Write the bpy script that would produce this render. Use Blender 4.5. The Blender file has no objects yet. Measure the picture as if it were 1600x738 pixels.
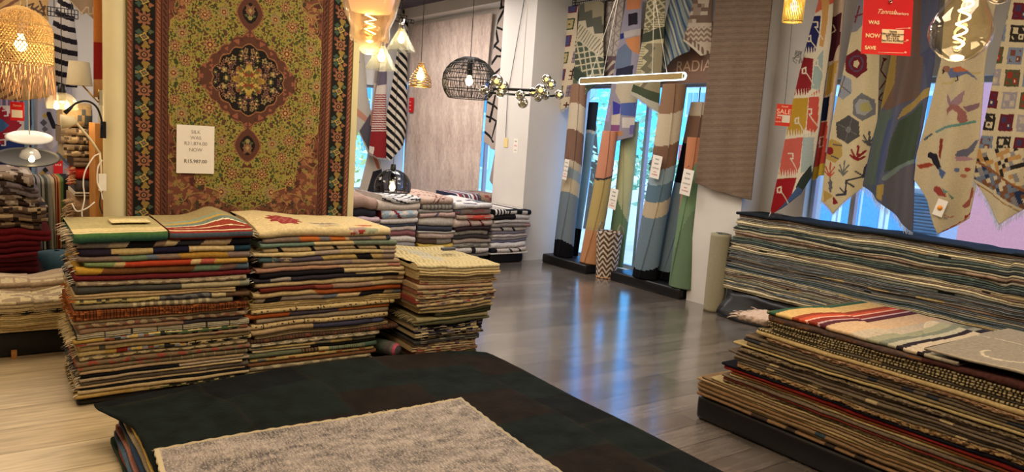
import bpy, math, random
import numpy as np
from mathutils import Vector, Matrix
R = random.Random(7)
scn = bpy.context.scene
col = scn.collection
PI = math.pi
# ------------------------------------------------------------------ camera
FPX, HC = 1150.0, 1.6
YAW, PITCH, ROLL = math.radians(36.26), math.radians(7.7), math.radians(4.0)
_d0 = Vector((math.sin(YAW), math.cos(YAW), 0)); _r0 = Vector((math.cos(YAW), -math.sin(YAW), 0)); _Z = Vector((0, 0, 1))
FW = _d0*math.cos(PITCH) - _Z*math.sin(PITCH); _u0 = _Z*math.cos(PITCH) + _d0*math.sin(PITCH)
RT = _r0*math.cos(ROLL) + _u0*math.sin(ROLL); UP = _u0*math.cos(ROLL) - _r0*math.sin(ROLL)
EYE = Vector((0, 0, HC))
cd = bpy.data.cameras.new('camera'); cam = bpy.data.objects.new('camera', cd); col.objects.link(cam)
cd.sensor_width = 36; cd.lens = FPX*36/1600; cd.clip_end = 200; cd.clip_start = .05
cam.matrix_world = Matrix(((RT.x, UP.x, -FW.x, 0), (RT.y, UP.y, -FW.y, 0), (RT.z, UP.z, -FW.z, HC), (0, 0, 0, 1)))
scn.camera = cam
# ------------------------------------------------------------------ light and exposure
vs = scn.view_settings; vs.view_transform = 'Standard'; vs.look = 'None'; vs.gamma = 1; vs.use_curve_mapping = False
vs.exposure = 0.0
w = bpy.data.worlds.new('sky'); scn.world = w; w.use_nodes = True
nt = w.node_tree; bg = nt.nodes['Background']
tc = nt.nodes.new('ShaderNodeTexCoord'); sx = nt.nodes.new('ShaderNodeSeparateXYZ'); cr = nt.nodes.new('ShaderNodeValToRGB')
nt.links.new(tc.outputs['Generated'], sx.inputs[0]); nt.links.new(sx.outputs['Z'], cr.inputs[0]); nt.links.new(cr.outputs[0], bg.inputs[0])
cr.color_ramp.elements[0].position = .40; cr.color_ramp.elements[0].color = (.026, .21, .58, 1)
cr.color_ramp.elements[1].position = .75; cr.color_ramp.elements[1].color = (.34, .42, .50, 1)
bg.inputs[1].default_value = 8.0
try:
    scn.cycles.use_denoising = True; scn.cycles.max_bounces = 10; scn.cycles.transparent_max_bounces = 24
    scn.cycles.sample_clamp_indirect = 6; scn.cycles.caustics_reflective = False; scn.cycles.caustics_refractive = False
except Exception: pass
WARM = (1, .75, .46); SOFT = (1, .82, .62)
def area(name, loc, size, power, c, rot=(0, 0, 0)):
    l = bpy.data.lights.new(name, 'AREA'); l.shape = 'RECTANGLE'; l.size, l.size_y = size; l.energy = power; l.color = c
    o = bpy.data.objects.new(name, l); o.location = loc; o.rotation_euler = rot; col.objects.link(o); return o
area('ceiling_and_fill_light', (.6, 2.3, 3.55), (1.6, 1.2), 62, (1, .78, .52))
area('ceiling_and_fill_light', (4.2, 1.4, 3.55), (1.6, 1.6), 74, (1, .83, .62))
area('ceiling_and_fill_light', (3.9, 4.4, 3.55), (1.4, 1.2), 38, (1, .90, .80))
area('ceiling_and_fill_light', (4.2, 6.8, 3.55), (1.6, 1.4), 70, (1, .92, .86))
area('ceiling_and_fill_light', (4.6, 9.8, 3.5), (1.8, 2.6), 140, (1, .90, .84))
area('ceiling_and_fill_light', (.3, 9.4, 3.5), (1.6, 3.0), 85, (1, .86, .76))
area('ceiling_and_fill_light', (-.9, 5.6, 3.5), (1.4, 1.6), 62, (1, .78, .52))
area('ceiling_and_fill_light', (1.9, .3, 3.55), (1.6, 1.2), 42, (1, .82, .60))  # added fill lamp, brightens front faces of the stacks; no fixture known
area('ceiling_and_fill_light', (1.7, 3.6, 3.5), (2.2, .5), 36, (1, .80, .56))  # added strip of fill above the stack fronts, not a known fixture
# ------------------------------------------------------------------ measuring helpers
def ray(px, py): return (FW + RT*((px-800)/FPX) - UP*((py-369)/FPX))
def at(px, py, x=None, y=None, z=None, d=None):
    v = ray(px, py)
    k = d if d is not None else (x/v.x if x is not None else (y/v.y if y is not None else (z-HC)/v.z))
    return EYE + v*k
def proj(P):
    q = P - np.array(EYE); de = q@np.array(FW)
    return 800+FPX*(q@np.array(RT))/de, 369-FPX*(q@np.array(UP))/de
_cc = {}
def C(h):
    if not isinstance(h, str): return np.array(h[:3], float)
    if h not in _cc:
        v = np.array([int(h[i:i+2], 16)/255 for i in (0, 2, 4)]); _cc[h] = np.where(v <= .04045, v/12.92, ((v+.055)/1.055)**2.4)
    return _cc[h]
# ------------------------------------------------------------------ materials
def mat(name, color=None, rough=.5, metal=0, emit=None, es=1, trans=0, attr=False, noise=0, nscale=30, bump=0, bscale=200, sheen=0, coat=0, ior=1.45, spec=.5):
    m = bpy.data.materials.new(name); m.use_nodes = True; n = m.node_tree.nodes; l = m.node_tree.links; b = n['Principled BSDF']
    b.inputs['Roughness'].default_value = rough; b.inputs['Metallic'].default_value = metal; b.inputs['IOR'].default_value = ior
    b.inputs['Specular IOR Level'].default_value = spec
    if sheen: b.inputs['Sheen Weight'].default_value = sheen
    if coat: b.inputs['Coat Weight'].default_value = coat; b.inputs['Coat Roughness'].default_value = .1
    if trans: b.inputs['Transmission Weight'].default_value = trans
    if emit is not None: b.inputs['Emission Color'].default_value = (*C(emit), 1); b.inputs['Emission Strength'].default_value = es
    src = None
    t = n.new('ShaderNodeTexCoord')
    if attr:
        a = n.new('ShaderNodeAttribute'); a.attribute_name = 'dye'; src = a.outputs['Color']
    else:
        b.inputs['Base Color'].default_value = (*C(color), 1)
    if noise:
        nz = n.new('ShaderNodeTexNoise'); nz.inputs['Scale'].default_value = nscale; nz.inputs['Detail'].default_value = 6
        l.new(t.outputs['Object'], nz.inputs['Vector'])
        mr = n.new('ShaderNodeMapRange'); mr.inputs['To Min'].default_value = 1-noise; mr.inputs['To Max'].default_value = 1+noise
        mr.inputs['From Min'].default_value = .25; mr.inputs['From Max'].default_value = .75
        l.new(nz.outputs['Fac'], mr.inputs['Value'])
        mx = n.new('ShaderNodeVectorMath'); mx.operation = 'SCALE'
        if src is not None: l.new(src, mx.inputs[0])
        else: mx.inputs[0].default_value = tuple(C(color))
        l.new(mr.outputs[0], mx.inputs['Scale']); src = mx.outputs[0]
    if src is not None: l.new(src, b.inputs['Base Color'])
    if bump:
        nb = n.new('ShaderNodeTexNoise'); nb.inputs['Scale'].default_value = bscale; nb.inputs['Detail'].default_value = 3
        l.new(t.outputs['Object'], nb.inputs['Vector'])
        bp = n.new('ShaderNodeBump'); bp.inputs['Strength'].default_value = bump; bp.inputs['Distance'].default_value = .004
        l.new(nb.outputs['Fac'], bp.inputs['Height']); l.new(bp.outputs[0], b.inputs['Normal'])
    return m
def litglass(name, tint, tr=.3, gloss=.04):
    m = glassy(name, tint, gloss, .12); n = m.node_tree.nodes; l = m.node_tree.links; o = n['Material Output']; src = o.inputs[0].links[0].from_socket
    t = n.new('ShaderNodeBsdfTranslucent'); t.inputs[0].default_value = (1, .95, .8, 1); x = n.new('ShaderNodeMixShader'); x.inputs[0].default_value = tr; l.new(src, x.inputs[1]); l.new(t.outputs[0], x.inputs[2]); l.new(x.outputs[0], o.inputs[0]); return m
def glassy(name, tint, gloss=.08, grough=.02):
    m = bpy.data.materials.new(name); m.use_nodes = True; n = m.node_tree.nodes; l = m.node_tree.links; n.clear()
    o = n.new('ShaderNodeOutputMaterial'); mx = n.new('ShaderNodeMixShader'); t = n.new('ShaderNodeBsdfTransparent'); g = n.new('ShaderNodeBsdfGlossy')
    lw = n.new('ShaderNodeLayerWeight'); lw.inputs['Blend'].default_value = .35
    mr = n.new('ShaderNodeMapRange'); mr.inputs['To Min'].default_value = gloss*.5; mr.inputs['To Max'].default_value = min(1, gloss*6)
    l.new(lw.outputs['Facing'], mr.inputs[0]); l.new(mr.outputs[0], mx.inputs[0])
    t.inputs[0].default_value = (*tint, 1); g.inputs['Roughness'].default_value = grough
    l.new(t.outputs[0], mx.inputs[1]); l.new(g.outputs[0], mx.inputs[2]); l.new(mx.outputs[0], o.inputs[0]); return m
M = {}
M['rug'] = mat('woven_wool', attr=True, rough=.95, noise=.22, nscale=60, bump=.5, bscale=260, spec=.15)
M['flat'] = mat('flat_weave', attr=True, rough=.95, noise=.10, nscale=90, bump=.35, bscale=420, spec=.1)
M['silk'] = mat('silk_pile', attr=True, rough=.8, noise=.12, nscale=140, bump=.3, bscale=300, spec=.25)
M['white'] = mat('painted_plaster', 'd9d4cc', .7, noise=.03, nscale=4, bump=.05, bscale=60)
M['cream'] = mat('cream_paint', 'd8cba0', .6, noise=.04, nscale=5)
M['black_cover'] = mat('black_vinyl_cover', '0d0c0e', .42, noise=.3, nscale=8, bump=.6, bscale=9)
M['black'] = mat('black_metal', '121212', .4, metal=.3, noise=.05)
M['brass'] = mat('brushed_brass', 'b08a45', .3, metal=1, noise=.1)
M['chrome'] = mat('chrome', 'c8c8c8', .12, metal=1, noise=.02)
M['paper'] = mat('paper_card', 'ebe4d8', .8, noise=.02)
M['red_card'] = mat('red_card', 'd0121c', .5, noise=.03)
M['ink'] = mat('black_ink', '2a2628', .7, noise=.02)
M['ink_grey'] = mat('faded_ink', '8a827c', .7, noise=.02)
M['ink_red'] = mat('red_ink', 'c84438', .7, noise=.02)
M['ink_white'] = mat('white_ink', 'ffe9d0', .6, noise=.02)
M['ink_cream'] = mat('cream_print', 'c9a98c', .6, noise=.02)
M['wood'] = mat('pine_board', 'b07a3c', .5, noise=.2, nscale=12)
M['yarn'] = mat('yarn', attr=True, rough=.95, noise=.15, nscale=80, spec=.1)
M['cord'] = mat('dark_cord', '2a2523', .6, noise=.05)
M['cord_white'] = mat('white_cord', 'e6e0d4', .6, noise=.05)
# ------------------------------------------------------------------ mesh helpers
def tag(o, label=None, cat=None, group=None, kind=None):
    if label: o['label'] = label
    if cat: o['category'] = cat
    if group: o['group'] = group
    if kind: o['kind'] = kind
    return o
def mk(name, V, F, m, parent=None, colors=None, smooth=True, loc=None):
    V = np.asarray(V, float).reshape(-1, 3)
    if loc is not None: V = V - np.array(loc)
    me = bpy.data.meshes.new(name)
    if isinstance(F, np.ndarray) and F.ndim == 2:
        nf, k = F.shape
        me.vertices.add(len(V)); me.vertices.foreach_set('co', V.ravel())
        me.loops.add(nf*k); me.loops.foreach_set('vertex_index', F.ravel().astype(np.int32))
        me.polygons.add(nf); me.polygons.foreach_set('loop_start', np.arange(0, nf*k, k, dtype=np.int32))
        me.update(calc_edges=True); me.validate()
    else:
        me.from_pydata([tuple(v) for v in V], [], [tuple(f) for f in F])
    if colors is not None:
        a = me.attributes.new('dye', 'FLOAT_COLOR', 'FACE')
        c = np.ones((len(me.polygons), 4)); c[:, :3] = np.asarray(colors).reshape(-1, 3)[:len(c)]; a.data.foreach_set('color', c.ravel())
    me.materials.append(m if not isinstance(m, str) else M[m])
    if smooth: me.polygons.foreach_set('use_smooth', [True]*len(me.polygons))
    me.update()
    o = bpy.data.objects.new(name, me); col.objects.link(o)
    if loc is not None: o.location = loc
    if parent is not None: o.parent = parent; 
    return o
def empty(name, loc, label, cat, group=None):
    e = bpy.data.objects.new(name, None); e.location = loc; col.objects.link(e); e.empty_display_size = .05
    return tag(e, label, cat, group)
def part(name, V, F, m, par, **k):        # child whose vertices are given in world coordinates
    V = np.asarray(V, float).reshape(-1, 3) - np.array(world_loc(par))
    return mk(name, V, F, m, par, **k)
def world_loc(o):
    v = Vector(o.location)
    while o.parent is not None: o = o.parent; v = v + Vector(o.location)
    return v
def mkp(name, V, F, m, par=None, **k): return part(name, V, F, m, par, **k) if par is not None else mk(name, V, F, m, **k)
def boxVF(a, b):
    a = list(a); b = list(b)
    V = [(x, y, z) for x in (a[0], b[0]) for y in (a[1], b[1]) for z in (a[2], b[2])]
    return V, [(0, 1, 3, 2), (4, 6, 7, 5), (0, 4, 5, 1), (2, 3, 7, 6), (0, 2, 6, 4), (1, 5, 7, 3)]
def box(name, a, b, m, par=None, bev=0, **k):
    V, F = boxVF(a, b); o = mkp(name, V, F, m, par, smooth=False, **k)
    if bev:
        md = o.modifiers.new('bevel', 'BEVEL'); md.width = bev; md.segments = 3; md.limit_method = 'ANGLE'
    return o
class MB:
    def __init__(s): s.V = []; s.F = []; s.C = []
    def add(s, V, F, c=None):
        n = len(s.V); s.V += [tuple(v) for v in V]; s.F += [tuple(i+n for i in f) for f in F]
        s.C += [tuple(C(c)) if c is not None else (.5, .5, .5)]*len(F)
    def box(s, a, b, c=None): s.add(*boxVF(a, b), c)
    def tube(s, path, r, n=8, c=None, closed=False, cap=True):
        P = [Vector(p) for p in path]; rs = r if isinstance(r, (list, tuple)) else [r]*len(P)
        V = []; ref = None
        for i, p in enumerate(P):
            if closed: t = P[(i+1) % len(P)]-P[i-1]
            else: t = P[min(i+1, len(P)-1)]-P[max(i-1, 0)]
            t.normalize()
            if ref is None: ref = Vector((0, 0, 1)) if abs(t.z) < .9 else Vector((1, 0, 0))
            a = (ref - t*ref.dot(t)).normalized(); ref = a; b = t.cross(a)
            V += [p+(a*math.cos(2*PI*k/n)+b*math.sin(2*PI*k/n))*rs[i] for k in range(n)]
        F = []; L = len(P)
        for i in range(L if closed else L-1):
            j = (i+1) % L
            F += [(i*n+k, i*n+(k+1) % n, j*n+(k+1) % n, j*n+k) for k in range(n)]
        if cap and not closed: F += [tuple(range(n))[::-1], tuple((L-1)*n+k for k in range(n))]
        s.add(V, F, c)
    def lathe(s, prof, o, n=32, c=None, axis=None):
        o = Vector(o); V = []
        Q = axis.to_track_quat('Z', 'Y') if axis is not None else None
        for r, z in prof:
            for k in range(n):
                v = Vector((r*math.cos(2*PI*k/n), r*math.sin(2*PI*k/n), z))
                V.append(o+(Q@v if Q else v))
        F = [(i*n+k, i*n+(k+1) % n, (i+1)*n+(k+1) % n, (i+1)*n+k) for i in range(len(prof)-1) for k in range(n)]
        s.add(V, F, c)
    def sphere(s, o, r, n=20, c=None):
        s.lathe([(max(1e-4, r*math.sin(PI*i/12)), -r*math.cos(PI*i/12)) for i in range(13)], o, n, c)
    def build(s, name, m, par=None, col_=False, **k):
        return mkp(name, s.V, s.F, m, par, colors=s.C if col_ else None, **k)
def soft(P, k=6):
    P = [Vector(p) for p in P]; Q = [P[0]*2-P[1]]+P+[P[-1]*2-P[-2]]; o = []
    for i in range(1, len(Q)-2):
        a, b, c, d = Q[i-1:i+3]
        for j in range(k): t = j/k; o.append(.5*((2*b)+(c-a)*t+(2*a-5*b+4*c-d)*t*t+(3*b-a-3*c+d)*t**3))
    return o+[P[-1]]
def gridF(nu, nv):
    i, j = np.meshgrid(np.arange(nu), np.arange(nv), indexing='ij'); a = i*(nv+1)+j
    return np.stack([a, a+nv+1, a+nv+2, a+1], -1).reshape(-1, 4)
def textm(name, body, size, o, xa, ya, m, par, align='CENTER', shear=0, bold=0, off=.0008):
    cu = bpy.data.curves.new(name, 'FONT'); cu.body = body; cu.size = size; cu.align_x = align; cu.align_y = 'CENTER'; cu.shear = shear; cu.offset = bold; cu.extrude = .0004
    cu.materials.append(M[m]); t = bpy.data.objects.new(name, cu); col.objects.link(t)
    xa = Vector(xa).normalized(); ya = Vector(ya).normalized(); n = xa.cross(ya)
    p = Vector(o)+n*off - world_loc(par)
    t.parent = par
    t.matrix_local = Matrix(((xa.x, ya.x, n.x, p.x), (xa.y, ya.y, n.y, p.y), (xa.z, ya.z, n.z, p.z), (0, 0, 0, 1)))
    return t
def noise1(x, seed, scale):
    r = np.random.RandomState(seed % 100000); n = 64; g = r.rand(n)*2-1; t = (np.asarray(x)/scale+1000) % (n-1)
    i = t.astype(int); f = t-i; f = f*f*(3-2*f); return g[i]*(1-f)+g[i+1]*f
def hash2(i, j, seed): 
    v = np.sin(i*127.1+j*311.7+seed*74.7)*43758.5453; return v-np.floor(v)
ORD = ['topmost', 'second', 'third', 'fourth', 'fifth', 'sixth', 'seventh', 'eighth', 'ninth', 'tenth'] + ['%dth' % i for i in range(11, 80)]
for _k, _v in ((21, '21st'), (22, '22nd'), (23, '23rd'), (31, '31st'), (32, '32nd'), (33, '33rd'), (41, '41st'), (42, '42nd'), (43, '43rd'), (51, '51st')): ORD[_k-1] = _v
# ================================================================== the room
def struct(o): o['kind'] = 'structure'; return o
def floor_mat(name, c1, c2, rough, seam, w=.19, L=1.3, gl=.5):
    m = bpy.data.materials.new(name); m.use_nodes = True; n = m.node_tree.nodes; l = m.node_tree.links; b = n['Principled BSDF']
    t = n.new('ShaderNodeTexCoord'); br = n.new('ShaderNodeTexBrick')
    br.inputs['Scale'].default_value = 1; br.inputs['Brick Width'].default_value = L; br.inputs['Row Height'].default_value = w; br.inputs['Mortar Size'].default_value = .003
    br.inputs['Mortar Smooth'].default_value = .3; br.offset = .37; br.inputs['Bias'].default_value = 0
    br.inputs['Color1'].default_value = (*C(c1), 1); br.inputs['Color2'].default_value = (*C(c2), 1); br.inputs['Mortar'].default_value = (*C(seam), 1)
    l.new(t.outputs['Object'], br.inputs['Vector'])
    mp = n.new('ShaderNodeMapping'); mp.inputs['Scale'].default_value = (1.6, 14, 1); l.new(t.outputs['Object'], mp.inputs[0])
    nz = n.new('ShaderNodeTexNoise'); nz.inputs['Scale'].default_value = 2.2; nz.inputs['Detail'].default_value = 8; nz.inputs['Distortion'].default_value = .6; l.new(mp.outputs[0], nz.inputs['Vector'])
    mr = n.new('ShaderNodeMapRange'); mr.inputs['From Min'].default_value = .3; mr.inputs['From Max'].default_value = .7; mr.inputs['To Min'].default_value = .70; mr.inputs['To Max'].default_value = 1.18
    l.new(nz.outputs['Fac'], mr.inputs[0])
    sc = n.new('ShaderNodeVectorMath'); sc.operation = 'SCALE'; l.new(br.outputs['Color'], sc.inputs[0]); l.new(mr.outputs[0], sc.inputs['Scale'])
    l.new(sc.outputs[0], b.inputs['Base Color']); b.inputs['Roughness'].default_value = rough; b.inputs['Specular IOR Level'].default_value = gl
    bp = n.new('ShaderNodeBump'); bp.inputs['Strength'].default_value = .22; bp.inputs['Distance'].default_value = .003; l.new(nz.outputs['Fac'], bp.inputs['Height'])
    bq = n.new('ShaderNodeBump'); bq.inputs['Strength'].default_value = .5; bq.inputs['Distance'].default_value = .002; bq.invert = True; l.new(br.outputs['Fac'], bq.inputs['Height']); l.new(bp.outputs[0], bq.inputs['Normal'])
    l.new(bq.outputs[0], b.inputs['Normal']); b.inputs['Coat Weight'].default_value = .6; b.inputs['Coat Roughness'].default_value = .16; return m
fm = floor_mat('grey_brown_laminate', '726962', '554d47', .20, '332c27', gl=1.0)
fl = floor_mat('pale_birch_laminate', 'c9b795', 'bca884', .34, '8a7656', w=.3, L=2.2)
struct(box('floor', (1.0, -4, -.1), (6.7, 12.6, 0), fm))
struct(box('floor_entrance', (-4, -4, -.1), (1.0, 12.6, 0), fl))
wx = 6.4
def wallbox(name, a, b, m='white'): return struct(box(name, a, b, M[m] if isinstance(m, str) else m))
wallbox('wall_right', (wx, 4.05, 0), (wx+.3, 4.53, 3.7))
wallbox('wall_right', (wx, 5.1, 2.33), (wx+.3, 8.3, 3.7)); wallbox('wall_right', (wx, 5.1, 0), (wx+.3, 7.55, .08))
wallbox('wall_right', (wx, 8.3, 2.45), (wx+.3, 12.6, 3.7)); wallbox('wall_right', (wx, 8.3, 0), (wx+.3, 12.6, .42))
wallbox('wall_right', (wx, -4, 2.33), (wx+.3, 4.05, 3.7)); wallbox('wall_right', (wx, -4, 0), (wx+.3, 4.05, .45))
wallbox('wall_right', (wx, -4, .45), (wx+.3, -.6, 2.33))
wallbox('wall_pillar', (6.1, 4.53, 0), (6.7, 5.1, 3.7))
wallbox('wall_column', (5.7, 7.58, 0), (6.7, 8.3, 3.7))
yb = 12.3
wallbox('wall_back', (-4, yb, 2.33), (6.4, yb+.3, 3.7)); wallbox('wall_back', (-4, yb, 0), (6.4, yb+.3, .45))
for a, b in ((-4, -.35), (.45, 5.0), (5.85, 6.4)): wallbox('wall_back', (a, yb, .45), (b, yb+.3, 2.33))
wallbox('wall_left', (-4.2, -4, 0), (-4, 12.6, 3.7)); wallbox('wall_front', (-4, -4.2, 0), (6.7, -4, 3.7))
# ceiling of dark slats between pale beams
mbs = MB(); 
cm = mat('slatted_ceiling', '57505e', .6, noise=.2, nscale=10)
struct(box('ceiling', (-4, -4, 3.7), (6.7, 12.6, 3.8), mat('ceiling_board', '8d8690', .7, noise=.1)))
for i in range(64):
    x = 2.6+i*.055; mbs.box((x, 5.9, 3.672), (x+.035, 12.1, 3.699))
struct(mbs.build('ceiling_slats', cm, smooth=False))
struct(box('trim_1', (6.12, 8.3, 3.5), (6.4, 12.3, 3.7), M['white'])); struct(box('trim_2', (1.4, 12.05, 3.5), (6.12, 12.3, 3.7), M['white']))
struct(box('trim_3', (6.2, 8.3, .42), (6.45, 12.3, .45), M['white']))
# windows: frame, mullions, pane
GL = glassy('window_glass', (.93, .97, 1.0), .06)
fr_m = mat('aluminium_frame', 'b9bcc0', .4, metal=.6, noise=.05)
def window(n, axis, p, a0, a1, z0, z1, mull, zr=()):
    f = MB(); t = .045
    def bx(u0, u1, z0_, z1_, d=.03):
        if axis == 'x': f.box((p-d, u0, z0_), (p+d, u1, z1_))
        else: f.box((u0, p-d, z0_), (u1, p+d, z1_))
    bx(a0, a1, z0, z0+t); bx(a0, a1, z1-t, z1); bx(a0, a0+t, z0+t, z1-t); bx(a1-t, a1, z0+t, z1-t)
    for m_ in mull: bx(m_-t/2, m_+t/2, z0+t, z1-t, .028)
    for z_ in zr: bx(a0+t, a1-t, z_-.02, z_+.02, .026)
    o = struct(f.build('window_%d' % n, fr_m, smooth=False))
    if axis == 'x': V = [(p, a0+.01, z0+.01), (p, a1-.01, z0+.01), (p, a1-.01, z1-.01), (p, a0+.01, z1-.01)]
    else: V = [(a0+.01, p, z0+.01), (a1-.01, p, z0+.01), (a1-.01, p, z1-.01), (a0+.01, p, z1-.01)]
    part('window_pane', V, [(0, 1, 2, 3)], GL, o)
window(1, 'x', wx+.12, 5.1, 7.55, .08, 2.33, (6.30,), ())
window(2, 'x', wx+.12, -.6, 4.05, .45, 2.33, (3.62, 2.02, .6), ())
window(3, 'x', wx+.12, 8.3, 12.3, .42, 2.45, (9.75, 11.), ())
window(4, 'y', yb+.12, 5.0, 5.85, .45, 2.33, ()); window(5, 'y', yb+.12, -.35, .45, .45, 2.33, ())
# brown fascia board with thin lettering over the window of the rolled rugs
fas = box('name_board', (6.345, 5.12, 2.31), (6.398, 7.56, 2.95), mat('brown_fascia', '7d5c48', .6, noise=.06), loc=(6.37, 6.3, 2.31)); tag(fas, 'brown board above the window with thin pale letters RADIA', 'sign')
q = at(1083, 104, x=6.34); textm('lettering', 'RADIA', .17, (6.344, q.y, q.z), (0, -1, 0), (0, 0, 1), 'ink_cream', fas)
# ================================================================== the street outside
pv = mat('street_paving', 'c4c8cc', .8, noise=.1, nscale=2)
struct(box('ground', (6.9, -20, -.35), (60, 60, -.25), pv)); struct(box('ground_back', (-20, 12.9, -.35), (6.9, 60, -.25), pv))
def facade(name, label, x, y0, y1, z1, wallc, win, shut, cols, rows, zb=.6, ww=.8, wh=1.2, depth=4):
    e = empty(name, (x, (y0+y1)/2, -.25), label, 'building')
    box('facade', (x, y0, -.25), (x+depth, y1, z1), mat(name+'_render', wallc, .8, noise=.08), e)
    wm = mat(name+'_glass', win, .15, noise=.1); fm_ = mat(name+'_frame', 'e8eef2', .5)
    for r in range(rows):
        for c in range(cols):
            cy = y0+(c+.5)*(y1-y0)/cols; z = zb+r*(z1-zb)/rows
            f = MB(); f.box((x-.06, cy-ww/2-.08, z-.08), (x-.001, cy+ww/2+.08, z+wh+.08)); fo = f.build('window_frame', fm_, e, smooth=False)
            p = MB(); p.box((x-.09, cy-ww/2, z), (x-.061, cy-.03, z+wh)); p.box((x-.09, cy+.03, z), (x-.061, cy+ww/2, z+wh)); part('pane', p.V, p.F, wm, fo, smooth=False)
    return e
b1 = facade('pink_building', 'pale pink rendered building across the street with white framed windows', 12.5, -6, 5.6, 7, 'dc8c84', '7fb0cc', None, 4, 3, zb=1.5, ww=1.4, wh=1.0)
b2 = facade('white_building', 'pale building with blue glazing across the street', 13.2, 5.8, 9.4, 8, 'cfd8e0', '6aa8d8', None, 4, 5, zb=-.1, ww=.7, wh=1.25)
b3 = facade('street_building', 'grid windowed pale block far behind the rolled rugs', 17, 11.2, 14.9, 12, 'c8ccd2', '98b4cc', None, 8, 12, zb=2.6, ww=.35, wh=.62)
box('shopfront_band', (16.8, 11.2, .2), (16.99, 14.9, 1.7), mat('coral_band', 'd8685c', .7, noise=.05), b3)
b4 = facade('blue_building', 'low pale blue building beyond the far window', 14, 20, 34, 6, 'b4d0dc', '5f9ccc', None, 6, 3, zb=.5)
def tree(lab, x, y, h, r, seed, leafc, nl=420):
    rr = random.Random(seed); e = empty('street_tree', (x, y, -.25), lab, 'tree', None)
    t = MB(); t.tube([(x, y, -.25), (x+.05, y, h*.3), (x-.04, y+.06, h*.62)], [.12, .09, .05], 8); t.build('trunk', mat('bark', '5a4a3a', .9, noise=.3), e)
    n = nl; V = []; 
    for i in range(n):
        a = rr.uniform(0, 2*PI); u = rr.uniform(-1, 1); q_ = rr.random()**.35; s = math.sqrt(1-u*u)
        lob = 1+.25*math.sin(3*a+seed)+.15*math.sin(7*u*2+a*2)
        c = Vector((x+r*q_*s*math.cos(a)*lob, y+r*q_*s*math.sin(a)*lob, h*.62+r*1.15*q_*u*lob)); L = rr.uniform(.06, .12)
        d = Vector((rr.uniform(-1, 1), rr.uniform(-1, 1), rr.uniform(-1, 1))).normalized(); e2 = d.orthogonal().normalized()
        V += [c-d*L, c+e2*L*.5, c+d*L, c-e2*L*.5]
    F = np.arange(4*n).reshape(-1, 4); cols_ = [tuple(C(rr.choice(leafc))) for i in range(n)]
    part('foliage', V, F, 'yarn', e, colors=cols_, smooth=False)
tree('leafy green street tree seen between the standing rolled rugs', 10.6, 11.7, 3.2, 1.0, 3, ['9cc8a0', 'b8e0b4', '7cb08c', 'd8f4dc'])
tree('leafy tree beyond the window left of the leaning blue rolls', 9.6, 9.0, 2.2, .7, 5, ['9cc8a8', 'b8e0bc', '84b894'])
tree('sunny yellow green bush outside the far left window', 6.6, 15.2, 1.6, 1.0, 8, ['c8c870', 'e0dc90', 'a8b45c', 'f0ecb0'])  # sunlight put into the pale yellow leaf colours
ac = empty('air_conditioner', at(1447, 352, x=8.2), 'white louvred metal unit outside the window between the hanging rugs', 'air conditioner')
q = at(1420, 292, x=8.2); q2 = at(1470, 362, x=8.2); am = mat('louvre_metal', 'b4bcc4', .5, metal=.2, noise=.05)
box('housing', (8.2, q2.y, .0), (8.6, q.y, q.z), am, ac, bev=.02)
mbl = MB()
for i in range(16):
    z = .75+i*.035; mbl.box((8.175, q2.y+.03, z), (8.199, q.y-.03, z+.018))
mbl.build('louvre', mat('louvre_slat', '6c8494', .5), ac, smooth=False)
# small wall tags on the column
def card(name, lab, o, xa, ya, w_, h_, m, lines, cat='price tag', th=.002, group=None, scale=1, tm='ink'):
    """thin card centred at o, with xa to the right and ya up; lines = (text, v, size, material)"""
    xa = Vector(xa).normalized(); ya = Vector(ya).normalized(); n = xa.cross(ya); o = Vector(o)
    V = [o+xa*(sx_*w_/2)+ya*(sy_*h_/2)+n*(sn*th) for sx_ in (-1, 1) for sy_ in (-1, 1) for sn in (0, 1)]
    e = mk(name, V, [(0, 1, 3, 2), (4, 6, 7, 5), (0, 4, 5, 1), (2, 3, 7, 6), (0, 2, 6, 4), (1, 5, 7, 3)], m, smooth=False, loc=o)
    tag(e, lab, cat, group)
    for ln in lines:
        tx, v, s, mm = ln[:4]; u = ln[4] if len(ln) > 4 else 0; al = ln[5] if len(ln) > 5 else 'CENTER'; sh = ln[6] if len(ln) > 6 else 0
        textm('lettering', tx, s*h_, o+xa*(u*w_)+ya*(v*h_)+n*th, xa, ya, mm, e, align=al, shear=sh)
    return e
XA, XY = (0, -1, 0), (0, 0, 1)
q = at(805, 228, x=5.69); card('price_tag', 'white paper tag on the white column beside the yellow note', (5.6985, q.y, q.z), XA, XY, .10, .19, 'paper', [('WAS', .3, .13, 'ink'), ('R975', 0, .16, 'ink_red'), ('NOW', -.3, .11, 'ink_grey')])
q = at(790, 223, x=5.69); card('paper_note', 'small yellow note stuck on the white column', (5.695, q.y, q.z), XA, XY, .09, .12, mat('yellow_note', 'e8cf8a', .8, noise=.03), [], cat='note')
c_ = MB(); a_ = at(818, 0, x=5.68); b_ = at(792, 150, x=5.68); d_ = at(789, 215, x=5.68); c_.tube([(5.685, a_.y, 3.5), (5.69, a_.y, a_.z), (5.69, b_.y, b_.z), (5.69, d_.y, d_.z)], .004, 6)
tag(c_.build('cable', 'cord'), 'thin dark cable running down the white column', 'cable')
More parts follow.
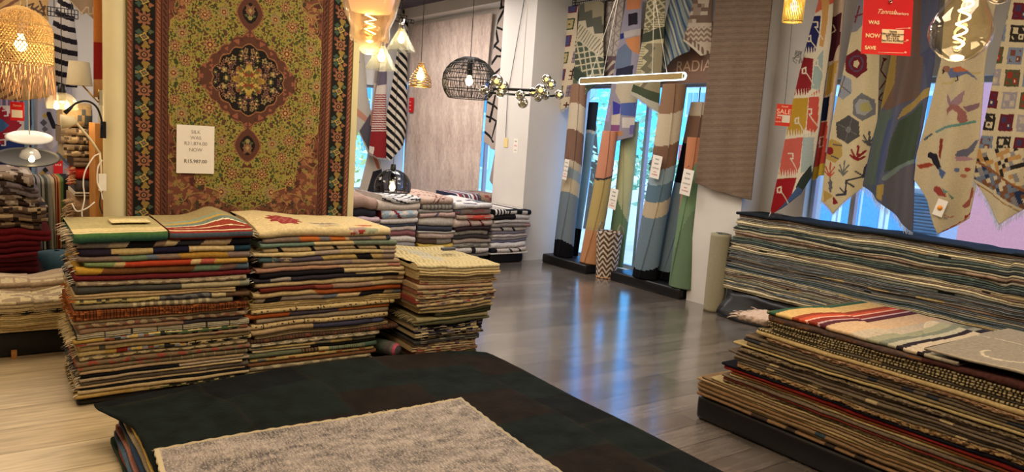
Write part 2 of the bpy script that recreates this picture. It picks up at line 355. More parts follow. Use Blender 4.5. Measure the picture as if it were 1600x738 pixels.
# ================================================================== patterns woven into the rugs: f(U fraction, V metres round the fold, L metres) -> colour
def cols3(shape, c): 
    a = np.empty(shape+(3,)); a[:] = C(c); return a
def pl(c): return lambda U, V, L: cols3((U+V).shape, c)
def seg(*a, sl=0):
    def f(U, V, L):
        S = U+0*V; k = S + sl*(V/.03-.5)*.02; o = cols3(S.shape, a[0])
        for i in range(1, len(a), 2): o[k > a[i]] = C(a[i+1])
        return o
    return f
def on(base, *fs):
    """base pattern overlaid by (mask, colour) pairs"""
    def f(U, V, L):
        o = base(U, V, L)
        for mk_, c in fs: o[mk_(U, V, L)] = C(c)
        return o
    return f
def band(a, b): return lambda U, V, L: (U+0*V > a) & (U+0*V < b)
def tris(period, h=.03, ph=0, a=0, b=1, inv=False):
    def f(U, V, L):
        x = np.abs(((U*L/period+ph) % 1)-.5)*2; v = (V/h) % 1.0001
        if inv: v = 1-v
        return (x+0*V < v) & (U+0*V > a) & (U+0*V < b)
    return f
def tick(pos, w, slant=0): 
    return lambda U, V, L: np.any([np.abs(U*L + slant*V - p*L) < w/2 for p in pos], axis=0) & (V < 9)
def every(period, w, ph=0, a=0, b=1): return lambda U, V, L: ((((U*L+0*V)/period+ph) % 1) < w/period) & (U+0*V > a) & (U+0*V < b)
def vline(lo, hi): return lambda U, V, L: (V+0*U > lo) & (V+0*U < hi)
def rnd(cell, dens, seed, cv=.012, a=0, b=1): return lambda U, V, L: (hash2(np.floor(U*L/cell)+0*V, np.floor(V/cv)+0*U, seed) < dens) & (U+0*V > a) & (U+0*V < b)
def blocks(cs, cell, seed, cv=.014):
    def f(U, V, L):
        h = hash2(np.floor(U*L/cell)+0*V, np.floor(V/cv)+0*U, seed); o = cols3(h.shape, cs[0])
        for i, c in enumerate(cs): o[h > i/len(cs)] = C(c)
        return o
    return f
def blobs(seed, sc, th):
    def f(U, V, L):
        x = U*L/sc+0*V; y = V/sc+0*U
        return (np.sin(x*2.1+seed)+np.sin(y*2.7+seed*2.3+np.sin(x*1.3))+np.sin((x+y)*1.7+seed*.7)) > th
    return f
def patch(*a):
    """pattern, frac, pattern, frac, pattern"""
    def f(U, V, L):
        o = a[0](U, V, L); S = U+0*V
        for i in range(1, len(a), 2):
            q_ = a[i+1](U, V, L); m_ = S > a[i]; o[m_] = q_[m_]
        return o
    return f
# ================================================================== a folded rug
def slab(name, fr, u0, u1, w0, w1, HU, Hb, Ht, pat, leaves=1, ntop=3, du=.006, rough=0, seed=0, top=None, m='rug', parent=None, back=True, roll=0):
    O, Ud, Wd = [np.array(v, float) for v in fr]
    us = np.concatenate([[u0], HU[(HU > u0+1e-4) & (HU < u1-1e-4)], [u1]]) if len(HU) > 61 else np.unique(np.concatenate([np.linspace(u0, u1, max(6, int((u1-u0)/du))+1), HU[(HU > u0) & (HU < u1)]])); nu = len(us)-1
    zb = np.interp(us, HU, Hb)+.0012; zt = np.interp(us, HU, Ht)-.0012; th = zt-zb; tm = float(th.mean())
    prof = [(w1, 0.), (w0+tm*1.2, 0.)]
    ns = 7 if leaves == 1 else (5 if leaves < 5 else 3)
    r = tm/leaves/2
    for j in range(leaves):
        jit = (0 if leaves == 1 else R.uniform(0, .004))
        for k in range(ns):
            ph = -PI/2+PI*(k+(.25 if k == 0 else (-.25 if k == ns-1 else 0)))/(ns-1); prof.append((w0+jit+r*(1-math.cos(ph))*(1 if leaves == 1 else 1), (j+.5+.5*math.sin(ph))/leaves))
    tw = np.linspace(w0+tm*1.2, w1, ntop+1); prof += [(x, 1.) for x in tw]
    pw = np.array([p[0] for p in prof]); pc = np.array([p[1] for p in prof])
    wav = noise1(us, seed+11, .22)*.006 + noise1(us, seed+5, .06)*.0015
    P = np.zeros((nu+1, len(prof), 3)); W_ = pw[None, :]+wav[:, None]*(pw[None, :] < w1-1e-6)
    Zz = zb[:, None]+th[:, None]*pc[None, :]
    if rough: Zz = Zz+(np.random.RandomState(seed).rand(*Zz.shape)-.5)*.002*(pw[None, :] < w0+tm); W_ = W_+(np.random.RandomState(seed+1).rand(*Zz.shape)-.5)*rough*1.6*(pw[None, :] < w0+tm)
    if top is not None:
        k0 = 2+ns*leaves; ex = top(us[:, None], pw[None, k0:]-w0); Zz[:, k0:] += ex
    # corners rounded off a little at both ends
    e = np.minimum((us-u0)/max(tm*.8, .008), (u1-us)/max(tm*.8, .008)).clip(0, 1); W_[:, 2:-1] += ((1-np.sqrt(1-(1-e)**2))*tm*.35)[:, None]
    P = O + us[:, None, None]*Ud + W_[..., None]*Wd + Zz[..., None]*np.array([0, 0, 1.])
    nv = len(prof)-1; V = P.reshape(-1, 3); F = gridF(nu, nv)
    i = np.arange(nu); Fb = np.stack([i*(nv+1)+nv, (i+1)*(nv+1)+nv, (i+1)*(nv+1), i*(nv+1)], -1)
    # colours
    arc = np.concatenate([[0], np.cumsum(np.hypot(np.diff(pw), np.diff(pc)*tm))]); arc = arc-arc[2]; am = (arc[1:]+arc[:-1])/2
    uc = ((us[1:]+us[:-1])/2-u0)/(u1-u0)
    colr = pat(uc[:, None], am[None, :], u1-u0).reshape(-1, 3)
    cb = np.repeat(colr.reshape(nu, nv, 3)[:, -1:, :], 1, 1).reshape(-1, 3)
    # end caps
    n0 = len(V); capA = P[0]; capB = P[-1]; V = np.vstack([V, capA, capB])
    # caps as strips of quads pairing bottom/top points -> plain fan around the middle
    ca = capA.mean(0, keepdims=True); cbm = capB.mean(0, keepdims=True); V = np.vstack([V, ca, cbm]); L_ = len(prof); ia = n0+2*L_; ib = ia+1
    k = np.arange(L_); kn = (k+1) % L_
    T1 = np.stack([k+n0, kn+n0, np.full(L_, ia)], -1); T2 = np.stack([kn+n0+L_, k+n0+L_, np.full(L_, ib)], -1)
    faces = [tuple(x) for x in np.vstack([F, Fb])]+[tuple(x) for x in np.vstack([T1, T2])]
    ecol = np.vstack([np.tile(colr.reshape(nu, nv, 3)[0, 3:4], (L_, 1)), np.tile(colr.reshape(nu, nv, 3)[-1, 3:4], (L_, 1))])
    allc = np.vstack([colr, cb, ecol])
    o = O+Ud*(u0+u1)/2+Wd*(w0+w1)/2; o[2] = float(zb.mean())
    if parent is not None: return part(name, V, faces, m, parent, colors=allc)
    return mk(name, V, faces, m, colors=allc, loc=tuple(o))
def fringe(par, starts, d, length, c, n=3, rad=.0018, sag=.35, seed=0, spread=.35, name='fringe'):
    rr = random.Random(seed); mb = MB(); d = Vector(d)
    for s in starts:
        s = Vector(s); p = [s]; v = (d+Vector((rr.uniform(-spread, spread), rr.uniform(-spread, spread), rr.uniform(-spread, spread)*.6))).normalized(); L = length*rr.uniform(.6, 1.15)
        for i in range(n):
            v = (v+Vector((0, 0, -sag*.5))*(1 if sag else 0)).normalized(); p.append(p[-1]+v*(L/n))
        mb.tube(p, [rad, rad, rad*.9, rad*.5][:len(p)] if n == 3 else rad, 4, c[rr.randrange(len(c))] if isinstance(c, list) else c, cap=False)
    return mb.build(name, 'yarn', par, col_=True)
def stack(phrase, fr, width, depth, z0, z1, layers, lean=lambda q: 0, ushift=lambda q: (0, 0), seed=0, unev=.16, group=None, jit=.008, du=.006, m='rug', sagf=None, jend=None, first=0, total=None):
    """layers are listed from the topmost down: (thickness, pattern, description, options)"""
    HU = np.arange(-.6, width+.35, du); tot = sum(l[0] for l in layers); H = np.full(HU.shape, float(z0))
    if sagf is not None: pass
    objs = []; rr = random.Random(seed); n = len(layers)
    for k in range(n-1, -1, -1):
        l = layers[k]; t = l[0]*(z1-z0)/tot; op = l[3] if len(l) > 3 else {}
        q_ = (H.mean()-z0)/(z1-z0); Hm = H.mean(); Ht = np.maximum(Hm+t + (H-Hm)*.72 + t*unev*(noise1(HU, seed*31+k*7, .3)+.35*noise1(HU, seed*57+k*13, .09)), H+t*.45)
        if 'tilt' in op: Ht = Ht + op['tilt']*np.clip(HU/width, 0, 1)
        a, b = ushift(q_); j = jend or jit*1.6
        u0 = a+op.get('u0', 0)*width+rr.uniform(-j, j); u1 = width+b-(1-op.get('u1', 1))*width+rr.uniform(-j, j)
        w0 = lean(q_)+rr.uniform(-jit, jit)+op.get('w', 0)
        o = slab('folded_rug', fr, u0, u1, w0, w0+depth+op.get('dd', 0), HU, H, Ht, l[1], leaves=op.get('lv', 1), seed=seed*100+k, du=op.get('du', du), rough=op.get('rough', 0), top=op.get('top'), ntop=op.get('ntop', 3), m=op.get('m', m))
        cnt = k+first
        pos = 'topmost in' if cnt == 0 else (ORD[cnt]+' down in')
        tag(o, '%s, %s %s' % (l[2], pos, phrase), 'rug', group)
        o['_h'] = float(H.mean()); objs.append(o)
        if 'fr' in op:
            fc, side, dens, ln = op['fr']; O, Ud, Wd = [np.array(v, float) for v in fr]; uu = u0 if side == 'l' else u1
            zz = float(np.interp(uu, HU, (H+Ht)/2)); st = [O+Ud*(uu+.002)+Wd*(w0+.01+(depth*.9)*i/dens)+np.array([0, 0, zz+rr.uniform(-t*.35, t*.35)]) for i in range(dens)]
            fringe(o, st, Ud*(-1 if side == 'l' else 1), ln*.75, fc, seed=seed+k, rad=.0022)
        if not op.get('half'): H = Ht
        else: pass
    for o in objs: del o['_h']
    return objs, HU, H
def vinyl_base(lab, x0, x1, y0, y1, h, seed=0, name='plinth', bev=.03, slump=.0):
    rr = random.Random(seed); nx, ny = 26, 26; 
    V, F = boxVF((x0, y0, 0), (x1, y1, h))
    o = mk(name, V, F, 'black_cover', smooth=True, loc=((x0+x1)/2, (y0+y1)/2, 0))
    md = o.modifiers.new('bevel', 'BEVEL'); md.width = bev; md.segments = 3
    return tag(o, lab, 'plinth')
CR, TP, BK, DG = 'b8a27a', '8a7460', '17151a', '45464a'
SX = lambda x0, y0: ((x0, y0, 0), (1, 0, 0), (0, 1, 0))       # a stack facing the camera side (-Y)
# ---- stack 1: tall left stack
k1 = blocks(['b8a27a', '8f8a88', '8a4a34', 'c2a860', '2b2a2a', '7c848c', '5c6a4c'], .028, 4, .011)
k2 = blocks(['c4ac78', '8a5a44', '7d766e', 'b89a50', '3a3634', 'cbb88c'], .035, 9, .012)
hump = lambda U, Wv: .052*np.exp(-((U-.80)/.10)**2)*np.clip(Wv/.18, 0, 1)**1.2 + .012*np.clip(Wv/.5, 0, 1)
def serape(U, V, L):
    a = (V+0*U)*.78; x = U*L+0*V; k = (a*1.0 - .10*np.sin(x*7)*np.clip(a-.05, 0, 1)*3); o = cols3(k.shape, '7c2c26'); s = k
    for lo, hi, c in ((-.01, .022, '6c2822'), (.022, .040, '4a5560'), (.040, .052, '8a2f24'), (.052, .056, 'd8c8a0'), (.056, .085, '7c2c26'), (.085, .092, 'd8c8a0'), (.092, .13, '8a3a2a'), (.13, .14, 'd8d0b0'), (.14, .18, '6c7a72'), (.18, .21, 'b89a4c'), (.21, .25, '88927c'), (.25, .9, '9a8a62')):
        o[(s > lo) & (s <= hi)] = C(c)
    return o
def green_edge(U, V, L):
    a = V+0*U; o = cols3(a.shape, '2c4a2c'); t = np.clip(a/.06, 0, 1); o = (1-t)[..., None]*C('24545a')+t[..., None]*C('3f5f2c'); o[a > .072] = C('c8b88c'); o[a > .10] = C('7c8466'); o[a > .115] = C('c8b888'); o[a > .22] = C('a89c70'); return o
S1 = [
 (16, green_edge, 'green edged striped rug, left half,', {'u0': .0, 'u1': .53, 'half': 1, 'ntop': 14, 'fr': (['b8a890', '8a7a70', 'd8ccb0'], 'l', 34, .045)}),
 (16, serape, 'maroon and blue striped rug humped at the back', {'u0': .525, 'u1': 1.0, 'ntop': 14, 'top': hump, 'fr': (['c8b890', 'd8ccb0'], 'r', 20, .03)}),
 (13, seg('77706a', .15, 'a3957a', .25, BK, .40, '80695a', .46, 'b09c74', .53, '2c2b2e', .68, 'a08868', .85, '141418', sl=-1.2), 'rug with black triangles on beige', {'fr': (['a88a80', 'c8b8a0'], 'l', 30, .045)}),
 (13, on(seg('2a2230', .17, 'b39c6a', .40, '1c1a30', .61, 'b8a274', .89, '1c3440'), (lambda U, V, L: (U+0*V > .17) & (U+0*V < .21) & (V < .016), '2a2230')), 'navy and beige blocked rug', {'fr': (['c8a060', 'd8ccb0'], 'l', 26, .04)}),
 (12, seg('7a685c', .24, '64785c', .38, '5a6672', .44, '7c685c', .57, 'a37c34', .86, '7c6a62', sl=.8), 'rug with sage green and mustard lengths', {'fr': (['b0a8a0', '7a7470'], 'l', 26, .045)}),
 (9, seg('6a7a50', .16, 'a89468', .22, '9c3a22', .62, 'b8a070', .68, 'a05040', .77, 'a88440', sl=-.6), 'orange red banded rug', {'u0': .03}),
 (13, seg('b08a34', .12, '6c4628', .64, '6c8468', .80, '7a5e54', .90, '4a5a66', sl=-1.2), 'brown rug with a mustard corner', {'fr': (['202020', 'd8d0c0'], 'l', 30, .05)}),
 (9, on(pl('5a1c20'), (lambda U, V, L: (V+0*U < .005) & (U > .55), 'b8906c')), 'plain maroon rug', {}),
 (9, on(pl('776853'), (tris(.07, .028), 'a5977a'), (rnd(.05, .2, 3), '8c7c66')), 'taupe rug with cream triangles', {'fr': (['202020', 'd8d0c0'], 'l', 30, .05)}),
 (12, seg('45443f', .58, 'a39674', .93, '7f806c'), 'charcoal rug ending in beige', {}),
 (9, on(pl('a08862'), (vline(.009, .0115), '5c4a38')), 'plain tan rug of two folds', {'lv': 2, 'u1': .92}),
 (9, patch(on(pl('b8a86c'), (rnd(.02, .25, 8, .01), '4c4a44')), .45, on(pl('3f3f44'), (blobs(2, .02, .4), '63625f')), .76, seg('b0a078', .85, '5a4430')), 'cream rug with grey notches', {'fr': (['b0602a', 'c8a880'], 'l', 30, .04)}),
 (10, on(pl('857a60'), (every(.007, .003, a=.32, b=.86), 'b8ab86')), 'grey beige rug with a finely ribbed middle', {'u1': .9}),
 (14, on(pl('3a2016'), (every(.016, .011), '703c1c'), (rnd(.016, .10, 5), '96582c')), 'rust orange corded rug of many thin folds', {'lv': 5, 'w': -.012, 'fr': (['8a4c20', 'a0622c', '6c3c1c'], 'l', 50, .035)}),
 (6, pl('a5906e'), 'thin tan rug', {'u1': .93}),
 (9, on(pl('6c5c48'), (blobs(5, .02, .6), 'a08c6c'), (blobs(8, .016, 1.2), '8a5444')), 'brown rug with pale lozenges', {}),
 (9, seg('8a6e58', .62, '3b3538'), 'pinkish brown rug with a slate end', {'u0': .04, 'u1': .94}),
 (9, on(pl('a39a80'), (vline(.008, .0105), '44403a'), (vline(.016, .018), '44403a'), (every(.13, .008), '37332f')), 'pale rug with fine dark lines', {'lv': 3, 'fr': (['c8b890', 'b8a880'], 'l', 46, .07)}),
 (8, on(patch(pl('a88c48'), .16, k1, .5, on(pl('c0ac7c'), (tris(.11, .026), '1e1d1c'), (tris(.11, .02, .5), '4c5c3c')), .94, pl('8c6048')), ), 'cream rug with black and green zigzags', {'fr': (['c8b890'], 'l', 30, .06)}),
 (6, on(pl('8c765c'), (rnd(.05, .08, 12), '7c2c24')), 'thin taupe rug dotted with red', {}),
 (9, on(pl('a89468'), (tick([.12], .03), '545048')), 'plain beige rug with one dark notch', {'u0': .02}),
 (8, patch(seg('b4a070', .14, 'a88c48', .2, '7c2c20'), .26, k1, .6, on(pl('bda878'), (tris(.09, .026), '201f1e'))), 'cream rug with blue, brick and black diamonds', {'fr': (['b0a080'], 'l', 30, .05)}),
 (8, on(pl('75694f'), (tris(.075, .026, .3), 'b8a67c')), 'brown rug with a cream zigzag edge', {}),
 (9, on(pl('75604a'), (blobs(3, .03, .7), '8a4638'), (blobs(11, .02, 1.3), '5a543c')), 'taupe rug with brick red patches', {}),
 (9, patch(on(pl('75654c'), (blobs(7, .025, .9), '8a5040')), .5, on(pl('6c6048'), (every(.02, .002), '8a8064'), (vline(.008, .01), '4a4234'))), 'brown rug with a finely lined half', {'fr': (['606060', '303030'], 'l', 34, .05)}),
 (7, pl('a58e6c'), 'plain pale tan rug', {'u1': .95}),
 (6, on(pl('121216'), (lambda U, V, L: (U+0*V > .55) & (V > .008), '9a8870')), 'near black rug', {'fr': (['202020', 'd8d0c0'], 'l', 46, .035)}),
 (5, seg('95846a', .45, 'b09a70'), 'thin cream rug', {'u1': .96}),
 (8, on(pl('5c5248'), (rnd(.04, .1, 2), '787062')), 'dark taupe rug', {'fr': (['202020', 'd8d0c0'], 'l', 46, .035)}),
 (5, pl('b49e78'), 'thin beige rug', {'u1': .97}),
 (3, pl('141212'), 'thin black rug', {}),
 (7, pl('a8936c'), 'beige rug', {'fr': (['202020', 'd8d0c0'], 'l', 46, .035)}),
 (9, on(seg('a88c54', .3, 'b09c70'), (tris(.09, .03, a=.5), '2a2a28'), (tris(.09, .02, .5, a=.4), '55603c')), 'yellowish rug with black and green diamonds', {}),
]
# the two half rugs share one level, so the top list is stacked in two goes
base1 = vinyl_base('low black plinth under the tall left stack', .40, 1.27, 4.39, 5.0, .045, name='plinth')
fr1 = SX(.40, 4.36)
S1b = S1[2:]
objs, HU1, H1 = stack('the tall left stack', fr1, .875, .60, .047, .885, S1b, ushift=lambda q: (-.0+.012*math.sin(q*9), .02+.0*q+.012*math.sin(q*7)), lean=lambda q: .008*math.sin(q*8), seed=3, first=1, group='folded rugs in the tall left stack')
for k in (0, 1):
    l = S1[k]; op = l[3]; t_ = .052
    u0_, u1_ = (-.005, .448) if k == 0 else (.455, .91)
    o = slab('folded_rug', fr1, u0_, u1_, -.014 if k == 0 else -.004, .60, HU1, H1, H1+t_+(0 if k == 0 else .004), l[1], ntop=64, top=hump if k else (lambda U, Wv: .010*np.clip(Wv/.4, 0, 1)), seed=900+k)
    tag(o, ['green edged striped rug on the left half of the tall left stack', 'maroon and blue striped rug humped on the right half of the tall left stack'][k], 'rug', 'folded rugs in the tall left stack')
    side = op['fr'][1]; uu = u0_ if side == 'l' else u1_
    fringe(o, [np.array(fr1[0])+np.array([uu, .02+.5*i/40, float(H1.mean())+R.uniform(.01, .045)]) for i in range(40)], (-1 if side == 'l' else 1, 0, 0), .05, op['fr'][0], rad=.0022)
V_, F_ = boxVF((.62, 4.72, 0), (.80, 4.92, .012)); zt1 = float(H1.mean())+.064
o = slab('rug_sample', fr1, .20, .40, .25, .40, HU1, H1+.0665, H1+.076, pl('d8c898'), ntop=2); tag(o, 'small flat cream sample lying on the green edged rug', 'rug')
# ---- stack 2: tall middle stack with the rose rug on top
def rose(U, V, L):
    o = cols3((U+V).shape, 'cdb98c'); x = U*L+0*V; y = V+0*U
    d = np.hypot((x-.23)/.10, (y-.30)/.13); o[d < 1+.15*np.sin(np.arctan2(y-.30, x-.23)*9)] = C('8c3434'); o[(d < .75) & (np.sin(x*160)*np.sin(y*90) > .3)] = C('a86058'); o[d < .18] = C('9c5c58')
    for cx, cy, rx, ry, c in ((.47, .13, .07, .018, '7c9484'), (.47, .135, .035, .009, 'a05040'), (.47, .22, .1, .03, '8c8078'), (.64, .06, .06, .03, 'a89088'), (.66, .04, .022, .015, 'a04038'), (.60, .03, .018, .012, 'a85044'), (.73, .05, .05, .02, '9ca084'), (.74, .17, .05, .03, 'b05a40'), (.70, .14, .05, .02, 'b86c50')):
        e_ = np.hypot((x-cx)/rx, (y-cy)/ry); o[e_ < 1+.2*np.sin(np.arctan2(y-cy, x-cx)*5)] = C(c)
    o[np.abs(x-.055+.0*y) < .002] = C('4a4038')
    return o
S2 = [
 (17, rose, 'cream rug with a dark red rose', {'ntop': 60, 'du': .004, 'u0': -.02, 'u1': .97, 'top': lambda U, Wv: .045*np.exp(-((U-.05)/.3)**2)*np.clip(Wv/.3, 0, 1), 'fr': (['5a6470', 'c8b890', '8a9a98'], 'l', 30, .04)}),
 (10, seg('77665a', .27, 'b0602c', .42, '6a6668', .50, 'b0622c', .62, 'b8a078', .65, '7e706a', .83, 'ab9474', .96, '3a3c48', sl=.6), 'grey brown rug with orange blocks', {'u0': .02, 'u1': .96, 'fr': (['5a6470', 'c8b890'], 'l', 30, .04)}),
 (9, seg('64786a', .37, 'bfa878', .66, '687260', sl=.5), 'sage and cream rug', {}),
 (10, on(pl('c0aa80'), (tick([.13, .36, .53, .69, .86], .026, .7), '201c20')), 'cream rug with black slashes', {'u0': .02, 'fr': (['6a7478', 'c8b890'], 'l', 30, .04)}),
 (9, seg('b8a47c', .1, 'bca878', .4, '9a8878', .58, 'b09c70', .9, '988878'), 'plain cream rug', {'u0': -.03, 'fr': (['6a8a90', 'd0c8b0'], 'l', 30, .04)}),
 (11, on(seg('4f6a70', .13, '5c5460', .45, 'b0955c', .70, '1c181c', .82, 'b0945c', .9, '8f7a68', sl=1.0), (tris(.1, .03, .82, a=.09, b=.22, inv=True), 'c8b48c')), 'rug with plum, yellow and black shapes', {'u0': .02, 'fr': (['a08880', 'c8b8a8'], 'l', 36, .05)}),
 (10, seg('8c7864', .5, '7e6e66', .62, '9a8468'), 'plain grey taupe rug', {'u0': .04}),
 (8, seg('95705c', .3, 'a07a60', .55, 'b49a74', .9, 'a06c5c'), 'dusty pink rug', {'fr': (['a08880', 'c8b8a8'], 'l', 36, .05)}),
 (10, seg('1a161a', .55, 'b8a278'), 'black rug with a cream right end', {'u0': .03, 'u1': 1.02}),
 (9, on(seg('2e2a30', .72, '201c20', .95, 'b8a278'), (lambda U, V, L: (U+0*V > .65) & (V > .022), 'b8a478'), (tris(.5, .03, .1, a=.1, b=.22), '8a8074')), 'charcoal rug', {'u1': 1.02, 'fr': (['d8d8d0', '303030'], 'l', 14, .03)}),
 (11, on(pl('c2aa7c'), (band(.84, .95), '957c62')), 'deep cream rug', {'u0': .02, 'u1': 1.03}),
 (9, seg('5a241a', .36, '7a3c2c', .48, '8c7460', .76, 'a08c68', sl=.2), 'rust brown rug', {'u0': .05, 'fr': (['b8a890'], 'l', 20, .05)}),
 (10, seg('b8a072', .40, 'a0562c', .55, '964a20', sl=2.2), 'cream rug turning burnt orange', {'u0': .01}),
 (9, seg('8a7868', .05, '1c181a', .15, '847468', .42, '5a6068', .52, 'b49c74', .68, '1a1618', .86, 'a89070', .93, '6a7078', sl=-1.2), 'rug with a black half moon', {'u0': .03, 'fr': (['c8a860', 'd8c080'], 'l', 40, .04)}),
 (12, on(pl('a48c5c'), (vline(.006, .008), '4c3820'), (vline(.016, .018), '4c3820'), (vline(.026, .028), '4c3820'), (rnd(.03, .12, 4, .006), 'c8ac70')), 'straw coloured rug of five thin folds', {'lv': 5, 'u0': -.01, 'fr': (['c8a860', 'd8c080'], 'l', 50, .045)}),
 (9, on(pl('b8a070'), (blobs(4, .012, 1.9), '2a2422'), (every(.16, .004, .3), '3a2c20')), 'cream rug with black sprigs', {'u1': .96}),
 (8, seg('9c4e24', .28, '4c4248', .62, 'a8622e', sl=-.4), 'orange and slate rug', {'u0': -.04, 'u1': .94}),
 (10, pl('8f8068'), 'plain olive grey rug', {'u0': .04, 'u1': .92}),
 (11, on(pl('b8a072'), (blobs(9, .011, 1.8), '2a2622'), (tick([.08, .36], .004), '3a2c20')), 'cream rug with black scribbled leaves', {'u1': .92, 'fr': (['c8b890'], 'l', 24, .03)}),
 (11, seg('a88e68', .44, '3c3a4a', .9, '50506a'), 'tan rug with an indigo half', {'u1': .9}),
 (8, on(pl('a8946c'), (vline(.012, .016), '4a2420')), 'pale rug with a thin maroon line', {'lv': 2, 'u0': .03, 'u1': .92}),
 (10, on(pl('5e4434'), (every(.02, .006), '3a2c26'), (blobs(6, .03, 1.1), '7c4a34')), 'dark brown mottled rug', {'u0': -.02}),
 (8, on(pl('6c6450'), (tris(.1, .024, .4), 'b8a888')), 'olive rug with white zigzags', {'u1': .86}),
 (8, seg('8a8064', .1, 'a88c4c', .2, 'bca468', .5, '7a7460', .62, 'b4985c', .8, '5a5440'), 'yellow and grey pieced rug', {'u1': .84}),
 (5, on(pl('17140f'), (lambda U, V, L: (U+0*V < .45), 'b8a880')), 'thin black rug', {'u1': .86}),
 (10, patch(pl('5c6048'), .42, on(pl('6c5438'), (every(.02, .007), '2e261e')), .55, pl('b09c68'), .62, on(pl('55604c'), (every(.014, .005), '7a7c5c')), .9, pl('46584a')), 'green rug with brown ribbed lengths', {'u0': -.05, 'u1': .86}),
 (8, on(pl('b39a62'), (rnd(.04, .15, 9), '8a4c2c'), (rnd(.05, .1, 3), '6a6c68')), 'yellow cream rug with rust spots', {'u1': .84}),
 (9, pl('80583a'), 'plain tan brown rug', {'u0': -.03, 'u1': .86}),
 (8, on(pl('7a7058'), (blobs(2, .03, .5), 'a09474')), 'grey green patterned rug', {'u1': .84}),
 (9, on(pl('8c6c48'), (every(.12, .05), 'a8946c')), 'brown and cream checked rug', {'u1': .84}),
]
vinyl_base('low black plinth under the tall middle stack', 1.34, 2.2, 4.42, 5.0, .03)
fr2 = SX(1.325, 4.40)
S2b = stack('the tall middle stack', fr2, .965, .62, .032, .93, S2, ushift=lambda q: (.03-.05*(1-q)+.012*math.sin(q*8), .0+.02*math.sin(q*5)+(.03 if .45 < q < .75 else 0)), lean=lambda q: .01*math.sin(q*6+1), seed=12, group='folded rugs in the tall middle stack')
# rolled striped runner sticking out of the middle stack
rl = MB(); e_ = at(619, 546, y=4.36); prof = [(.0005, -.05), (.02, -.048), (.034, -.04), (.045, -.02), (.047, .0), (.047, .05), (.044, .15)]
for i in range(len(prof)-1):
    rl.lathe([prof[i], ((prof[i][0]+prof[i+1][0])/2, (prof[i][1]+prof[i+1][1])/2), prof[i+1]], (e_.x-.012, e_.y+.012, e_.z), 20, ['5c5254', '4c4a4e', 'b8586c', '6a6460', '5a5452', '4c564c'][i], axis=Vector((-.35, .93, 0)))
tag(rl.build('rolled_rug', 'rug', None, col_=True, loc=tuple(e_)), 'grey and pink striped rug roll tucked against the right end of the middle stack', 'rug')
# ---- stack 3: shorter, uneven stack right of the middle one
folds3 = lambda U, Wv: .012*np.sin(Wv*38+U*3)*np.exp(-U*3)+.01*np.clip(Wv/.5, 0, 1)*np.sin(U*9)
kel = lambda s: on(pl('b39c70'), (rnd(.05, .35, s, .009), '8a7458'), (rnd(.035, .16, s+3, .009), '5a4a52'), (rnd(.03, .10, s+5, .009), '8a4034'))
bw3 = lambda s: on(pl('1c1a1e'), (rnd(.05, .38, s, .008), 'b8a67c'), (rnd(.03, .1, s+2, .008), '5c5468'))
def topstripe(U, V, L):
    o = cols3((U+V).shape, 'c0b084'); x = U*L+0*V; k = ((x*1.0+.03*np.sin(V*20))/.034) % 1
    o[(k < .3) & (V+0*U > .03)] = C('a89c78'); o[(k > .7) & (V+0*U > .45)] = C('9c8e6a'); o[(x > .18) & (x < .36) & (V > .25) & (V < .7) & (k < .8)] = C('a8a494'); return o
S3 = [
 (12, topstripe, 'cream rug folded in soft ribs', {'lv': 2, 'ntop': 40, 'top': folds3, 'w': -.015, 'du': .008}),
 (11, pl('b8a070'), 'plain straw coloured rug', {'lv': 2, 'w': -.01}),
 (9, pl('ae9668'), 'tan rug with a rolled left edge', {'lv': 2, 'u1': .97}),
 (9, on(pl('9c8660'), (rnd(.03, .1, 3), '8a5c48')), 'brownish cream rug', {'lv': 2, 'u1': .97}),
 (9, on(pl('a48a68'), (every(.012, .005, a=.1, b=.8), '96705a')), 'pinkish ribbed rug', {'u1': .95}),
 (8, on(pl('a4926c'), (rnd(.04, .25, 6), '8c5a4a'), (rnd(.03, .1, 8), '56424c')), 'cream rug with brick marks', {'u1': .95}),
 (8, kel(4), 'speckled plum and cream rug', {'lv': 2, 'u1': .95}), (8, kel(14), 'cream rug with plum dashes', {'lv': 2, 'u1': .95}),
 (8, kel(24), 'busy red and plum patterned rug', {'u1': .94}), (7, on(pl('b09868'), (rnd(.05, .15, 2), '5a4c50')), 'cream rug with a dark square', {'u1': .92}),
 (7, pl('b8a274'), 'plain light cream rug', {'u1': .92}),
 (10, on(pl('34341f'), (rnd(.05, .1, 2), '4a4a30')), 'dark olive green rug', {'lv': 2, 'u0': .2, 'u1': .91}),
 (8, pl('958a62'), 'pale sage rug with a fringed end', {'u1': .91, 'fr': (['b8a880', 'a89870'], 'l', 50, .06)}),
 (8, pl('56543c'), 'olive grey rug', {'u1': .9}),
 (8, bw3(3), 'black rug with cream dashes', {'lv': 2, 'u1': .88}), (8, bw3(13), 'black and cream chequered rug', {'lv': 2, 'u1': .88}), (8, bw3(23), 'dark rug with broken cream lines', {'lv': 2, 'u1': .87}),
 (8, on(pl('a08a60'), (rnd(.03, .4, 31, .008), '2a2628')), 'cream rug flecked with black', {'u1': .86}),
 (8, on(pl('3a3634'), (rnd(.05, .2, 33, .008), '6a6454')), 'charcoal rug with faint marks', {'lv': 2, 'u1': .82}),
 (8, kel(34), 'terracotta and cream kelim rug', {'lv': 2, 'u1': .8}), (8, kel(44), 'reddish brown kelim rug', {'lv': 2, 'u1': .8}),
 (9, on(pl('a48c64'), (rnd(.04, .25, 51, .009), '7c4a3c')), 'tan kelim rug with red dashes', {'lv': 2, 'u1': .8}),
 (8, pl('3c3a26'), 'dark moss green rug', {'u1': .8}), (8, pl('4a443a'), 'brown grey rug', {'u1': .8}),
]
vinyl_base('low black plinth under the shorter right hand stack', 2.4, 2.8, 4.30, 4.95, .03)
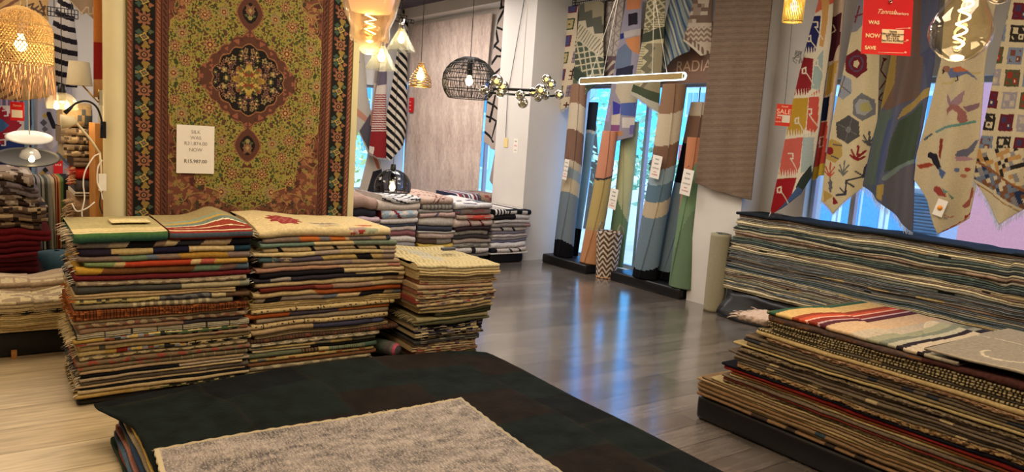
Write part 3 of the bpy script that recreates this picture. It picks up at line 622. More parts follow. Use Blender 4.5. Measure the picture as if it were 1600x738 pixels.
_, HU3, H3 = stack('the shorter third stack', SX(2.345, 4.20), .64, .85, .032, .70, S3, unev=.3, jit=.012, seed=21, sagf=None, group='folded rugs in the shorter stack', lean=lambda q: .012*math.sin(q*7))
ph = empty('remote_control', at(700, 393, z=float(H3.mean())+.004), 'small dark grey handset lying on the cream rug atop the shorter stack', 'remote control')
q = world_loc(ph)
b_ = box('body', (q.x-.055, q.y-.022, q.z+.008), (q.x+.055, q.y+.022, q.z+.030), mat('handset_plastic', '4a4a4e', .4, noise=.03), ph, bev=.006)
mb = MB()
for i in range(6):
    for j in range(2): mb.box((q.x-.04+i*.014, q.y-.012+j*.014, q.z+.0302), (q.x-.033+i*.014, q.y-.005+j*.014, q.z+.032))
mb.build('buttons', 'ink', ph, smooth=False)
# ---- back stacks under the far window
def bstack(ph_, px0, px1, top, layers, seed, y=7.45, dep=.75, z0=.10, gname=None):
    a = at(px0, 340, y=y); b = at(px1, 340, y=y); zt = at((px0+px1)/2, top, y=y).z
    vinyl_base('black covered plinth under the '+ph_, a.x+.02, b.x-.02, y+.05, y+dep-.02, z0-.002)
    stack('the '+ph_, SX(a.x, y), b.x-a.x, dep, z0, zt, layers, unev=.22, jit=.018, seed=seed, group=gname or ('folded rugs in the '+ph_), du=.012, lean=lambda q: .012*math.sin(q*5))
W_, G_, N_ = 'cfc8c0', '8c8684', '2c2c34'
bow = lambda U, Wv: .035*np.sin(np.clip(U, 0, .5)/.5*PI)*np.clip(Wv/.3, 0, 1)
def leafy(U, V, L):
    x = U*L+0*V; y = V+0*U; o = cols3(x.shape, 'b8a090')
    o[np.abs(x-.12-.15*np.sin(y*6)) < .008] = C('6c2c2c'); o[np.abs(y-.2-.12*np.sin(x*16)) < .009] = C('6c2c2c'); o[np.abs((x-.3)-(y-.15)*.8) < .008] = C('5a2a2c'); o[np.abs((x-.42)+(y-.3)*.9) < .007] = C('6c2c2c'); return o
def angular(U, V, L):
    x = U*L+0*V; y = V+0*U; o = cols3(x.shape, 'c8c4c0'); o[(np.abs(y-.09-.25*np.abs(x-.22)) < .012)] = C('2c3450'); o[(np.abs(y-.26-.3*(x-.2)) < .012)] = C('2c3450'); o[(y > .14) & (x > .34) & (y < .30)] = C('6a7078'); return o
sw = lambda a, b, p=.05, w_=.02: on(pl(a), (every(p, w_), b))
bstack('back stack nearest the carpet', 520, 593, 306, [(22, pl('a3887a'), 'dusty pink rug', {'top': bow, 'ntop': 12}), (14, seg('d0c8c0', .4, N_), 'white and black rug', {}), (10, pl('c0a8b0'), 'pale pink rug', {}), (9, pl('8a8488'), 'grey rug', {}), (10, pl(W_), 'white rug', {}), (12, pl('b8a88c'), 'beige rug', {}), (14, pl(G_), 'plain grey rug', {}), (14, pl(W_), 'off white rug', {}), (14, pl('7c7470'), 'taupe rug', {})], 41)
bstack('second back stack', 594, 655, 309, [
 (9, on(pl('c8c4c0'), (lambda U, V, L: np.abs(((V*14+U*2) % 1)-.5) < .16, '30343c')), 'white rug with slate bands', {'ntop': 14}),
 (13, pl('cdbfb4'), 'off white rug', {}), (14, on(pl('cfc6be'), (tris(.15, .06, .2), '9ab0c0'), (tick([.02, .52], .04, .8), '7c2c38')), 'white rug with pale blue and maroon diamonds', {}),
 (9, pl('d0c8c4'), 'plain white rug', {}), (6, pl('4c5468'), 'slate blue rug', {}), (9, pl('ccc0b8'), 'cream white rug', {}), (9, pl('8a5c60'), 'dull rose rug', {}), (9, pl(W_), 'pale rug', {}), (10, pl(G_), 'grey rug', {}), (10, pl(N_), 'dark rug', {}), (10, pl(W_), 'white rug near the floor', {})], 42)
bstack('third back stack', 657, 711, 312, [
 (10, leafy, 'dusty pink rug with dark red branches', {'top': bow, 'ntop': 14}), (9, on(pl('9c9488'), (every(.05, .02), '6c6864')), 'grey rug with a smoky border', {}), (6, pl('8c8880'), 'grey rug', {}),
 (10, on(pl('b89c94'), (tick([.4], .035, -.8), '5c5a68')), 'pink rug with a slate slash', {}), (17, pl('c8c0b4'), 'thick cream white rug', {}), (8, pl('3c3e48'), 'charcoal rug', {'u0': -.03, 'w': -.02}), (3, pl('c8c4c0'), 'thin white rug', {'w': -.02}), (11, pl('c0aca0'), 'pale pinkish rug', {}), (9, seg('5c4a44', .55, '8a847c'), 'brown and grey rug', {}), (9, pl('b89c4c'), 'mustard rug', {}), (9, pl(G_), 'grey rug lower down', {}), (9, pl(W_), 'white rug lower down', {})], 43)
bstack('fourth back stack', 713, 769, 318, [
 (9, angular, 'white rug with navy angular lines', {'ntop': 14, 'top': bow}), (12, on(pl('8c8078'), (band(.0, .15), '6a6c78'), (rnd(.06, .2, 3), 'a05c5c')), 'grey rug with muted roses', {}),
 (10, on(pl('a89484'), (tris(.5, .035, .9, a=.25, b=.9), 'b8483c')), 'beige rug with a coral red peak', {}), (13, on(pl('c4b0a4'), (tick([.45, .75], .03, .6), '702830')), 'pale pink rug with maroon stems', {}),
 (8, pl('3a2c30'), 'dark brown rug', {}), (9, on(pl('9a9488'), (blobs(3, .03, 1), '7c786e')), 'grey marbled rug', {}), (8, pl('45403f'), 'charcoal rug', {}), (9, pl('a49488'), 'taupe rug', {}), (8, on(pl('8c877c'), (rnd(.05, .3, 8), '6a665e')), 'smoky grey rug', {}), (9, seg('c4bcb4', .5, '2a282c', .6, 'c4bcb4'), 'white rug with one black bar', {}), (9, pl(G_), 'grey rug lowest down', {})], 44)
bstack('back stack by the column', 772, 828, 328, [
 (12, on(pl('ccc6c0'), (every(.045, .02, a=.0, b=.42), '141418'), (band(.58, .72), '141418'), (band(.88, 1.1), '141418'), (lambda U, V, L: (V > .06) & (V < .16) & (U > .3), '1c1e24')), 'black and white striped rug', {'ntop': 10}),
 (9, on(seg('1c1a1e', .6, 'c8c0bc'), (vline(-1, 0), '1c1a1e')), 'black rug with a white end', {'fr': (['d8d0c8', '202020'], 'l', 20, .05)}), (8, pl('c4beb8'), 'white rug with a dark left corner', {}), (8, seg('8c8480', .8, '9c7c78'), 'grey rug with a rosy end', {}),
 (8, on(pl('cac4be'), (tick([.33, .66], .03, .8), '1c1c20')), 'white rug with two black dashes', {}), (7, pl('86808c'), 'lilac grey rug', {'fr': (['d8d0c8', '202020'], 'l', 20, .05)}), (6, pl('c8c0bc'), 'thin white rug', {}), (6, pl('a49c9c'), 'pale grey rug', {}), (6, pl('6c6c80'), 'blue grey rug', {}), (11, pl('cfcac6'), 'thick white rug', {'fr': (['d8d0c8', '202020'], 'l', 20, .05)}),
 (9, on(pl('c4b8b0'), (tick([.6, .85], .03, .8), '1c1c20'), (band(0, .14), '1c1c20')), 'cream rug with black dashes', {}), (4, pl('d8d4d0'), 'thin bright white rug', {})], 45, z0=.12)
for i, (p0, p1, lab, pt) in enumerate(((716, 756, 'folded rug with navy, red and white upright stripes behind the fourth back stack', lambda U, V, L: np.stack([C(c) for c in ('30344c', 'c8c0b8', '7c2c34', '30344c', 'a8a49c', '5a2c34', '3c5060', 'c0b8b0')])[((U*16+0*V).astype(int) % 8)]), (756, 787, 'folded kelim with muted red and green shapes beside the white column', on(pl('8a7060'), (rnd(.05, .3, 4, .05), '7c3c34'), (rnd(.05, .3, 7, .05), '5c6450'))))):
    a = at(p0, 304, y=8.5); b = at(p1, 304, y=8.5); HUx = np.linspace(-1, 2, 20)
    o = slab('folded_rug', ((a.x, 8.5, 0), (1, 0, 0), (0, 1, 0)), 0, b.x-a.x-.01, 0, .6, HUx, np.full(20, .60), np.full(20, at(736, 304, y=8.5).z), pt, du=.02); tag(o, lab, 'rug')
    vinyl_base(['black plinth behind the fourth back stack', 'black plinth behind the back stack by the column'][i], a.x, b.x-.01, 8.5, 9.1, .60)
# a slate grey rug end draped between the second and third back stacks is part of the stack above
# ---- low stack at the left edge
def kil(U, V, L):
    x = U*L+0*V; y = V+0*U; o = cols3(x.shape, 'c4b692'); o[(hash2(np.floor(x/.05+np.floor(y/.035)*.5), np.floor(y/.035), 5) < .36)] = C('9a8a72'); o[y < .03] = C('b8a684'); return o
def kil2(U, V, L):
    x = U*L+0*V; y = V+0*U; o = cols3(x.shape, 'a8947c'); k = np.abs(((x/.08) % 1)-.5)*2; o[(y > .12) & (y < .2) & (k > (y-.12)/.08)] = C('c8ba98'); o[(y > .25) & (y < .33)] = C('c0b090'); return o
HUx = np.linspace(-1, 2, 60)
frL = ((-.45, 5.36, 0), (1, 0, 0), (0, 1, 0))
vinyl_base('low black vinyl plinth under the small cream stack at the left edge', -.40, .60, 5.44, 6.0, .175, name='plinth')
box('wooden_foot', (.145, 5.405, 0), (.175, 5.438, .05), 'wood'); tag(bpy.data.objects['wooden_foot'], 'small wooden block against the low black plinth at the left edge', 'block')
LL = [(7, pl('b8a47c'), 'beige kelim fold', {'lv': 2}), (7, on(pl('a8946c'), (tris(.16, .02, .2, a=.4, b=.85), '1c1a18')), 'tan rug with black peaks', {'lv': 2}), (7, pl('c4b080'), 'straw rug', {'lv': 2}), (7, on(pl('ad9866'), (vline(.01, .013), '2c261c')), 'pale olive rug', {'lv': 2}), (8, pl('c0aa78'), 'cream rug', {'lv': 2}), (8, pl('b49e70'), 'plain tan rug', {'lv': 2}), (8, pl('c0ac80'), 'cream bottom rug', {'lv': 2})]
_, HUl, Hl = stack('the low left edge stack', frL, 1.05, .62, .178, .335, LL, unev=.35, jit=.015, seed=61, first=2, group='folded rugs in the low left stack')
wv = lambda U, Wv: .012*np.sin(U*11+Wv*9)+.01*np.sin(U*23)*np.exp(-Wv*4)
o = slab('folded_rug', frL, .05, 1.06, -.01, .36, HUl, Hl, Hl+.045, kil, leaves=2, ntop=24, top=wv, seed=71); tag(o, 'cream kelim with tan dashes, second down in the low left edge stack', 'rug', 'folded rugs in the low left stack')
fringe(o, [np.array(frL[0])+np.array([1.06, .02+.3*i/40, float(Hl.mean())+.03]) for i in range(40)], (.8, 0, .3), .07, ['c8b890', 'a89878'], seed=2)
o = slab('folded_rug', frL, -.05, .93, .38, .75, HUl, Hl+.01, Hl+.085, kil2, leaves=2, ntop=14, top=wv, seed=72); tag(o, 'taupe kelim with cream triangles, topmost in the low left edge stack', 'rug', 'folded rugs in the low left stack')
# ---- dark red pile behind it
frD = ((-.75, 6.7, 0), (1, 0, 0), (0, 1, 0)); wd = 1.13
red = lambda c: on(pl(c), (vline(.03, .04), '2c0c10'))
cow = on(pl('8a7a6c'), (blobs(3, .05, .2), '3a2c26'), (blobs(6, .035, 1.0), 'b0a498'))
cow2 = on(pl('5a483c'), (rnd(.03, .35, 5, .02), 'a08a6c'), (rnd(.03, .25, 7, .02), '2a2020'))
DR = [(13, cow, 'brown and white shaggy rug', {'rough': .014}), (12, on(pl('6a6064'), (blobs(9, .05, .6), '3a302e')), 'grey brown shaggy rug', {'rough': .01, 'lv': 2}), (12, cow, 'mottled brown shaggy rug', {'rough': .012, 'lv': 2}), (15, cow2, 'brown chequered rug', {'rough': .008, 'lv': 2}), (12, cow2, 'brown and beige chequered rug', {'rough': .006}),
      (13, red('5c1418'), 'dark red rug', {'lv': 2}), (12, pl('4c1014'), 'deep red rug', {'lv': 2}), (14, red('54141a'), 'crimson rug', {'lv': 2}), (14, pl('3c0c10'), 'oxblood rug', {'lv': 2}), (12, pl('2c1412'), 'dark brown rug', {'lv': 2}), (14, pl('201414'), 'near black rug', {'lv': 2}), (14, pl('3a2a24'), 'dark brown patterned rug', {'lv': 2, 'rough': .008})]
stack('the dark red pile', frD, wd, .8, .02, 1.05, DR, unev=.3, jit=.02, jend=.05, seed=81, group='folded rugs in the dark red pile', du=.012, ushift=lambda q: (0, -.02+.05*math.sin(q*3)-.10*max(0, q-.7)/.3))
# ---- striped serape hung over a covered rack behind the pile
def drape(name, lab, x0, x1, yf, zt, zb, pat, depth=.5, seed=1, folds=7):
    nx, nz = 150, 40; V = []; 
    prof = [(yf+depth*(1-i/12), zt+.0) for i in range(12)]+[(yf-.012, zt-.02)]+[(yf-.02-.02*(i/nz), zt-.02-(zt-.02-zb)*(i+1)/nz) for i in range(nz)]
    for i in range(nx+1):
        u = i/nx
        for j, (y, z) in enumerate(prof):
            f = max(0, (j-12)/nz); V.append((x0+(x1-x0)*u*(1-.04*f)+.02*f, y-.03*f*(math.sin(u*folds*2*PI+seed)+.5*math.sin(u*folds*4.4*PI)), z+.012*math.sin(u*9)*(1 if j > 11 else .6)))
    nv = len(prof)-1; F = gridF(nx, nv); U = ((np.arange(nx)+.5)/nx)[:, None]; Vv = np.linspace(0, 1, nv)[None, :]
    o = mk(name, V, F, 'flat', colors=pat(U, Vv, x1-x0).reshape(-1, 3), loc=((x0+x1)/2, yf, zt)); md = o.modifiers.new('thick', 'SOLIDIFY'); md.thickness = .006
    return tag(o, lab, 'rug')
a = at(20, 285, y=8.0); b = at(115, 285, y=8.0); zb_ = at(95, 388, y=7.95).z
drape('hanging_rug', 'rug striped grey, rust and green draped over a rack behind the dark red pile', a.x, b.x, 8.0, at(80, 280, y=8.0).z, zb_,
      seg('8a8078', .12, '5a2c20', .16, '8a5030', .2, 'a07c40', .25, '7c746c', .27, '1c1c1e', .33, '8a827a', .35, '1c1c20', .38, '7a7470', .44, '22221e', .46, '8a8272', .50, '42423c', .56, '7c7664', .62, 'a89878', .67, '5c1c14', .70, 'b08c5c', .715, '6c2418', .735, 'a07840', .77, '54683c', .82, '26301e', .84, '1a1a1c'))
box('display_rack', (a.x+.02, 8.03, .02), (b.x-.04, 8.5, at(80, 280, y=8.0).z-.02), 'black'); tag(bpy.data.objects['display_rack'], 'dark rack carrying the draped striped rug', 'rack')
# teal pouf and the black cleaner beside it
q = at(92, 412, y=7.3); pf = empty('floor_pouf', (q.x, 7.45, 0), 'dull teal floor pouf below the striped draped rug', 'pouf')
mb = MB(); mb.lathe([(.001, .02), (.17, .02), (.25, .08), (.275, .17), (.25, .26), (.16, .32), (.02, .335), (.001, .335)], (q.x, 7.45, 0), 28); mb.build('cushion_body', mat('teal_fabric', '2c4a50', .9, noise=.2, bump=.4), pf)
mb = MB(); mb.lathe([(.02, 0), (.022, .006), (.012, .014), (.001, .016)], (q.x, 7.45, .334), 12); mb.build('button', mat('teal_button', '20383c', .7), pf)
q = at(97, 405, y=7.0); rv = empty('robot_vacuum', (q.x, 7.0, 0), 'black domed appliance with a small white label in front of the teal pouf', 'appliance')
mb = MB(); mb.lathe([(.001, .01), (.14, .01), (.16, .05), (.155, .10), (.12, .17), (.06, .20), (.001, .205)], (q.x, 7.0, 0), 28); mb.build('shell', 'black', rv)
box('label_plate', (q.x-.03, 6.838, .06), (q.x+.03, 6.85, .085), 'paper', rv)
a, b = at(78, 456, z=.012), at(118, 442, z=.012); mb = MB(); mb.tube([a, b], .012, 8); tag(mb.build('black_rod', 'black', loc=tuple(a)), 'thin black rod lying on the floor behind the low left stack', 'rod')
# ---- long stack below the right hand window (faces -X, its far end at the left)
SY = lambda x, y: ((x, y, 0), (0, -1, 0), (1, 0, 0))
rr = random.Random(5); LG = []; pal = [('4c5852', 'dark green'), ('75776a', 'grey green'), ('aba084', 'beige'), ('86705f', 'brown'), ('5c646a', 'slate'), ('77716c', 'grey'), ('bdb08e', 'pale tan'), ('353a3c', 'near black'), ('8a8474', 'olive grey')]
seq = [7, 3, 8, 5, 2, 6, 8, 0, 1, 7, 2, 3, 3, 8, 0, 0, 7, 2, 6, 3, 6, 8, 1, 4, 5, 5, 4, 8, 5, 3, 4, 5, 8, 4, 0, 4, 6, 2, 5, 3, 8, 2, 1, 5, 6, 4, 8, 2, 6, 2]
det = ['with scattered dark marks', 'with a broken pale line', 'plain', 'with a looped edge', 'with brown checks', 'with a fine pale edge']
for k, s in enumerate(seq):
    c, nm = pal[s]; kd = rr.randrange(6); b_ = pl(c); c_l = tuple(C(c)*1.5); c_d = tuple(C(c)*.55)
    if kd == 0: b_ = on(b_, (rnd(.07, .05, k, .1), '26241f'), (rnd(.12, .06, k+50, .1), 'a08c68'))
    if kd == 1: b_ = on(b_, (rnd(.05, .4, k, .1), c_l))
    if kd == 3: b_ = on(b_, (every(.03, .012), c_l))
    if kd == 4: b_ = on(b_, (rnd(.13, .14, k, .1), c_d), (rnd(.2, .08, k+9, .1), 'a89468'))
    if kd == 5: b_ = on(b_, (vline(.007, .0095), c_l))
    LG.append((rr.uniform(.7, 1.4), b_, 'long %s rug %s' % (nm, det[kd]), {'lv': 1, 'w': rr.uniform(-.004, .006)}))
LG[0] = (1.4, seg('1c2228', .9, '20262c'), 'long near black rug with a bluish sheen', {'u0': -.01, 'w': -.015})
vinyl_base('black vinyl covered plinth under the long stack by the window', 5.99, 6.38, .2, 4.36, .26, name='plinth')
stack('the long window stack', SY(5.95, 4.47), 4.4, .42, .262, 1.03, LG, unev=.45, jit=.006, jend=.02, seed=101, group='long rugs stacked under the right window', du=.03,
      ushift=lambda q: (.13*(q-.0)-.10, 0), lean=lambda q: .0)
# crumpled vinyl corner of that plinth
mb = MB(); rr = random.Random(2); pts = []
o_ = at(1128, 478, x=5.93)
for i in range(15):
    for j in range(8):
        u, v = i/14, j/7; pts.append((5.93-.10*(1-v)**1.5-.02*math.sin(u*9+v*3)+rr.uniform(-.012, .012), 4.47-u*1.15+.03*math.sin(v*6), .004+.25*v+rr.uniform(-.004, .004)*(j > 0)))
cv = mk('vinyl_cover', pts, gridF(14, 7), 'black_cover', loc=(5.93, 4.4, 0)); md = cv.modifiers.new('t', 'SOLIDIFY'); md.thickness = .003; tag(cv, 'crumpled shiny black vinyl sheet hanging from the plinth of the long stack', 'plinth cover')
q = at(1213, 339, x=6.03); card('tag_holder', 'small clear acrylic holder standing on the far end of the long stack', (6.02, q.y, q.z+.012), (0.1, -1, 0), (.5, 0, .86), .13, .05, glassy('clear_acrylic', (.95, .97, 1), .25), [], cat='sign holder', th=.004)
# ---- front right stack (faces -X)
top_u = np.array([0])
def serape2(U, V, L):
    x = U*L+0*V; y = V+0*U; k = x-.35*y*0-.02; s = x*1.0 + .35*np.clip(y-.03, 0, 9)*0; o = cols3(x.shape, 'b8a078')
    s = x + .06*np.clip(y-.03, 0, 9) + .02*np.sin(y*7)
    for a, b, c in ((-9, .02, '6c6a50'), (.02, .06, '33513c'), (.06, .16, 'c2a066'), (.16, .20, '8a3a22'), (.20, .235, 'b84c30'), (.235, .25, 'd8a890'), (.25, .30, '7c2c20'), (.30, .315, 'b89a98'), (.315, .35, '4c2028'), (.35, .48, 'c0a07c'), (.48, .56, 'b0a088'), (.56, .62, '8c8a70'), (.62, .66, '6c7060'), (.66, .70, 'a09a84'), (.70, .735, '241c20'), (.735, .80, 'b0a088'), (.80, .83, '241c20'), (.83, .9, 'a09880'), (.9, 9, '8c8070')):
        o[(s > a) & (s <= b)] = C(c)
    return o
def greyswirl(U, V, L):
    x = U*L+0*V; y = V+0*U; o = cols3(x.shape, '857b6c'); 
    for cx, cy, r in ((.28, .30, .12), (.55, .42, .10), (.75, .2, .12), (1.0, .4, .1), (1.2, .2, .11)):
        d = np.hypot((x-cx), (y-cy)*.8); an = np.arctan2(y-cy, x-cx); o[(np.abs(d-r-.02*np.sin(an*2)) < .008) & (an < 1.8)] = C('b3a68c')
    o[(y > .02) & (y < .045)] = C('9c8c6c'); o[(np.abs(y-.55-.03*np.sin(x*12)) < .006)] = C('a89c84'); return o
braid = lambda s: on(pl('a99a74'), (every(.018, .008, s), '3c3020'))
dash = lambda c, s, d='b09c74': on(pl(c), (rnd(.055, .07, s, .2), d))
FR = [
 (13, on(pl('5c4a44'), (lambda U, V, L: (V < .010) & (U > .28) & (np.sin(U*60) > 0), '7c2c1c'), (rnd(.05, .2, 3, .01), '8c5c38'), (band(.30, .5), '4a2c28')), 'brown fringed rug with a rust red lower edge', {'rough': .006}),
 (5, braid(0), 'cream rug with a braided edge', {'rough': .003}), (5, braid(.3), 'cream rug with a beaded braid', {'rough': .003}), (5, braid(.6), 'cream knotted edge rug', {'rough': .003}), (5, braid(.1), 'cream rug with a looped braid', {'rough': .003}),
 (6, dash('6c6458', 1), 'grey rug', {}), (5, braid(.8), 'pale braided rug', {'u0': -.03}), (9, pl('b8a070'), 'thick cream rug', {'u0': -.04}),
 (7, on(pl('8c6c50'), (rnd(.012, .3, 6, .006), 'a08468')), 'brown shaggy edged rug', {'rough': .012}), (7, dash('706250', 2), 'taupe rug with a few pale dashes', {'u0': -.07}), (7, dash('665a4c', 3, '34363c'), 'dark taupe rug', {'u0': -.08}),
 (7, dash('7c6c50', 4), 'olive brown rug', {'u0': -.06}), (6, pl('b09c6c'), 'pale straw rug with a curled corner', {'u0': -.1}), (3, pl('2e281f'), 'thin dark rug', {}), (8, on(pl('7c6c54'), (rnd(.012, .3, 8, .006), '94846c')), 'shaggy taupe rug', {'rough': .012, 'u0': -.09}),
 (6, dash('6a5c50', 5), 'grey brown rug with cream dashes', {'u0': -.1}), (6, dash('66584a', 6), 'grey brown rug with pale marks', {'u0': -.11}), (6, dash('6e6050', 7), 'brown rug with small cream blocks', {'u0': -.1}), (6, dash('60564a', 8), 'plain grey brown rug', {'u0': -.1}), (6, dash('6c604e', 9), 'faded olive rug', {'u0': -.08}),
 (9, on(pl('a0845c'), (rnd(.012, .4, 9, .006), '8a6c4c')), 'sandy shaggy rug', {'rough': .016, 'u0': -.09}), (6, pl('14131c'), 'midnight blue rug', {'u0': -.13}), (9, pl('7c2420'), 'brick red rug', {'u0': -.12}), (4, pl('6a3a1c'), 'rust brown rug', {'u0': -.11}), (7, pl('b8a274'), 'cream rug under the red one', {'u0': -.11}),
 (7, dash('6c5c4c', 10), 'taupe rug with dashes', {'u0': -.12}), (4, pl('6c2a20'), 'thin dark red rug', {'u0': -.12}), (9, on(pl('8a7050'), (rnd(.012, .4, 19, .006), '9c8464')), 'rough sandy rug', {'rough': .012, 'u0': -.13}),
 (5, pl('a8946a'), 'thin straw rug', {'u0': -.17}), (7, pl('7c6448'), 'brown rug', {'u0': -.19}), (6, pl('927a58'), 'light brown rug', {'u0': -.2}), (5, pl('a48e60'), 'straw coloured rug', {'u0': -.2}), (8, pl('8a6c4c'), 'tan rug', {'u0': -.2}), (8, dash('7c6448', 12, '34424c'), 'brown rug with slate marks', {'u0': -.2}),
 (5, pl('a08a62'), 'thin beige rug', {'u0': -.2}), (9, dash('86694c', 15, '3a302a'), 'tan bottom rug', {'u0': -.2})]
for l in FR:
    if 'u0' in l[3]: l[3]['u0'] = l[3]['u0']*2.1/2.7
frR = SY(3.45, 2.30)
vinyl_base('black vinyl covered plinth under the stack at the front right', 3.46, 4.40, -.3, 2.74, .15, name='plinth')
_, HUr, Hr = stack('the front right stack', frR, 2.7, .95, .155, .74, FR, unev=.22, jit=.01, jend=.02, seed=131, first=2, group='rugs stacked at the front right', du=.008,
      ushift=lambda q: (.0-.0*q, 0), lean=lambda q: 0)
sagt = lambda U, Wv: -.02*np.clip(Wv/.9, 0, 1)-.006+.006*np.sin(U*5+Wv*6)
o = slab('folded_rug', frR, -.02, .95, -.01, .95, HUr, Hr, Hr+.022, serape2, ntop=70, top=sagt, seed=201); tag(o, 'multicoloured striped rug on the far end of the front right stack', 'rug', 'rugs stacked at the front right')
o = slab('folded_rug', frR, .80, 2.6, -.006, .92, HUr, Hr+.031, Hr+.044, greyswirl, ntop=60, top=lambda U, Wv: .003*np.sin(U*5+Wv*6), seed=202); tag(o, 'taupe rug with cream swirls on top of the front right stack', 'rug', 'rugs stacked at the front right')
sh = slab('shaggy_rug', frR, -.24, -.045, .03, .30, HUr, Hr-.085, Hr-.045, pl('b09c90'), rough=.012, ntop=10, seed=203); tag(sh, 'pale pinkish shaggy sheepskin end poking from the front right stack', 'rug')
fringe(sh, [np.array((3.49+.24*i/60, 2.30+.24, float(Hr.mean())-.065+R.uniform(-.012, .012))) for i in range(60)], (-.2, 1, .2), .06, ['c0ac9c', 'a8948c'], seed=8, rad=.003)
# ---- low black leather pile in the foreground
X0, X1, Y1 = .48, 2.64, 3.84
colsS = [('2c3a30', 'dark green'), ('8a4438', 'brick red'), ('4c6074', 'slate blue'), ('9c6c60', 'dusty rose'), ('6c6850', 'olive grey'), ('2c3c54', 'navy blue'), ('8c8068', 'taupe'), ('c8a85c', 'yellow')]
zc = .02; frB = ((X0, 0, 0), (0, 1, 0), (1, 0, 0)); HUb = np.linspace(0, 4.5, 30)
for k, (c, nm) in enumerate(colsS):
    t = .0205
    o = slab('flat_rug', frB, .6, Y1-.04-.012*(k % 3), .004+.007*k+.006*math.sin(k*2.1), X1-X0-.10, HUb, np.full(30, zc), np.full(30, zc+t), pl(c), du=.05, ntop=2, seed=300+k)
    tag(o, '%s rug edge, %s under the black cowhide rug' % (nm, 'lowest' if k == 0 else ORD[k]+' from the bottom'), 'rug', 'rugs under the black hide rug'); zc += t
vinyl_base('black plinth under the low foreground pile', X0+.03, X1-.1, .7, Y1-.08, .018, bev=.004)
nx, ny = 130, 130; V = np.zeros((nx+1, ny+1, 3)); xa0, xa1, ya0, ya1 = X0+.055, X1+.30, .55, Y1
zt_ = zc+.020
sm = lambda t: (lambda c: c*c*(3-2*c))(max(0., min(1., t)))
def hz_(x, y): return zt_+.008*math.sin(x*5+y*2)*math.sin(y*4)+.05*math.exp(-((x-1.6)/.7)**2)*sm((y-2.9)/.9)
for i in range(nx+1):
    for j in range(ny+1):
        u, v = i/nx, j/ny; y = ya0+(ya1-ya0)*v; y += v**6*(.12*math.sin(PI*min(1, u/.9))-.02); xl_ = xa0-.115*sm((y-3.45)/.3); x = xl_+(xa1-xl_)*u
        if u > .74 and v > .84:
            cx, cy = xl_+(xa1-xl_)*.74, ya0+(ya1-ya0)*.84; du_, dv_ = (x-cx), (y-cy); rx, ry = (xa1-cx), (ya1-cy)+.001; m_ = max(du_/rx, dv_/ry); l_ = math.hypot(du_/rx, dv_/ry)
            if l_ > 0: x, y = cx+du_*m_/l_, cy+dv_*m_/l_
        z = hz_(x, y); e_ = min(1, max(0, x-(X1-.03))/.31); z = z-(z-.03)*(e_**1.2)
        ov2 = max(0, y-(Y1+.02)); z -= .05*min(1, ov2/.10)
        z += .010*math.sin(y*14)*sm(1-(x-xl_)/.06)*sm((y-3.2)/.3)
        V[i, j] = (x, y, z)
ii, jj = np.meshgrid(np.arange(nx), np.arange(ny), indexing='ij'); px_ = (ii+.5)/nx*(xa1-xa0); py_ = (jj+.5)/ny*(ya1-ya0)
hh = hash2(np.floor(px_/.46), np.floor(py_/.40+np.floor(px_/.46)*.5), 3); hc = np.where((hh < .33)[..., None], C('0d1011'), np.where((hh < .66)[..., None], C('111815'), C('1a1410')))
sm_ = (np.abs(px_/.46-np.round(px_/.46)) < .02) | (np.abs((py_/.40+np.floor(px_/.46)*.5) % 1) < .03); hc[sm_] = C('191a16')
V[:, :, :2] += (np.random.RandomState(2).rand(nx+1, ny+1, 2)-.5)*.003
hide = mat('black_cowhide', attr=True, rough=.92, noise=.55, nscale=9, bump=.7, bscale=60, spec=.12)
o = mk('cowhide_rug', V.reshape(-1, 3), gridF(nx, ny), hide, colors=hc.reshape(-1, 3), loc=(1.4, 2.2, zt_)); md = o.modifiers.new('thick', 'SOLIDIFY'); md.thickness = .006; md.offset = 1
tag(o, 'large black patchwork cowhide rug draped over the low foreground pile', 'rug')
# grey distressed rug lying on it
P4 = [at(240, 706, z=zt_+.02), at(720, 626, z=zt_+.02), at(872, 738, z=zt_+.02)]
A, B, D_ = P4; Bv = B-A; Dv = D_-B; nx, ny = 280, 300; Dv = Dv.normalized()*1.9; V = np.zeros((nx+1, ny+1, 3))
for i in range(nx+1):
    for j in range(ny+1):
        p = A+Bv*(i/nx)+Dv*(j/ny); edge = .004*math.sin(i*.5)*(j == 0)+.003*math.sin(j*.6)*(i in (0, nx)); zz = hz_(p.x, p.y)+.022+.004*math.sin(i*.025+j*.015)
        V[i, j] = (p.x+edge, p.y+edge, zz)
ii, jj = np.meshgrid(np.arange(nx), np.arange(ny), indexing='ij'); rs = np.random.RandomState(4)
def smooth_noise(n, m_, k, l): 
    g = rs.rand(n//k+3, m_//l+3); a = np.arange(n)/k; b = np.arange(m_)/l; i0 = a.astype(int); j0 = b.astype(int); fa = (a-i0)[:, None]; fb = (b-j0)[None, :]
    return (g[i0][:, j0]*(1-fa)+g[i0+1][:, j0]*fa)*(1-fb)+(g[i0][:, j0+1]*(1-fa)+g[i0+1][:, j0+1]*fa)*fb
def distress(nx, ny, c0, c1, c2, k=8, l=14, sp=.8):
    n_ = smooth_noise(nx, ny, k, l)*.5+smooth_noise(nx, ny, k*3, l*2)*.35+smooth_noise(nx, ny, 1, 3)*.5*sp; n_ = (n_-n_.min())/(n_.max()-n_.min()); s_ = rs.rand(nx, ny)
    t = n_[..., None]; o = C(c0)*(1-t)+C(c1)*t; o = np.where((s_ < .16)[..., None], o*.6+C(c2)*.4, o); return o
gc = distress(nx, ny, '23212b', 'aa9e94', 'c4b6a2', 10, 4, 1.0)
gc[:, :3] = C('a89878'); gc[-3:, :] = C('9c9078'); gc[:4, :] = C('b8a888')
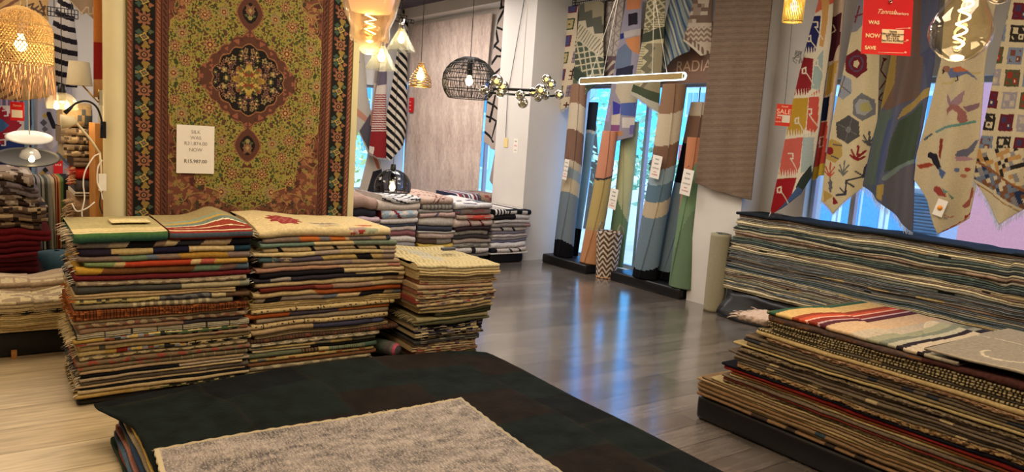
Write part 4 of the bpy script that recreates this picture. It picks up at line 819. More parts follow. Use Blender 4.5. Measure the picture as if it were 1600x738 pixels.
o = mk('distressed_rug', V.reshape(-1, 3), gridF(nx, ny), 'silk', colors=gc.reshape(-1, 3), loc=tuple(A)); md = o.modifiers.new('thick', 'SOLIDIFY'); md.thickness = .008; md.offset = -1
tag(o, 'grey beige distressed rug lying on the black cowhide rug', 'rug')
fringe(o, [A+Bv*(i/100)+Vector((0, .004, hz_((A+Bv*(i/100)).x, (A+Bv*(i/100)).y)-zt_+.0)) for i in range(100)], (0, 1, .1), .022, ['b8a888', 'c8b898'], n=3, rad=.0016, sag=.3, seed=4)
# ================================================================== hanging rugs
def inpoly(X, Y, P):
    r = np.zeros(X.shape, bool); n = len(P)
    for i in range(n):
        x1, y1 = P[i]; x2, y2 = P[(i+1) % n]
        if y1 == y2: continue
        r ^= ((y1 > Y) != (y2 > Y)) & (X < (x2-x1)*(Y-y1)/(y2-y1)+x1)
    return r
def seglines(X, Y, pts, w):
    m = np.zeros(X.shape, bool)
    for (x1, y1), (x2, y2) in zip(pts[:-1], pts[1:]):
        dx, dy = x2-x1, y2-y1; L2 = dx*dx+dy*dy+1e-9; t = np.clip(((X-x1)*dx+(Y-y1)*dy)/L2, 0, 1); m |= np.hypot(X-x1-t*dx, Y-y1-t*dy) < w/2
    return m
def paint(X, Y, base, shapes):
    o = base(X, Y) if callable(base) else np.broadcast_to(C(base), X.shape+(3,)).copy()
    for s in shapes:
        k, c = s[0], s[1]; c = C(c) if isinstance(c, str) else c
        if k == 'p': m = inpoly(X, Y, s[2])
        elif k == 'l': m = seglines(X, Y, s[3], s[2])
        elif k == 'e': m = ((X-s[2])/s[4])**2+((Y-s[3])/s[5])**2 < 1
        elif k == 'f': m = s[2](X, Y)
        o[m] = c
    return o
def hang(name, lab, axis, pl_, Lp, Rp, Bp, base, shapes=(), ztop=3.3, nfold=2, amp=.016, res=1.0, fringec=None, m='flat', cat='rug', group=None, ph=0, thick=.006, flen=.05, jag=0):
    """a rug hung on a wall: outline measured on the photo, laid on the wall plane, given folds and thickness"""
    g = lambda p: at(p[0], p[1], **{axis: pl_})
    hz = lambda p: ((g(p).y if axis == 'x' else g(p).x), g(p).z)
    L_ = [hz(p) for p in Lp]; R_ = [hz(p) for p in Rp]; B_ = [hz(p) for p in Bp]
    def ext(Q):
        if Q[0][1] < ztop: 
            (h0, z0), (h1, z1) = Q[0], Q[1]; k = (h0-h1)/(z0-z1) if abs(z0-z1) > 1e-6 else 0; Q = [(h0+k*(ztop-z0)*.7, ztop)]+Q
        return Q
    L_, R_ = ext(L_), ext(R_)
    fL = lambda z: np.interp(-z, [-q_[1] for q_ in L_], [q_[0] for q_ in L_]); fR = lambda z: np.interp(-z, [-q_[1] for q_ in R_], [q_[0] for q_ in R_])
    zmin = min(q_[1] for q_ in B_); wid = abs(B_[-1][0]-B_[0][0])
    ns = int(max(16, min(190, wid/.0052*res*.75))); nz = int(max(30, min(420, (ztop-zmin)/.0056*res)))
    s = np.linspace(0, 1, ns+1); hb0, hb1 = B_[0][0], B_[-1][0]
    sb = [(q_[0]-hb0)/(hb1-hb0) for q_ in B_]; zb = np.interp(s, sb, [q_[1] for q_ in B_])
    if jag: zb = zb+np.random.RandomState(5).rand(ns+1)*jag
    t = np.linspace(0, 1, nz+1); Z = ztop+(zb[:, None]-ztop)*t[None, :]; Hh = fL(Z)*(1-s[:, None])+fR(Z)*s[:, None]
    tt = (ztop-Z)/(ztop-zmin)
    dep = amp*(np.cos(s[:, None]*nfold*2*PI+ph+1.2*tt)*(.35+.65*tt)) + amp*1.2*np.sin(PI*s[:, None])
    Pn = np.empty((ns+1, nz+1, 3)); flat = np.empty((ns+1, nz+1, 3))
    if axis == 'x': Pn[..., 0] = pl_-dep; Pn[..., 1] = Hh; flat[..., 0] = pl_; flat[..., 1] = Hh
    else: Pn[..., 1] = pl_-dep; Pn[..., 0] = Hh; flat[..., 1] = pl_; flat[..., 0] = Hh
    Pn[..., 2] = Z; flat[..., 2] = Z
    c = (flat[:-1, :-1]+flat[1:, 1:])/2; X, Y = proj(c.reshape(-1, 3)); colr = paint(X, Y, base, shapes)
    o = mk(name, Pn.reshape(-1, 3), gridF(ns, nz), m, colors=colr, loc=tuple(Pn[ns//2, 0]))
    md = o.modifiers.new('thick', 'SOLIDIFY'); md.thickness = thick; md.offset = 0
    tag(o, lab, cat, group)
    if fringec:
        q_ = Pn[:, -1]; st = [q_[int(i)] for i in np.linspace(0, ns, min(110, max(30, int(wid/.006))))]
        fringe(o, st, (0, 0, -1), flen, fringec, seed=3, rad=.0022, sag=0, spread=.15)
    return o
rail_m = mat('black_rail', '141416', .5, metal=.3, noise=.05)
def rail(a, b, lab, name='hanging_rail', h=.07, cell=.035):
    a, b = Vector(a), Vector(b); mb = MB(); L = (b-a).length; d = (b-a).normalized()
    for z in (0, h/2, h): mb.tube([a+Vector((0, 0, z)), b+Vector((0, 0, z))], .005, 4)
    n = int(L/cell)
    for i in range(n+1): mb.tube([a+d*(i*L/n), a+d*(i*L/n)+Vector((0, 0, h))], .004, 4)
    for q_ in (a+d*.06, b-d*.06): mb.tube([q_, Vector((q_.x, q_.y, 3.699))], .004, 5)
    return tag(mb.build(name, rail_m, smooth=False, loc=tuple(a)), lab, 'rail')
rail((6.2, 7.5, 3.3), (6.2, 5.2, 3.3), 'black grid rail holding the rugs above the rolled rugs'); rail((6.2, 4.0, 3.3), (6.2, .4, 3.3), 'black grid rail holding the rugs by the right window')
# ---- group above the rolled rugs (window between column and pillar)
def k1f(X, Y):
    o = np.broadcast_to(C('c9b89c'), X.shape+(3,)).copy(); u = (X-885)+ .16*(Y-80); v = Y+.12*(X-885)
    i, j = np.floor(u/19+.5), np.floor(v/26); fu = (u/19+.5) % 1-.5; fv = (v/26) % 1-.5; sq = (np.abs(fu) < .36) & (np.abs(fv) < .34)
    k = ((i+2*j) % 4); red = sq & (k == 0); o[red] = C('6a3040'); o[red & (np.abs(fu) < .25) & (np.abs(fv) < .26)] = C('4a4a70')
    m = sq & (k == 1); r_ = (((fu*12).round() % 3 == 1) | ((fv*12).round() % 3 == 1)); o[m & r_] = C('4a2c26')
    m = sq & (k == 2); o[m & ((np.abs(fu) > .27) | (np.abs(fv) > .26))] = C('3c4a34'); o[m & (np.abs(fu) < .27) & (np.abs(fv) < .26)] = C('b0a070'); o[m & (np.hypot(fu, fv*2) < .1)] = C('3a3a20')
    m = sq & (k == 3); o[m] = C('8a7c80'); o[m & r_] = C('6c5c68'); return o
hang('hanging_kilim', 'cream kilim with small maroon, blue and green squares nearest the white column', 'x', 6.22, [(877, 0), (860, 118), (860, 150)], [(904, 0), (900, 80), (896, 165)], [(860, 150), (880, 172), (896, 163)], k1f, nfold=1.2, fringec=['c8c0b0'], group=None)
def k2f(X, Y):
    o = np.broadcast_to(C('b8ae94'), X.shape+(3,)).copy(); u = (X-920)*.8+(Y-70)*.55; v = -(X-920)*.6+(Y-70)*.8
    zz = np.abs((u/16 % 1)-.5)*16; o[(v < -28+zz)] = C('55554a'); o[(v < -48+zz*1.3)] = C('8a8068'); o[(v < -66)] = C('4c4c42')
    nb = (v > 4) & (v < 52); a = ((u+v)/13 % 1); b = ((u-v)/13 % 1); net = (a < .24) | (b < .24); o[nb & ~net] = C('4c5446'); o[nb & net] = C('b4ac90'); o[(v > -18) & (v < 2) & ((u/4.5 % 1) < .28)] = C('6a6250'); o[(v > 40) & (v < 56)] = C('3c463c'); o[(v > 56)] = C('b4ac90'); o[(v > 56) & ~net] = C('55604e'); return o
hang('hanging_kilim', 'green and beige zigzag kilim, second from the white column', 'x', 6.17, [(908, 0), (900, 80), (894, 150)], [(944, 0), (942, 70), (943, 118)], [(894, 150), (918, 148), (943, 122)], k2f, nfold=1.3)
def k3f(X, Y):
    o = np.broadcast_to(C('a69c90'), X.shape+(3,)).copy(); u = X+.1*Y; a = ((u+Y)/15 % 1); b = ((u-Y)/15 % 1)
    o[(a < .2) | (b < .2)] = C('8c8078'); o[(np.abs(((u/9) % 1)-.5) < .1)] = C('7a6c68'); o[(Y > 88)] = C('5c4a4c'); o[(Y > 95) & (a < .4)] = C('a89c88'); return o
hang('hanging_kilim', 'grey and white diamond textured rug, third from the white column', 'x', 6.25, [(940, 0), (939, 75), (944, 125)], [(977, 0), (971, 70), (962, 112)], [(944, 122), (955, 130), (962, 112)], k3f, nfold=1)
hang('hanging_kilim', 'purple, orange and blue patchwork rug hanging lowest in its row', 'x', 6.20, [(979, 0), (970, 55), (962, 100), (952, 160), (942, 212)], [(1004, 0), (1001, 60), (999, 130), (988, 215)], [(942, 216), (964, 222), (988, 214)], '8a8490', [
    ('p', 'b87850', [(980, 0), (1003, 0), (1001, 14), (980, 16)]), ('p', '28242c', [(983, 22), (998, 20), (998, 38), (983, 41)]), ('p', '2c3470', [(970, 53), (976, 52), (976, 60), (970, 62)]), ('p', 'a8a098', [(976, 50), (1002, 45), (1001, 55), (976, 60)]), ('p', 'b87c50', [(978, 62), (1001, 56), (999, 85), (985, 78)]), ('p', '606c80', [(964, 80), (978, 68), (990, 80), (988, 108), (962, 108)]),
    ('p', '2c2c3c', [(964, 108), (992, 102), (990, 126), (962, 128)]), ('p', 'b0a48c', [(964, 128), (996, 124), (994, 160), (972, 162), (962, 145)]), ('p', '3c3c90', [(958, 158), (972, 164), (970, 178), (958, 180)]), ('p', '4c5c94', [(972, 162), (994, 160), (992, 182), (972, 180)]), ('p', 'b8ac9c', [(956, 180), (972, 178), (971, 196), (955, 196)]), ('p', '7c4c74', [(955, 195), (972, 196), (970, 206), (954, 206)]), ('p', 'c0b8b0', [(975, 184), (992, 184), (990, 200), (975, 200)]), ('p', 'a87850', [(954, 206), (976, 205), (976, 212), (954, 214)]), ('p', '6c6494', [(985, 196), (992, 195), (990, 210), (984, 210)]), ('p', 'a08cb0', [(948, 165), (955, 165), (952, 190), (946, 190)])], nfold=1.2)
def k5f(X, Y):
    o = np.broadcast_to(C('b5ab88'), X.shape+(3,)).copy(); u = (X-1015)*.9+(Y-60)*.4; a = ((u+Y)/11 % 1); b = ((u-Y)/11 % 1); net = (a < .3) | (b < .3)
    o[(Y < 50) & ~net & (X+.7*Y < 1052)] = C('6c6850'); d = Y+.9*(X-1015); o[(Y > 20) & (d > 36) & (d < 60) & ((Y/3.6 % 1) < .35)] = C('6a6450'); o[(Y+.35*(X-1000) > 55) & (Y+.2*(X-1000) < 68)] = C('3f4436')
    z = np.abs(((Y+X*.3)/16 % 1)-.5)*18; o[(Y > 68) & (X > 1016+z-8-.18*(Y-68))] = C('6a6450'); o[(Y > 68) & (X > 1028+z-8-.18*(Y-68))] = C('8c8266'); o[(Y > 68) & (X < 1010-.16*(Y-68)) & ((Y/4 % 1) < .3)] = C('756c54')
    o[(Y > 132+.35*(X-990))] = C('434c38'); o[(Y > 144+.45*(X-990))] = C('a8a494'); return o
hang('hanging_kilim', 'cream and olive kilim pointed at its lower corner above the rolled rugs', 'x', 6.13, [(1012, 0), (1005, 60), (994, 120), (986, 148)], [(1040, 0), (1038, 50), (1034, 100), (1029, 164)], [(986, 148), (1012, 163), (1028, 176)], k5f, nfold=1.2, fringec=['b8b4a8'], flen=.03)
def k6f(X, Y):
    u = (X-1055)+.62*(Y-50)*-.55; k = (u/3.1+1000)
    cs = np.array([C(c) for c in ('5a6c78', '8c9488', '4c5c6c', 'a09c88', '64747c', '3f4c5c', '7c8c94', '8a8a74', '566878', 'a8a490', '48586c')]); return cs[(k.astype(int) % 11)]
hang('hanging_kilim', 'blue, grey and sage striped rug hanging beside the name board', 'x', 6.19, [(1048, 0), (1039, 40), (1031, 95), (1028, 116)], [(1084, 0), (1080, 45), (1077, 82)], [(1028, 118), (1050, 95), (1077, 80)], k6f, nfold=1.2)
def k7f(X, Y):
    o = np.broadcast_to(C('b0a08c'), X.shape+(3,)).copy(); h = hash2(np.floor((X+.1*Y)/6), np.floor(Y/6), 4); o[(Y < 36) & (h < .45)] = C('6a5648'); o[(Y < 36) & (h > .8)] = C('8c7a6a')
    o[(Y > 42) & (Y < 66) & (((Y+.5*np.abs((X/9 % 1)-.5)*18)/8 % 1) < .5)] = C('7c6858'); d = Y-.75*(X-1068); o[(d > 50) & (d < 60) & ((X/7 % 1) < .5)] = C('6a5648'); o[(d > 60)] = C('b8ac9a'); return o
hang('hanging_kilim', 'brown and beige chequered kilim partly behind the taupe rug', 'x', 6.12, [(1084, 0), (1076, 40), (1069, 60)], [(1114, 0), (1112, 90)], [(1069, 64), (1098, 88), (1112, 84)], k7f, nfold=1)
# taupe rug on the pillar
def taupe(X, Y):
    n_ = np.sin(Y*1.9+.3*np.sin(X*.3))*.5+np.sin(Y*.61+X*.02)*.5; t = np.clip(.5+.34*n_+.30*(hash2(np.floor(X/6), np.floor(Y/1.3), 4)-.5), 0, 1)[..., None]; return C('675649')*(1-t)+C('84705f')*t
hang('hanging_rug', 'plain taupe rug with fine horizontal lines hanging on the white pillar', 'x', 6.04, [(1120, 0), (1101, 170), (1086, 285)], [(1207, 0), (1190, 160), (1173, 312)], [(1086, 286), (1118, 298), (1173, 313)], taupe, nfold=2.2, amp=.012, thick=.012)
# ---- right window
def hook(pts, w=2.2): return ('l', 'c8bca4', w, pts)
q1 = [('p', 'b85a44', [(1279, -60), (1305, -60), (1304, 5), (1276, 22)]), ('p', '262650', [(1272, 26), (1285, 25), (1282, 55), (1276, 82), (1258, 86), (1264, 55)]), ('p', 'b88a50', [(1286, 0), (1299, 0), (1296, 35), (1290, 75), (1283, 72), (1287, 30)]), ('p', '7c2226', [(1258, 90), (1273, 92), (1270, 140), (1262, 148), (1242, 150), (1250, 118)]), ('p', '8c9c94', [(1275, 98), (1290, 78), (1288, 120), (1284, 142), (1271, 138)]),
      ('p', 'a8842c', [(1240, 154), (1266, 153), (1262, 200), (1256, 210), (1230, 214), (1236, 180)]), ('p', 'b04a3c', [(1267, 150), (1284, 140), (1280, 200), (1276, 208), (1264, 204)]), ('p', 'b4584c', [(1228, 218), (1258, 214), (1254, 260), (1248, 276), (1218, 276), (1223, 245)]), ('p', '94a09c', [(1258, 212), (1276, 206), (1272, 262), (1256, 272)]), ('p', '8c1c20', [(1216, 280), (1250, 276), (1240, 305), (1205, 340), (1206, 320)]),
      ('p', '2c3430', [(1270, 258), (1256, 278), (1248, 292), (1252, 302), (1262, 302), (1272, 290)]), ('p', '3c5070', [(1252, 292), (1262, 300), (1240, 318), (1208, 336)])]
for (x, y) in ((1270, 62), (1262, 112), (1250, 190), (1236, 245), (1222, 298), (1276, 40), (1268, 176), (1282, 100)):
    q1 += [hook([(x-6, y-4), (x-1, y-6), (x-1, y+3), (x-6, y+3), (x-6, y-4)] if x % 4 else [(x-3, y-5), (x+4, y-5), (x+4, y+3), (x, y+3)]), hook([(x, y+3), (x+13, y+22)], 1.6)]
for y0, xa, xb in ((84, 1256, 1282), (150, 1240, 1284), (213, 1228, 1276), (276, 1214, 1256)):
    n_ = int((xb-xa)/4)
    for i in range(n_): q1.append(('p', 'c8bca4', [(xa+i*4, y0+2), (xa+i*4+2, y0-12), (xa+i*4+4, y0+2)]))
hang('hanging_kilim', 'red, ochre and navy kilim with hooked medallions hanging left of the right window', 'x', 6.12, [(1281, 0), (1259, 80), (1238, 170), (1222, 250), (1205, 330)], [(1304, 0), (1300, 60), (1292, 120), (1282, 200), (1272, 262)], [(1205, 336), (1235, 318), (1257, 304), (1272, 276)], 'c8bca4', q1, nfold=1, amp=.03)
hang('hanging_kilim', 'narrow gathered fold of maroon, ochre and red kilim beside the hooked one', 'x', 6.19, [(1303, 0), (1301, 60), (1292, 130), (1283, 200), (1270, 280)], [(1322, 0), (1316, 60), (1312, 110), (1302, 190), (1290, 275)], [(1270, 283), (1280, 276), (1290, 274)], 'c0a890', [
    ('p', '4a2028', [(1299, 30), (1318, 20), (1314, 70), (1304, 95), (1294, 98)]), ('p', 'b08a40', [(1294, 105), (1312, 95), (1304, 145), (1286, 152)]), ('p', '1c2440', [(1284, 155), (1300, 150), (1296, 188), (1280, 190)]), ('p', 'a83c30', [(1280, 192), (1298, 190), (1292, 255), (1272, 262)]), ('p', 'b09030', [(1272, 262), (1292, 255), (1290, 278), (1268, 284)]), ('l', 'c8b8a4', 2, [(1304, 40), (1308, 48), (1302, 52)]), ('l', 'c8b8a4', 1.6, [(1282, 215), (1290, 213), (1290, 228), (1281, 230), (1282, 215)]), ('l', 'c8b8a4', 1.6, [(1296, 110), (1290, 150)])], nfold=1, amp=.03)
def hexa(x, y, rx, ry, a=.35): return [(x+rx*math.cos(a+k*PI/3), y+ry*math.sin(a+k*PI/3)) for k in range(6)]
def sprig(c, x, y, s=1, w=3): return [('l', c, w, [(x, y), (x+12*s, y+8), (x+14*s, y-14)]), ('l', c, w, [(x+12*s, y+8), (x+2*s, y-2-6)]), ('l', c, w, [(x+12*s, y+8), (x+22*s, y+2)]), ('l', c, w, [(x+12*s, y+4), (x+24*s, y-7)])]
q2 = [('p', '7c7a80', [(1340, 0), (1362, -8), (1358, 30), (1340, 50), (1326, 52), (1334, 20)]), ('l', '6a2a34', 2.5, [(1338, 35), (1345, 10)]), ('l', '6a2a34', 2.5, [(1334, 28), (1350, 22)]), ('p', '642028', hexa(1341, 100, 21, 23, .5)), ('e', '50465c', 1341, 100, 13, 13), ('p', '642028', hexa(1341, 100, 11, 12, 0)), ('p', 'c0ae88', [(1336, 96), (1342, 94), (1346, 100), (1341, 107), (1335, 104)]),
      ('p', '8a8e96', hexa(1318, 136, 16, 20, .5)), ('p', 'b8964c', hexa(1315, 135, 5, 6)), ('l', '64646c', 2, [(1306, 126), (1330, 146)]), ('l', '64646c', 2, [(1322, 120), (1312, 150)]), ('p', '68686a', hexa(1352, 168, 19, 22, .5)), ('p', '8f8f8c', hexa(1352, 168, 13, 14, .2)), ('p', '96905c', [(1348, 164), (1360, 160), (1364, 174), (1350, 176)]),
      ('p', '4c4a48', hexa(1328, 203, 23, 23, .5)), ('e', '787672', 1328, 203, 5, 5), ('l', '66645f', 1.5, [(1312, 195), (1344, 211)]), ('l', '66645f', 1.5, [(1334, 186), (1322, 221)]), ('p', 'a88c4c', hexa(1303, 236, 16, 19, .4)), ('e', '7a2428', 1298, 236, 5, 6), ('l', '4c4c54', 2, [(1303, 226), (1316, 228)]), ('l', '4c4c54', 2, [(1300, 244), (1310, 248)]),
      ('p', 'a88c4c', [(1288, 297), (1302, 306), (1288, 316)]), ('p', '7c2428', [(1301, 306), (1314, 318), (1302, 320)]), ('l', '3c3a42', 3, [(1308, 305), (1327, 304), (1328, 283), (1350, 276), (1354, 258)]), ('l', '3c3a42', 2.5, [(1327, 303), (1316, 294)]), ('l', '3c3a42', 2.5, [(1328, 284), (1338, 292)]), ('l', '3c3a42', 2.5, [(1350, 276), (1341, 268)])] + sprig('7a2428', 1334, 243, .85) + sprig('66665e', 1312, 266, .8) + sprig('4a4a4c', 1352, 220, .6, 2.5) + sprig('a85040', 1290, 268, .6, 2) + sprig('5c5c60', 1300, 292, -.2, 2)
hang('hanging_kilim', 'cream kilim with maroon, grey and blue hexagons beside the big red sign', 'x', 6.14, [(1342, 0), (1322, 100), (1303, 185), (1292, 250), (1286, 300)], [(1378, 0), (1374, 90), (1370, 200), (1356, 270), (1352, 288)], [(1286, 314), (1303, 334), (1330, 312), (1352, 289)], 'bfb08c', q2, nfold=1.2, amp=.03, fringec=['c8c8c8'], flen=.03)
hang('hanging_kilim', 'narrow cream strip with small maroon arrows between the hexagon kilim and the blue one', 'x', 6.29, [(1382, 0), (1376, 100), (1370, 190)], [(1400, 0), (1392, 100), (1376, 215)], [(1370, 196), (1374, 215), (1377, 213)], 'b8a98c', [('l', '6a2a2c', 2, [(1383, 92), (1378, 110), (1386, 124), (1376, 140)]), ('l', '6a2a2c', 2, [(1380, 145), (1374, 155), (1382, 160)]), ('p', '6a2a2c', [(1380, 90), (1388, 92), (1383, 97)])], nfold=.5)
hang('hanging_rug', 'brown, ochre and slate blue rug with white fringe hanging in the right window', 'x', 6.15, [(1404, 0), (1394, 90), (1378, 170), (1362, 230), (1350, 288)], [(1470, 0), (1462, 100), (1444, 200), (1432, 250), (1428, 358)], [(1350, 291), (1384, 318), (1428, 363)], '54576a', [
    ('p', '6a5348', [(1400, -50), (1446, -50), (1440, 60), (1438, 150), (1404, 168), (1382, 172)]), ('p', '4a4e66', [(1426, 95), (1475, 60), (1462, 120), (1452, 140), (1448, 100)]), ('p', '64544e', [(1396, 60), (1444, 90), (1440, 145), (1404, 165), (1392, 130)]), ('p', '8c7440', [(1394, 85), (1402, 85), (1398, 130), (1380, 170), (1372, 176)]), ('p', '54605a', [(1374, 176), (1400, 168), (1382, 250), (1372, 290), (1352, 290), (1364, 230)]), ('p', '9a8450', [(1408, 188), (1416, 170), (1448, 140), (1458, 135), (1456, 148), (1440, 160)]), ('p', '424e40', [(1410, 190), (1446, 160), (1440, 200), (1430, 250), (1388, 270), (1398, 220)]), ('p', '4a5270', [(1388, 190), (1402, 182), (1388, 260), (1372, 300), (1370, 270)]),
    ('p', '9c8448', [(1376, 290), (1388, 288), (1384, 314), (1374, 308)]), ('p', '5c585f', [(1390, 275), (1432, 255), (1430, 365), (1392, 325), (1388, 300)]), ('l', '6c7a74', 6, [(1388, 280), (1405, 262), (1432, 252)]), ('p', '4c5664', [(1354, 288), (1376, 290), (1374, 310), (1356, 296)])], nfold=2, amp=.035, fringec=['c4ccd4', 'd4dce4'], flen=.06)
bird = [('l', 'b0a068', 3, [(1474, 131), (1490, 130), (1502, 118), (1530, 114)]), ('p', '5c6484', [(1478, 108), (1492, 106), (1516, 112), (1524, 120), (1528, 126), (1514, 116), (1502, 122), (1486, 122)]), ('p', 'b0643c', [(1490, 106), (1506, 105), (1518, 112), (1500, 114), (1492, 112)]), ('e', '8a6454', 1480, 108, 6, 5), ('p', '3a2c30', [(1474, 108), (1478, 112), (1474, 117)]), ('l', '2c2c30', 2, [(1500, 120), (1502, 126), (1497, 128)]),
  ('p', '8c7078', [(1482, 146), (1490, 160), (1511, 142), (1508, 160), (1500, 168), (1486, 166), (1481, 156)]), ('p', '8c5c58', [(1481, 172), (1490, 164), (1502, 165), (1512, 176), (1513, 190), (1506, 196), (1500, 188), (1502, 178), (1494, 172), (1486, 176), (1484, 182)]), ('p', '7c6068', [(1508, 168), (1530, 160), (1528, 168), (1514, 176)]), ('l', '5c8078', 4, [(1464, 206), (1480, 200), (1502, 196), (1522, 190)]), ('l', '44505c', 3, [(1446, 218), (1456, 210)]),
  ('e', '26242c', 1455, 243, 6, 5), ('p', '26242c', [(1452, 240), (1466, 240), (1476, 262), (1470, 266), (1458, 254)]), ('p', '7c3424', [(1471, 216), (1478, 218), (1476, 240), (1474, 250), (1470, 244)]), ('p', '8c3c2c', [(1434, 258), (1452, 254), (1462, 258), (1450, 262), (1438, 264)]), ('p', '4a5c80', [(1472, 262), (1484, 270), (1478, 280), (1472, 272)]), ('p', '5c5c6c', [(1522, 220), (1512, 232), (1500, 236), (1496, 244), (1506, 250), (1520, 236), (1528, 218)]), ('p', '9c7880', [(1496, 246), (1508, 244), (1522, 249), (1508, 252), (1498, 252)]), ('e', '5c6484', 1498, 266, 3.5, 3.5), ('e', '8c3c34', 1511, 265, 4, 3.5), ('e', 'a06850', 1506, 275, 4, 3),
  ('e', '8a3c34', 1468, 296, 6, 5), ('p', '8a3c34', [(1462, 296), (1474, 292), (1482, 302), (1484, 308), (1472, 306)]), ('p', '5c8478', [(1478, 294), (1486, 300), (1480, 303)]), ('p', '4c6c5c', [(1486, 302), (1494, 310), (1490, 312)]), ('p', '8a4c44', [(1502, 322), (1512, 312), (1518, 285), (1520, 300), (1514, 322), (1506, 326)]), ('l', 'a06850', 1.4, [(1480, 336), (1486, 340), (1492, 338)]), ('e', '8c8474', 1481, 341, 2.5, 2.5), ('l', '8a4030', 1.6, [(1474, 364), (1492, 352), (1508, 342), (1514, 334)]), ('e', '8a3c34', 1508, 339, 3, 3)]
bk = hang('hanging_rug', 'cream rug with brown, blue and black birds hanging behind the teardrop bulb', 'x', 6.11, [(1478, 0), (1472, 95), (1452, 180), (1434, 240), (1430, 278)], [(1556, 0), (1546, 50), (1538, 100), (1531, 190), (1526, 280), (1513, 342)], [(1430, 281), (1450, 315), (1471, 366), (1496, 352), (1513, 341)], 'b7a888', bird, nfold=1.5, amp=.03)
q = at(1469, 325, x=6.03); card('price_tag', 'pale tag with an orange dot on the bird rug', (6.03, q.y, q.z), (0, -1, -.25), (0, -.25, 1), .075, .13, 'paper', [])
mb = MB(); mb.lathe([(.0001, .0), (.019, 0), (.019, .002), (.0001, .003)], (6.025, q.y, q.z+.0), 20, axis=Vector((-1, 0, 0))); tg = bpy.data.objects[[o.name for o in bpy.data.objects if o.get('label') == 'pale tag with an orange dot on the bird rug'][0]]
mb.build('orange_dot', mat('orange_dot', 'f0921c', .6, noise=.02), tg)
def q5f(X, Y):
    o = np.broadcast_to(C('b9ab8c'), X.shape+(3,)).copy(); u = X-1580+.13*(Y-150); v = Y-.05*(X-1580); i, j = np.floor(u/33+.5), np.floor(v/35); fu = (u/33+.5) % 1-.5; fv = (v/35) % 1-.5
    sq = (np.abs(fu) < .40) & (np.abs(fv) < .38) & (Y < 232); k = ((i*2+j*3) % 5); cs = [('5c2028', '3c3450'), ('6c7888', '6a4038'), ('8c8488', 'a89c8c'), ('2c2824', 'b9ab8c'), ('4c4c34', '8c3028')]
    for n_, (c1, c2) in enumerate(cs):
        m = sq & (k == n_); o[m] = C(c1); inn = (np.abs(fu) < .29) & (np.abs(fv) < .27) & ((fu*fv > 0) | (np.hypot(fu, fv) > .30)) & (np.abs(fu) > .03); o[m & inn] = C(c2); o[m & (np.hypot(fu-.14, fv-.13) < .06)] = C('b9ab8c' if n_ != 3 else '2c2824')
    d = Y-.62*(X-1530); lz = (Y > 232); h = hash2(np.floor((X-Y*.3)/7), np.floor((Y+X*.3)/7), 3)
    o[lz & (h < .16)] = C('2a2624'); o[lz & (h > .84)] = C('a8804c'); o[lz & (h > .6) & (h < .7)] = C('7c7878')
    o[(d > 252) & (d < 256) & (Y < 330)] = C('7c5030'); b = (d > 256) & (Y < 330); o[b & (h < .3)] = C('6c4a34'); o[b & (h > .3) & (h < .55)] = C('646c7c'); o[b & (h > .86)] = C('2a3450'); o[(d > 284)] = C('b9ab8c'); o[(d > 289) & (d < 291.5)] = C('8a6c44'); return o
hang('hanging_kilim', 'cream kilim with rows of small coloured squares at the right edge', 'x', 6.13, [(1582, 0), (1567, 60), (1556, 110), (1544, 170), (1530, 235), (1524, 272)], [(1668, 0), (1655, 200), (1640, 300)], [(1524, 282), (1568, 351), (1600, 328), (1640, 302)], q5f, nfold=1.6, amp=.03, fringec=['c4ccd4'], flen=.06)
# ---- rugs on the far right-hand wall, beyond the column
def dist5(X, Y):
    n_ = (np.sin(X*.9+np.sin(Y*.11)*2)*.5+np.sin(X*.37+2)+np.sin(Y*.08+np.sin(X*.19)))*.10+hash2(np.floor(X/1.2), np.floor(Y/5), 6)*.30+hash2(np.floor(X/2.5), np.floor(Y/14), 9)*.22+.28
    t = np.clip(n_, 0, 1)[..., None]; return C('a8938a')*(1-t)+C('dccabb')*t
hang('hanging_rug', 'large faded dusty pink rug covering the far wall left of the column', 'x', 6.33, [(645, 28), (636, 160), (630, 300)], [(773, -40), (770, 20), (757, 160), (747, 303)], [(630, 303), (690, 318), (747, 336)], dist5, ztop=3.42, nfold=3, amp=.008, thick=.012, res=.8)
lines6 = [('l', '1a1819', 3.5, p) for p in ([(782, 14), (793, 10), (776, 42), (795, 50)], [(776, 42), (780, 65), (770, 78)], [(772, 70), (785, 80), (795, 60)], [(770, 100), (778, 88), (795, 90), (790, 110)], [(768, 120), (784, 108)], [(765, 130), (785, 140), (795, 150)], [(764, 160), (784, 172)], [(762, 182), (780, 190), (772, 215)], [(775, 150), (766, 190)], [(783, -20), (786, 12)], [(757, 205), (775, 222)], [(764, 235), (773, 262)])]
hang('hanging_rug', 'beige rug with black branching lines hanging between the faded rug and the column', 'x', 6.12, [(784, 0), (772, 78), (765, 140), (757, 218)], [(800, -20), (797, 60), (790, 180), (780, 235)], [(757, 222), (768, 231), (779, 236)], 'a6988e', lines6, ztop=3.69, nfold=1, amp=.03)
hang('hanging_rug', 'narrow trailing tail of the black branching pattern beside the column', 'x', 6.2, [(779, 150), (776, 230), (766, 280)], [(790, 150), (786, 230), (776, 290)], [(766, 282), (771, 290), (776, 288)], 'a08f84', [('l', '1a1819', 3, [(772, 240), (780, 262)]), ('l', '1a1819', 3, [(784, 170), (776, 230)])], ztop=3.69, nfold=.5, amp=.02)
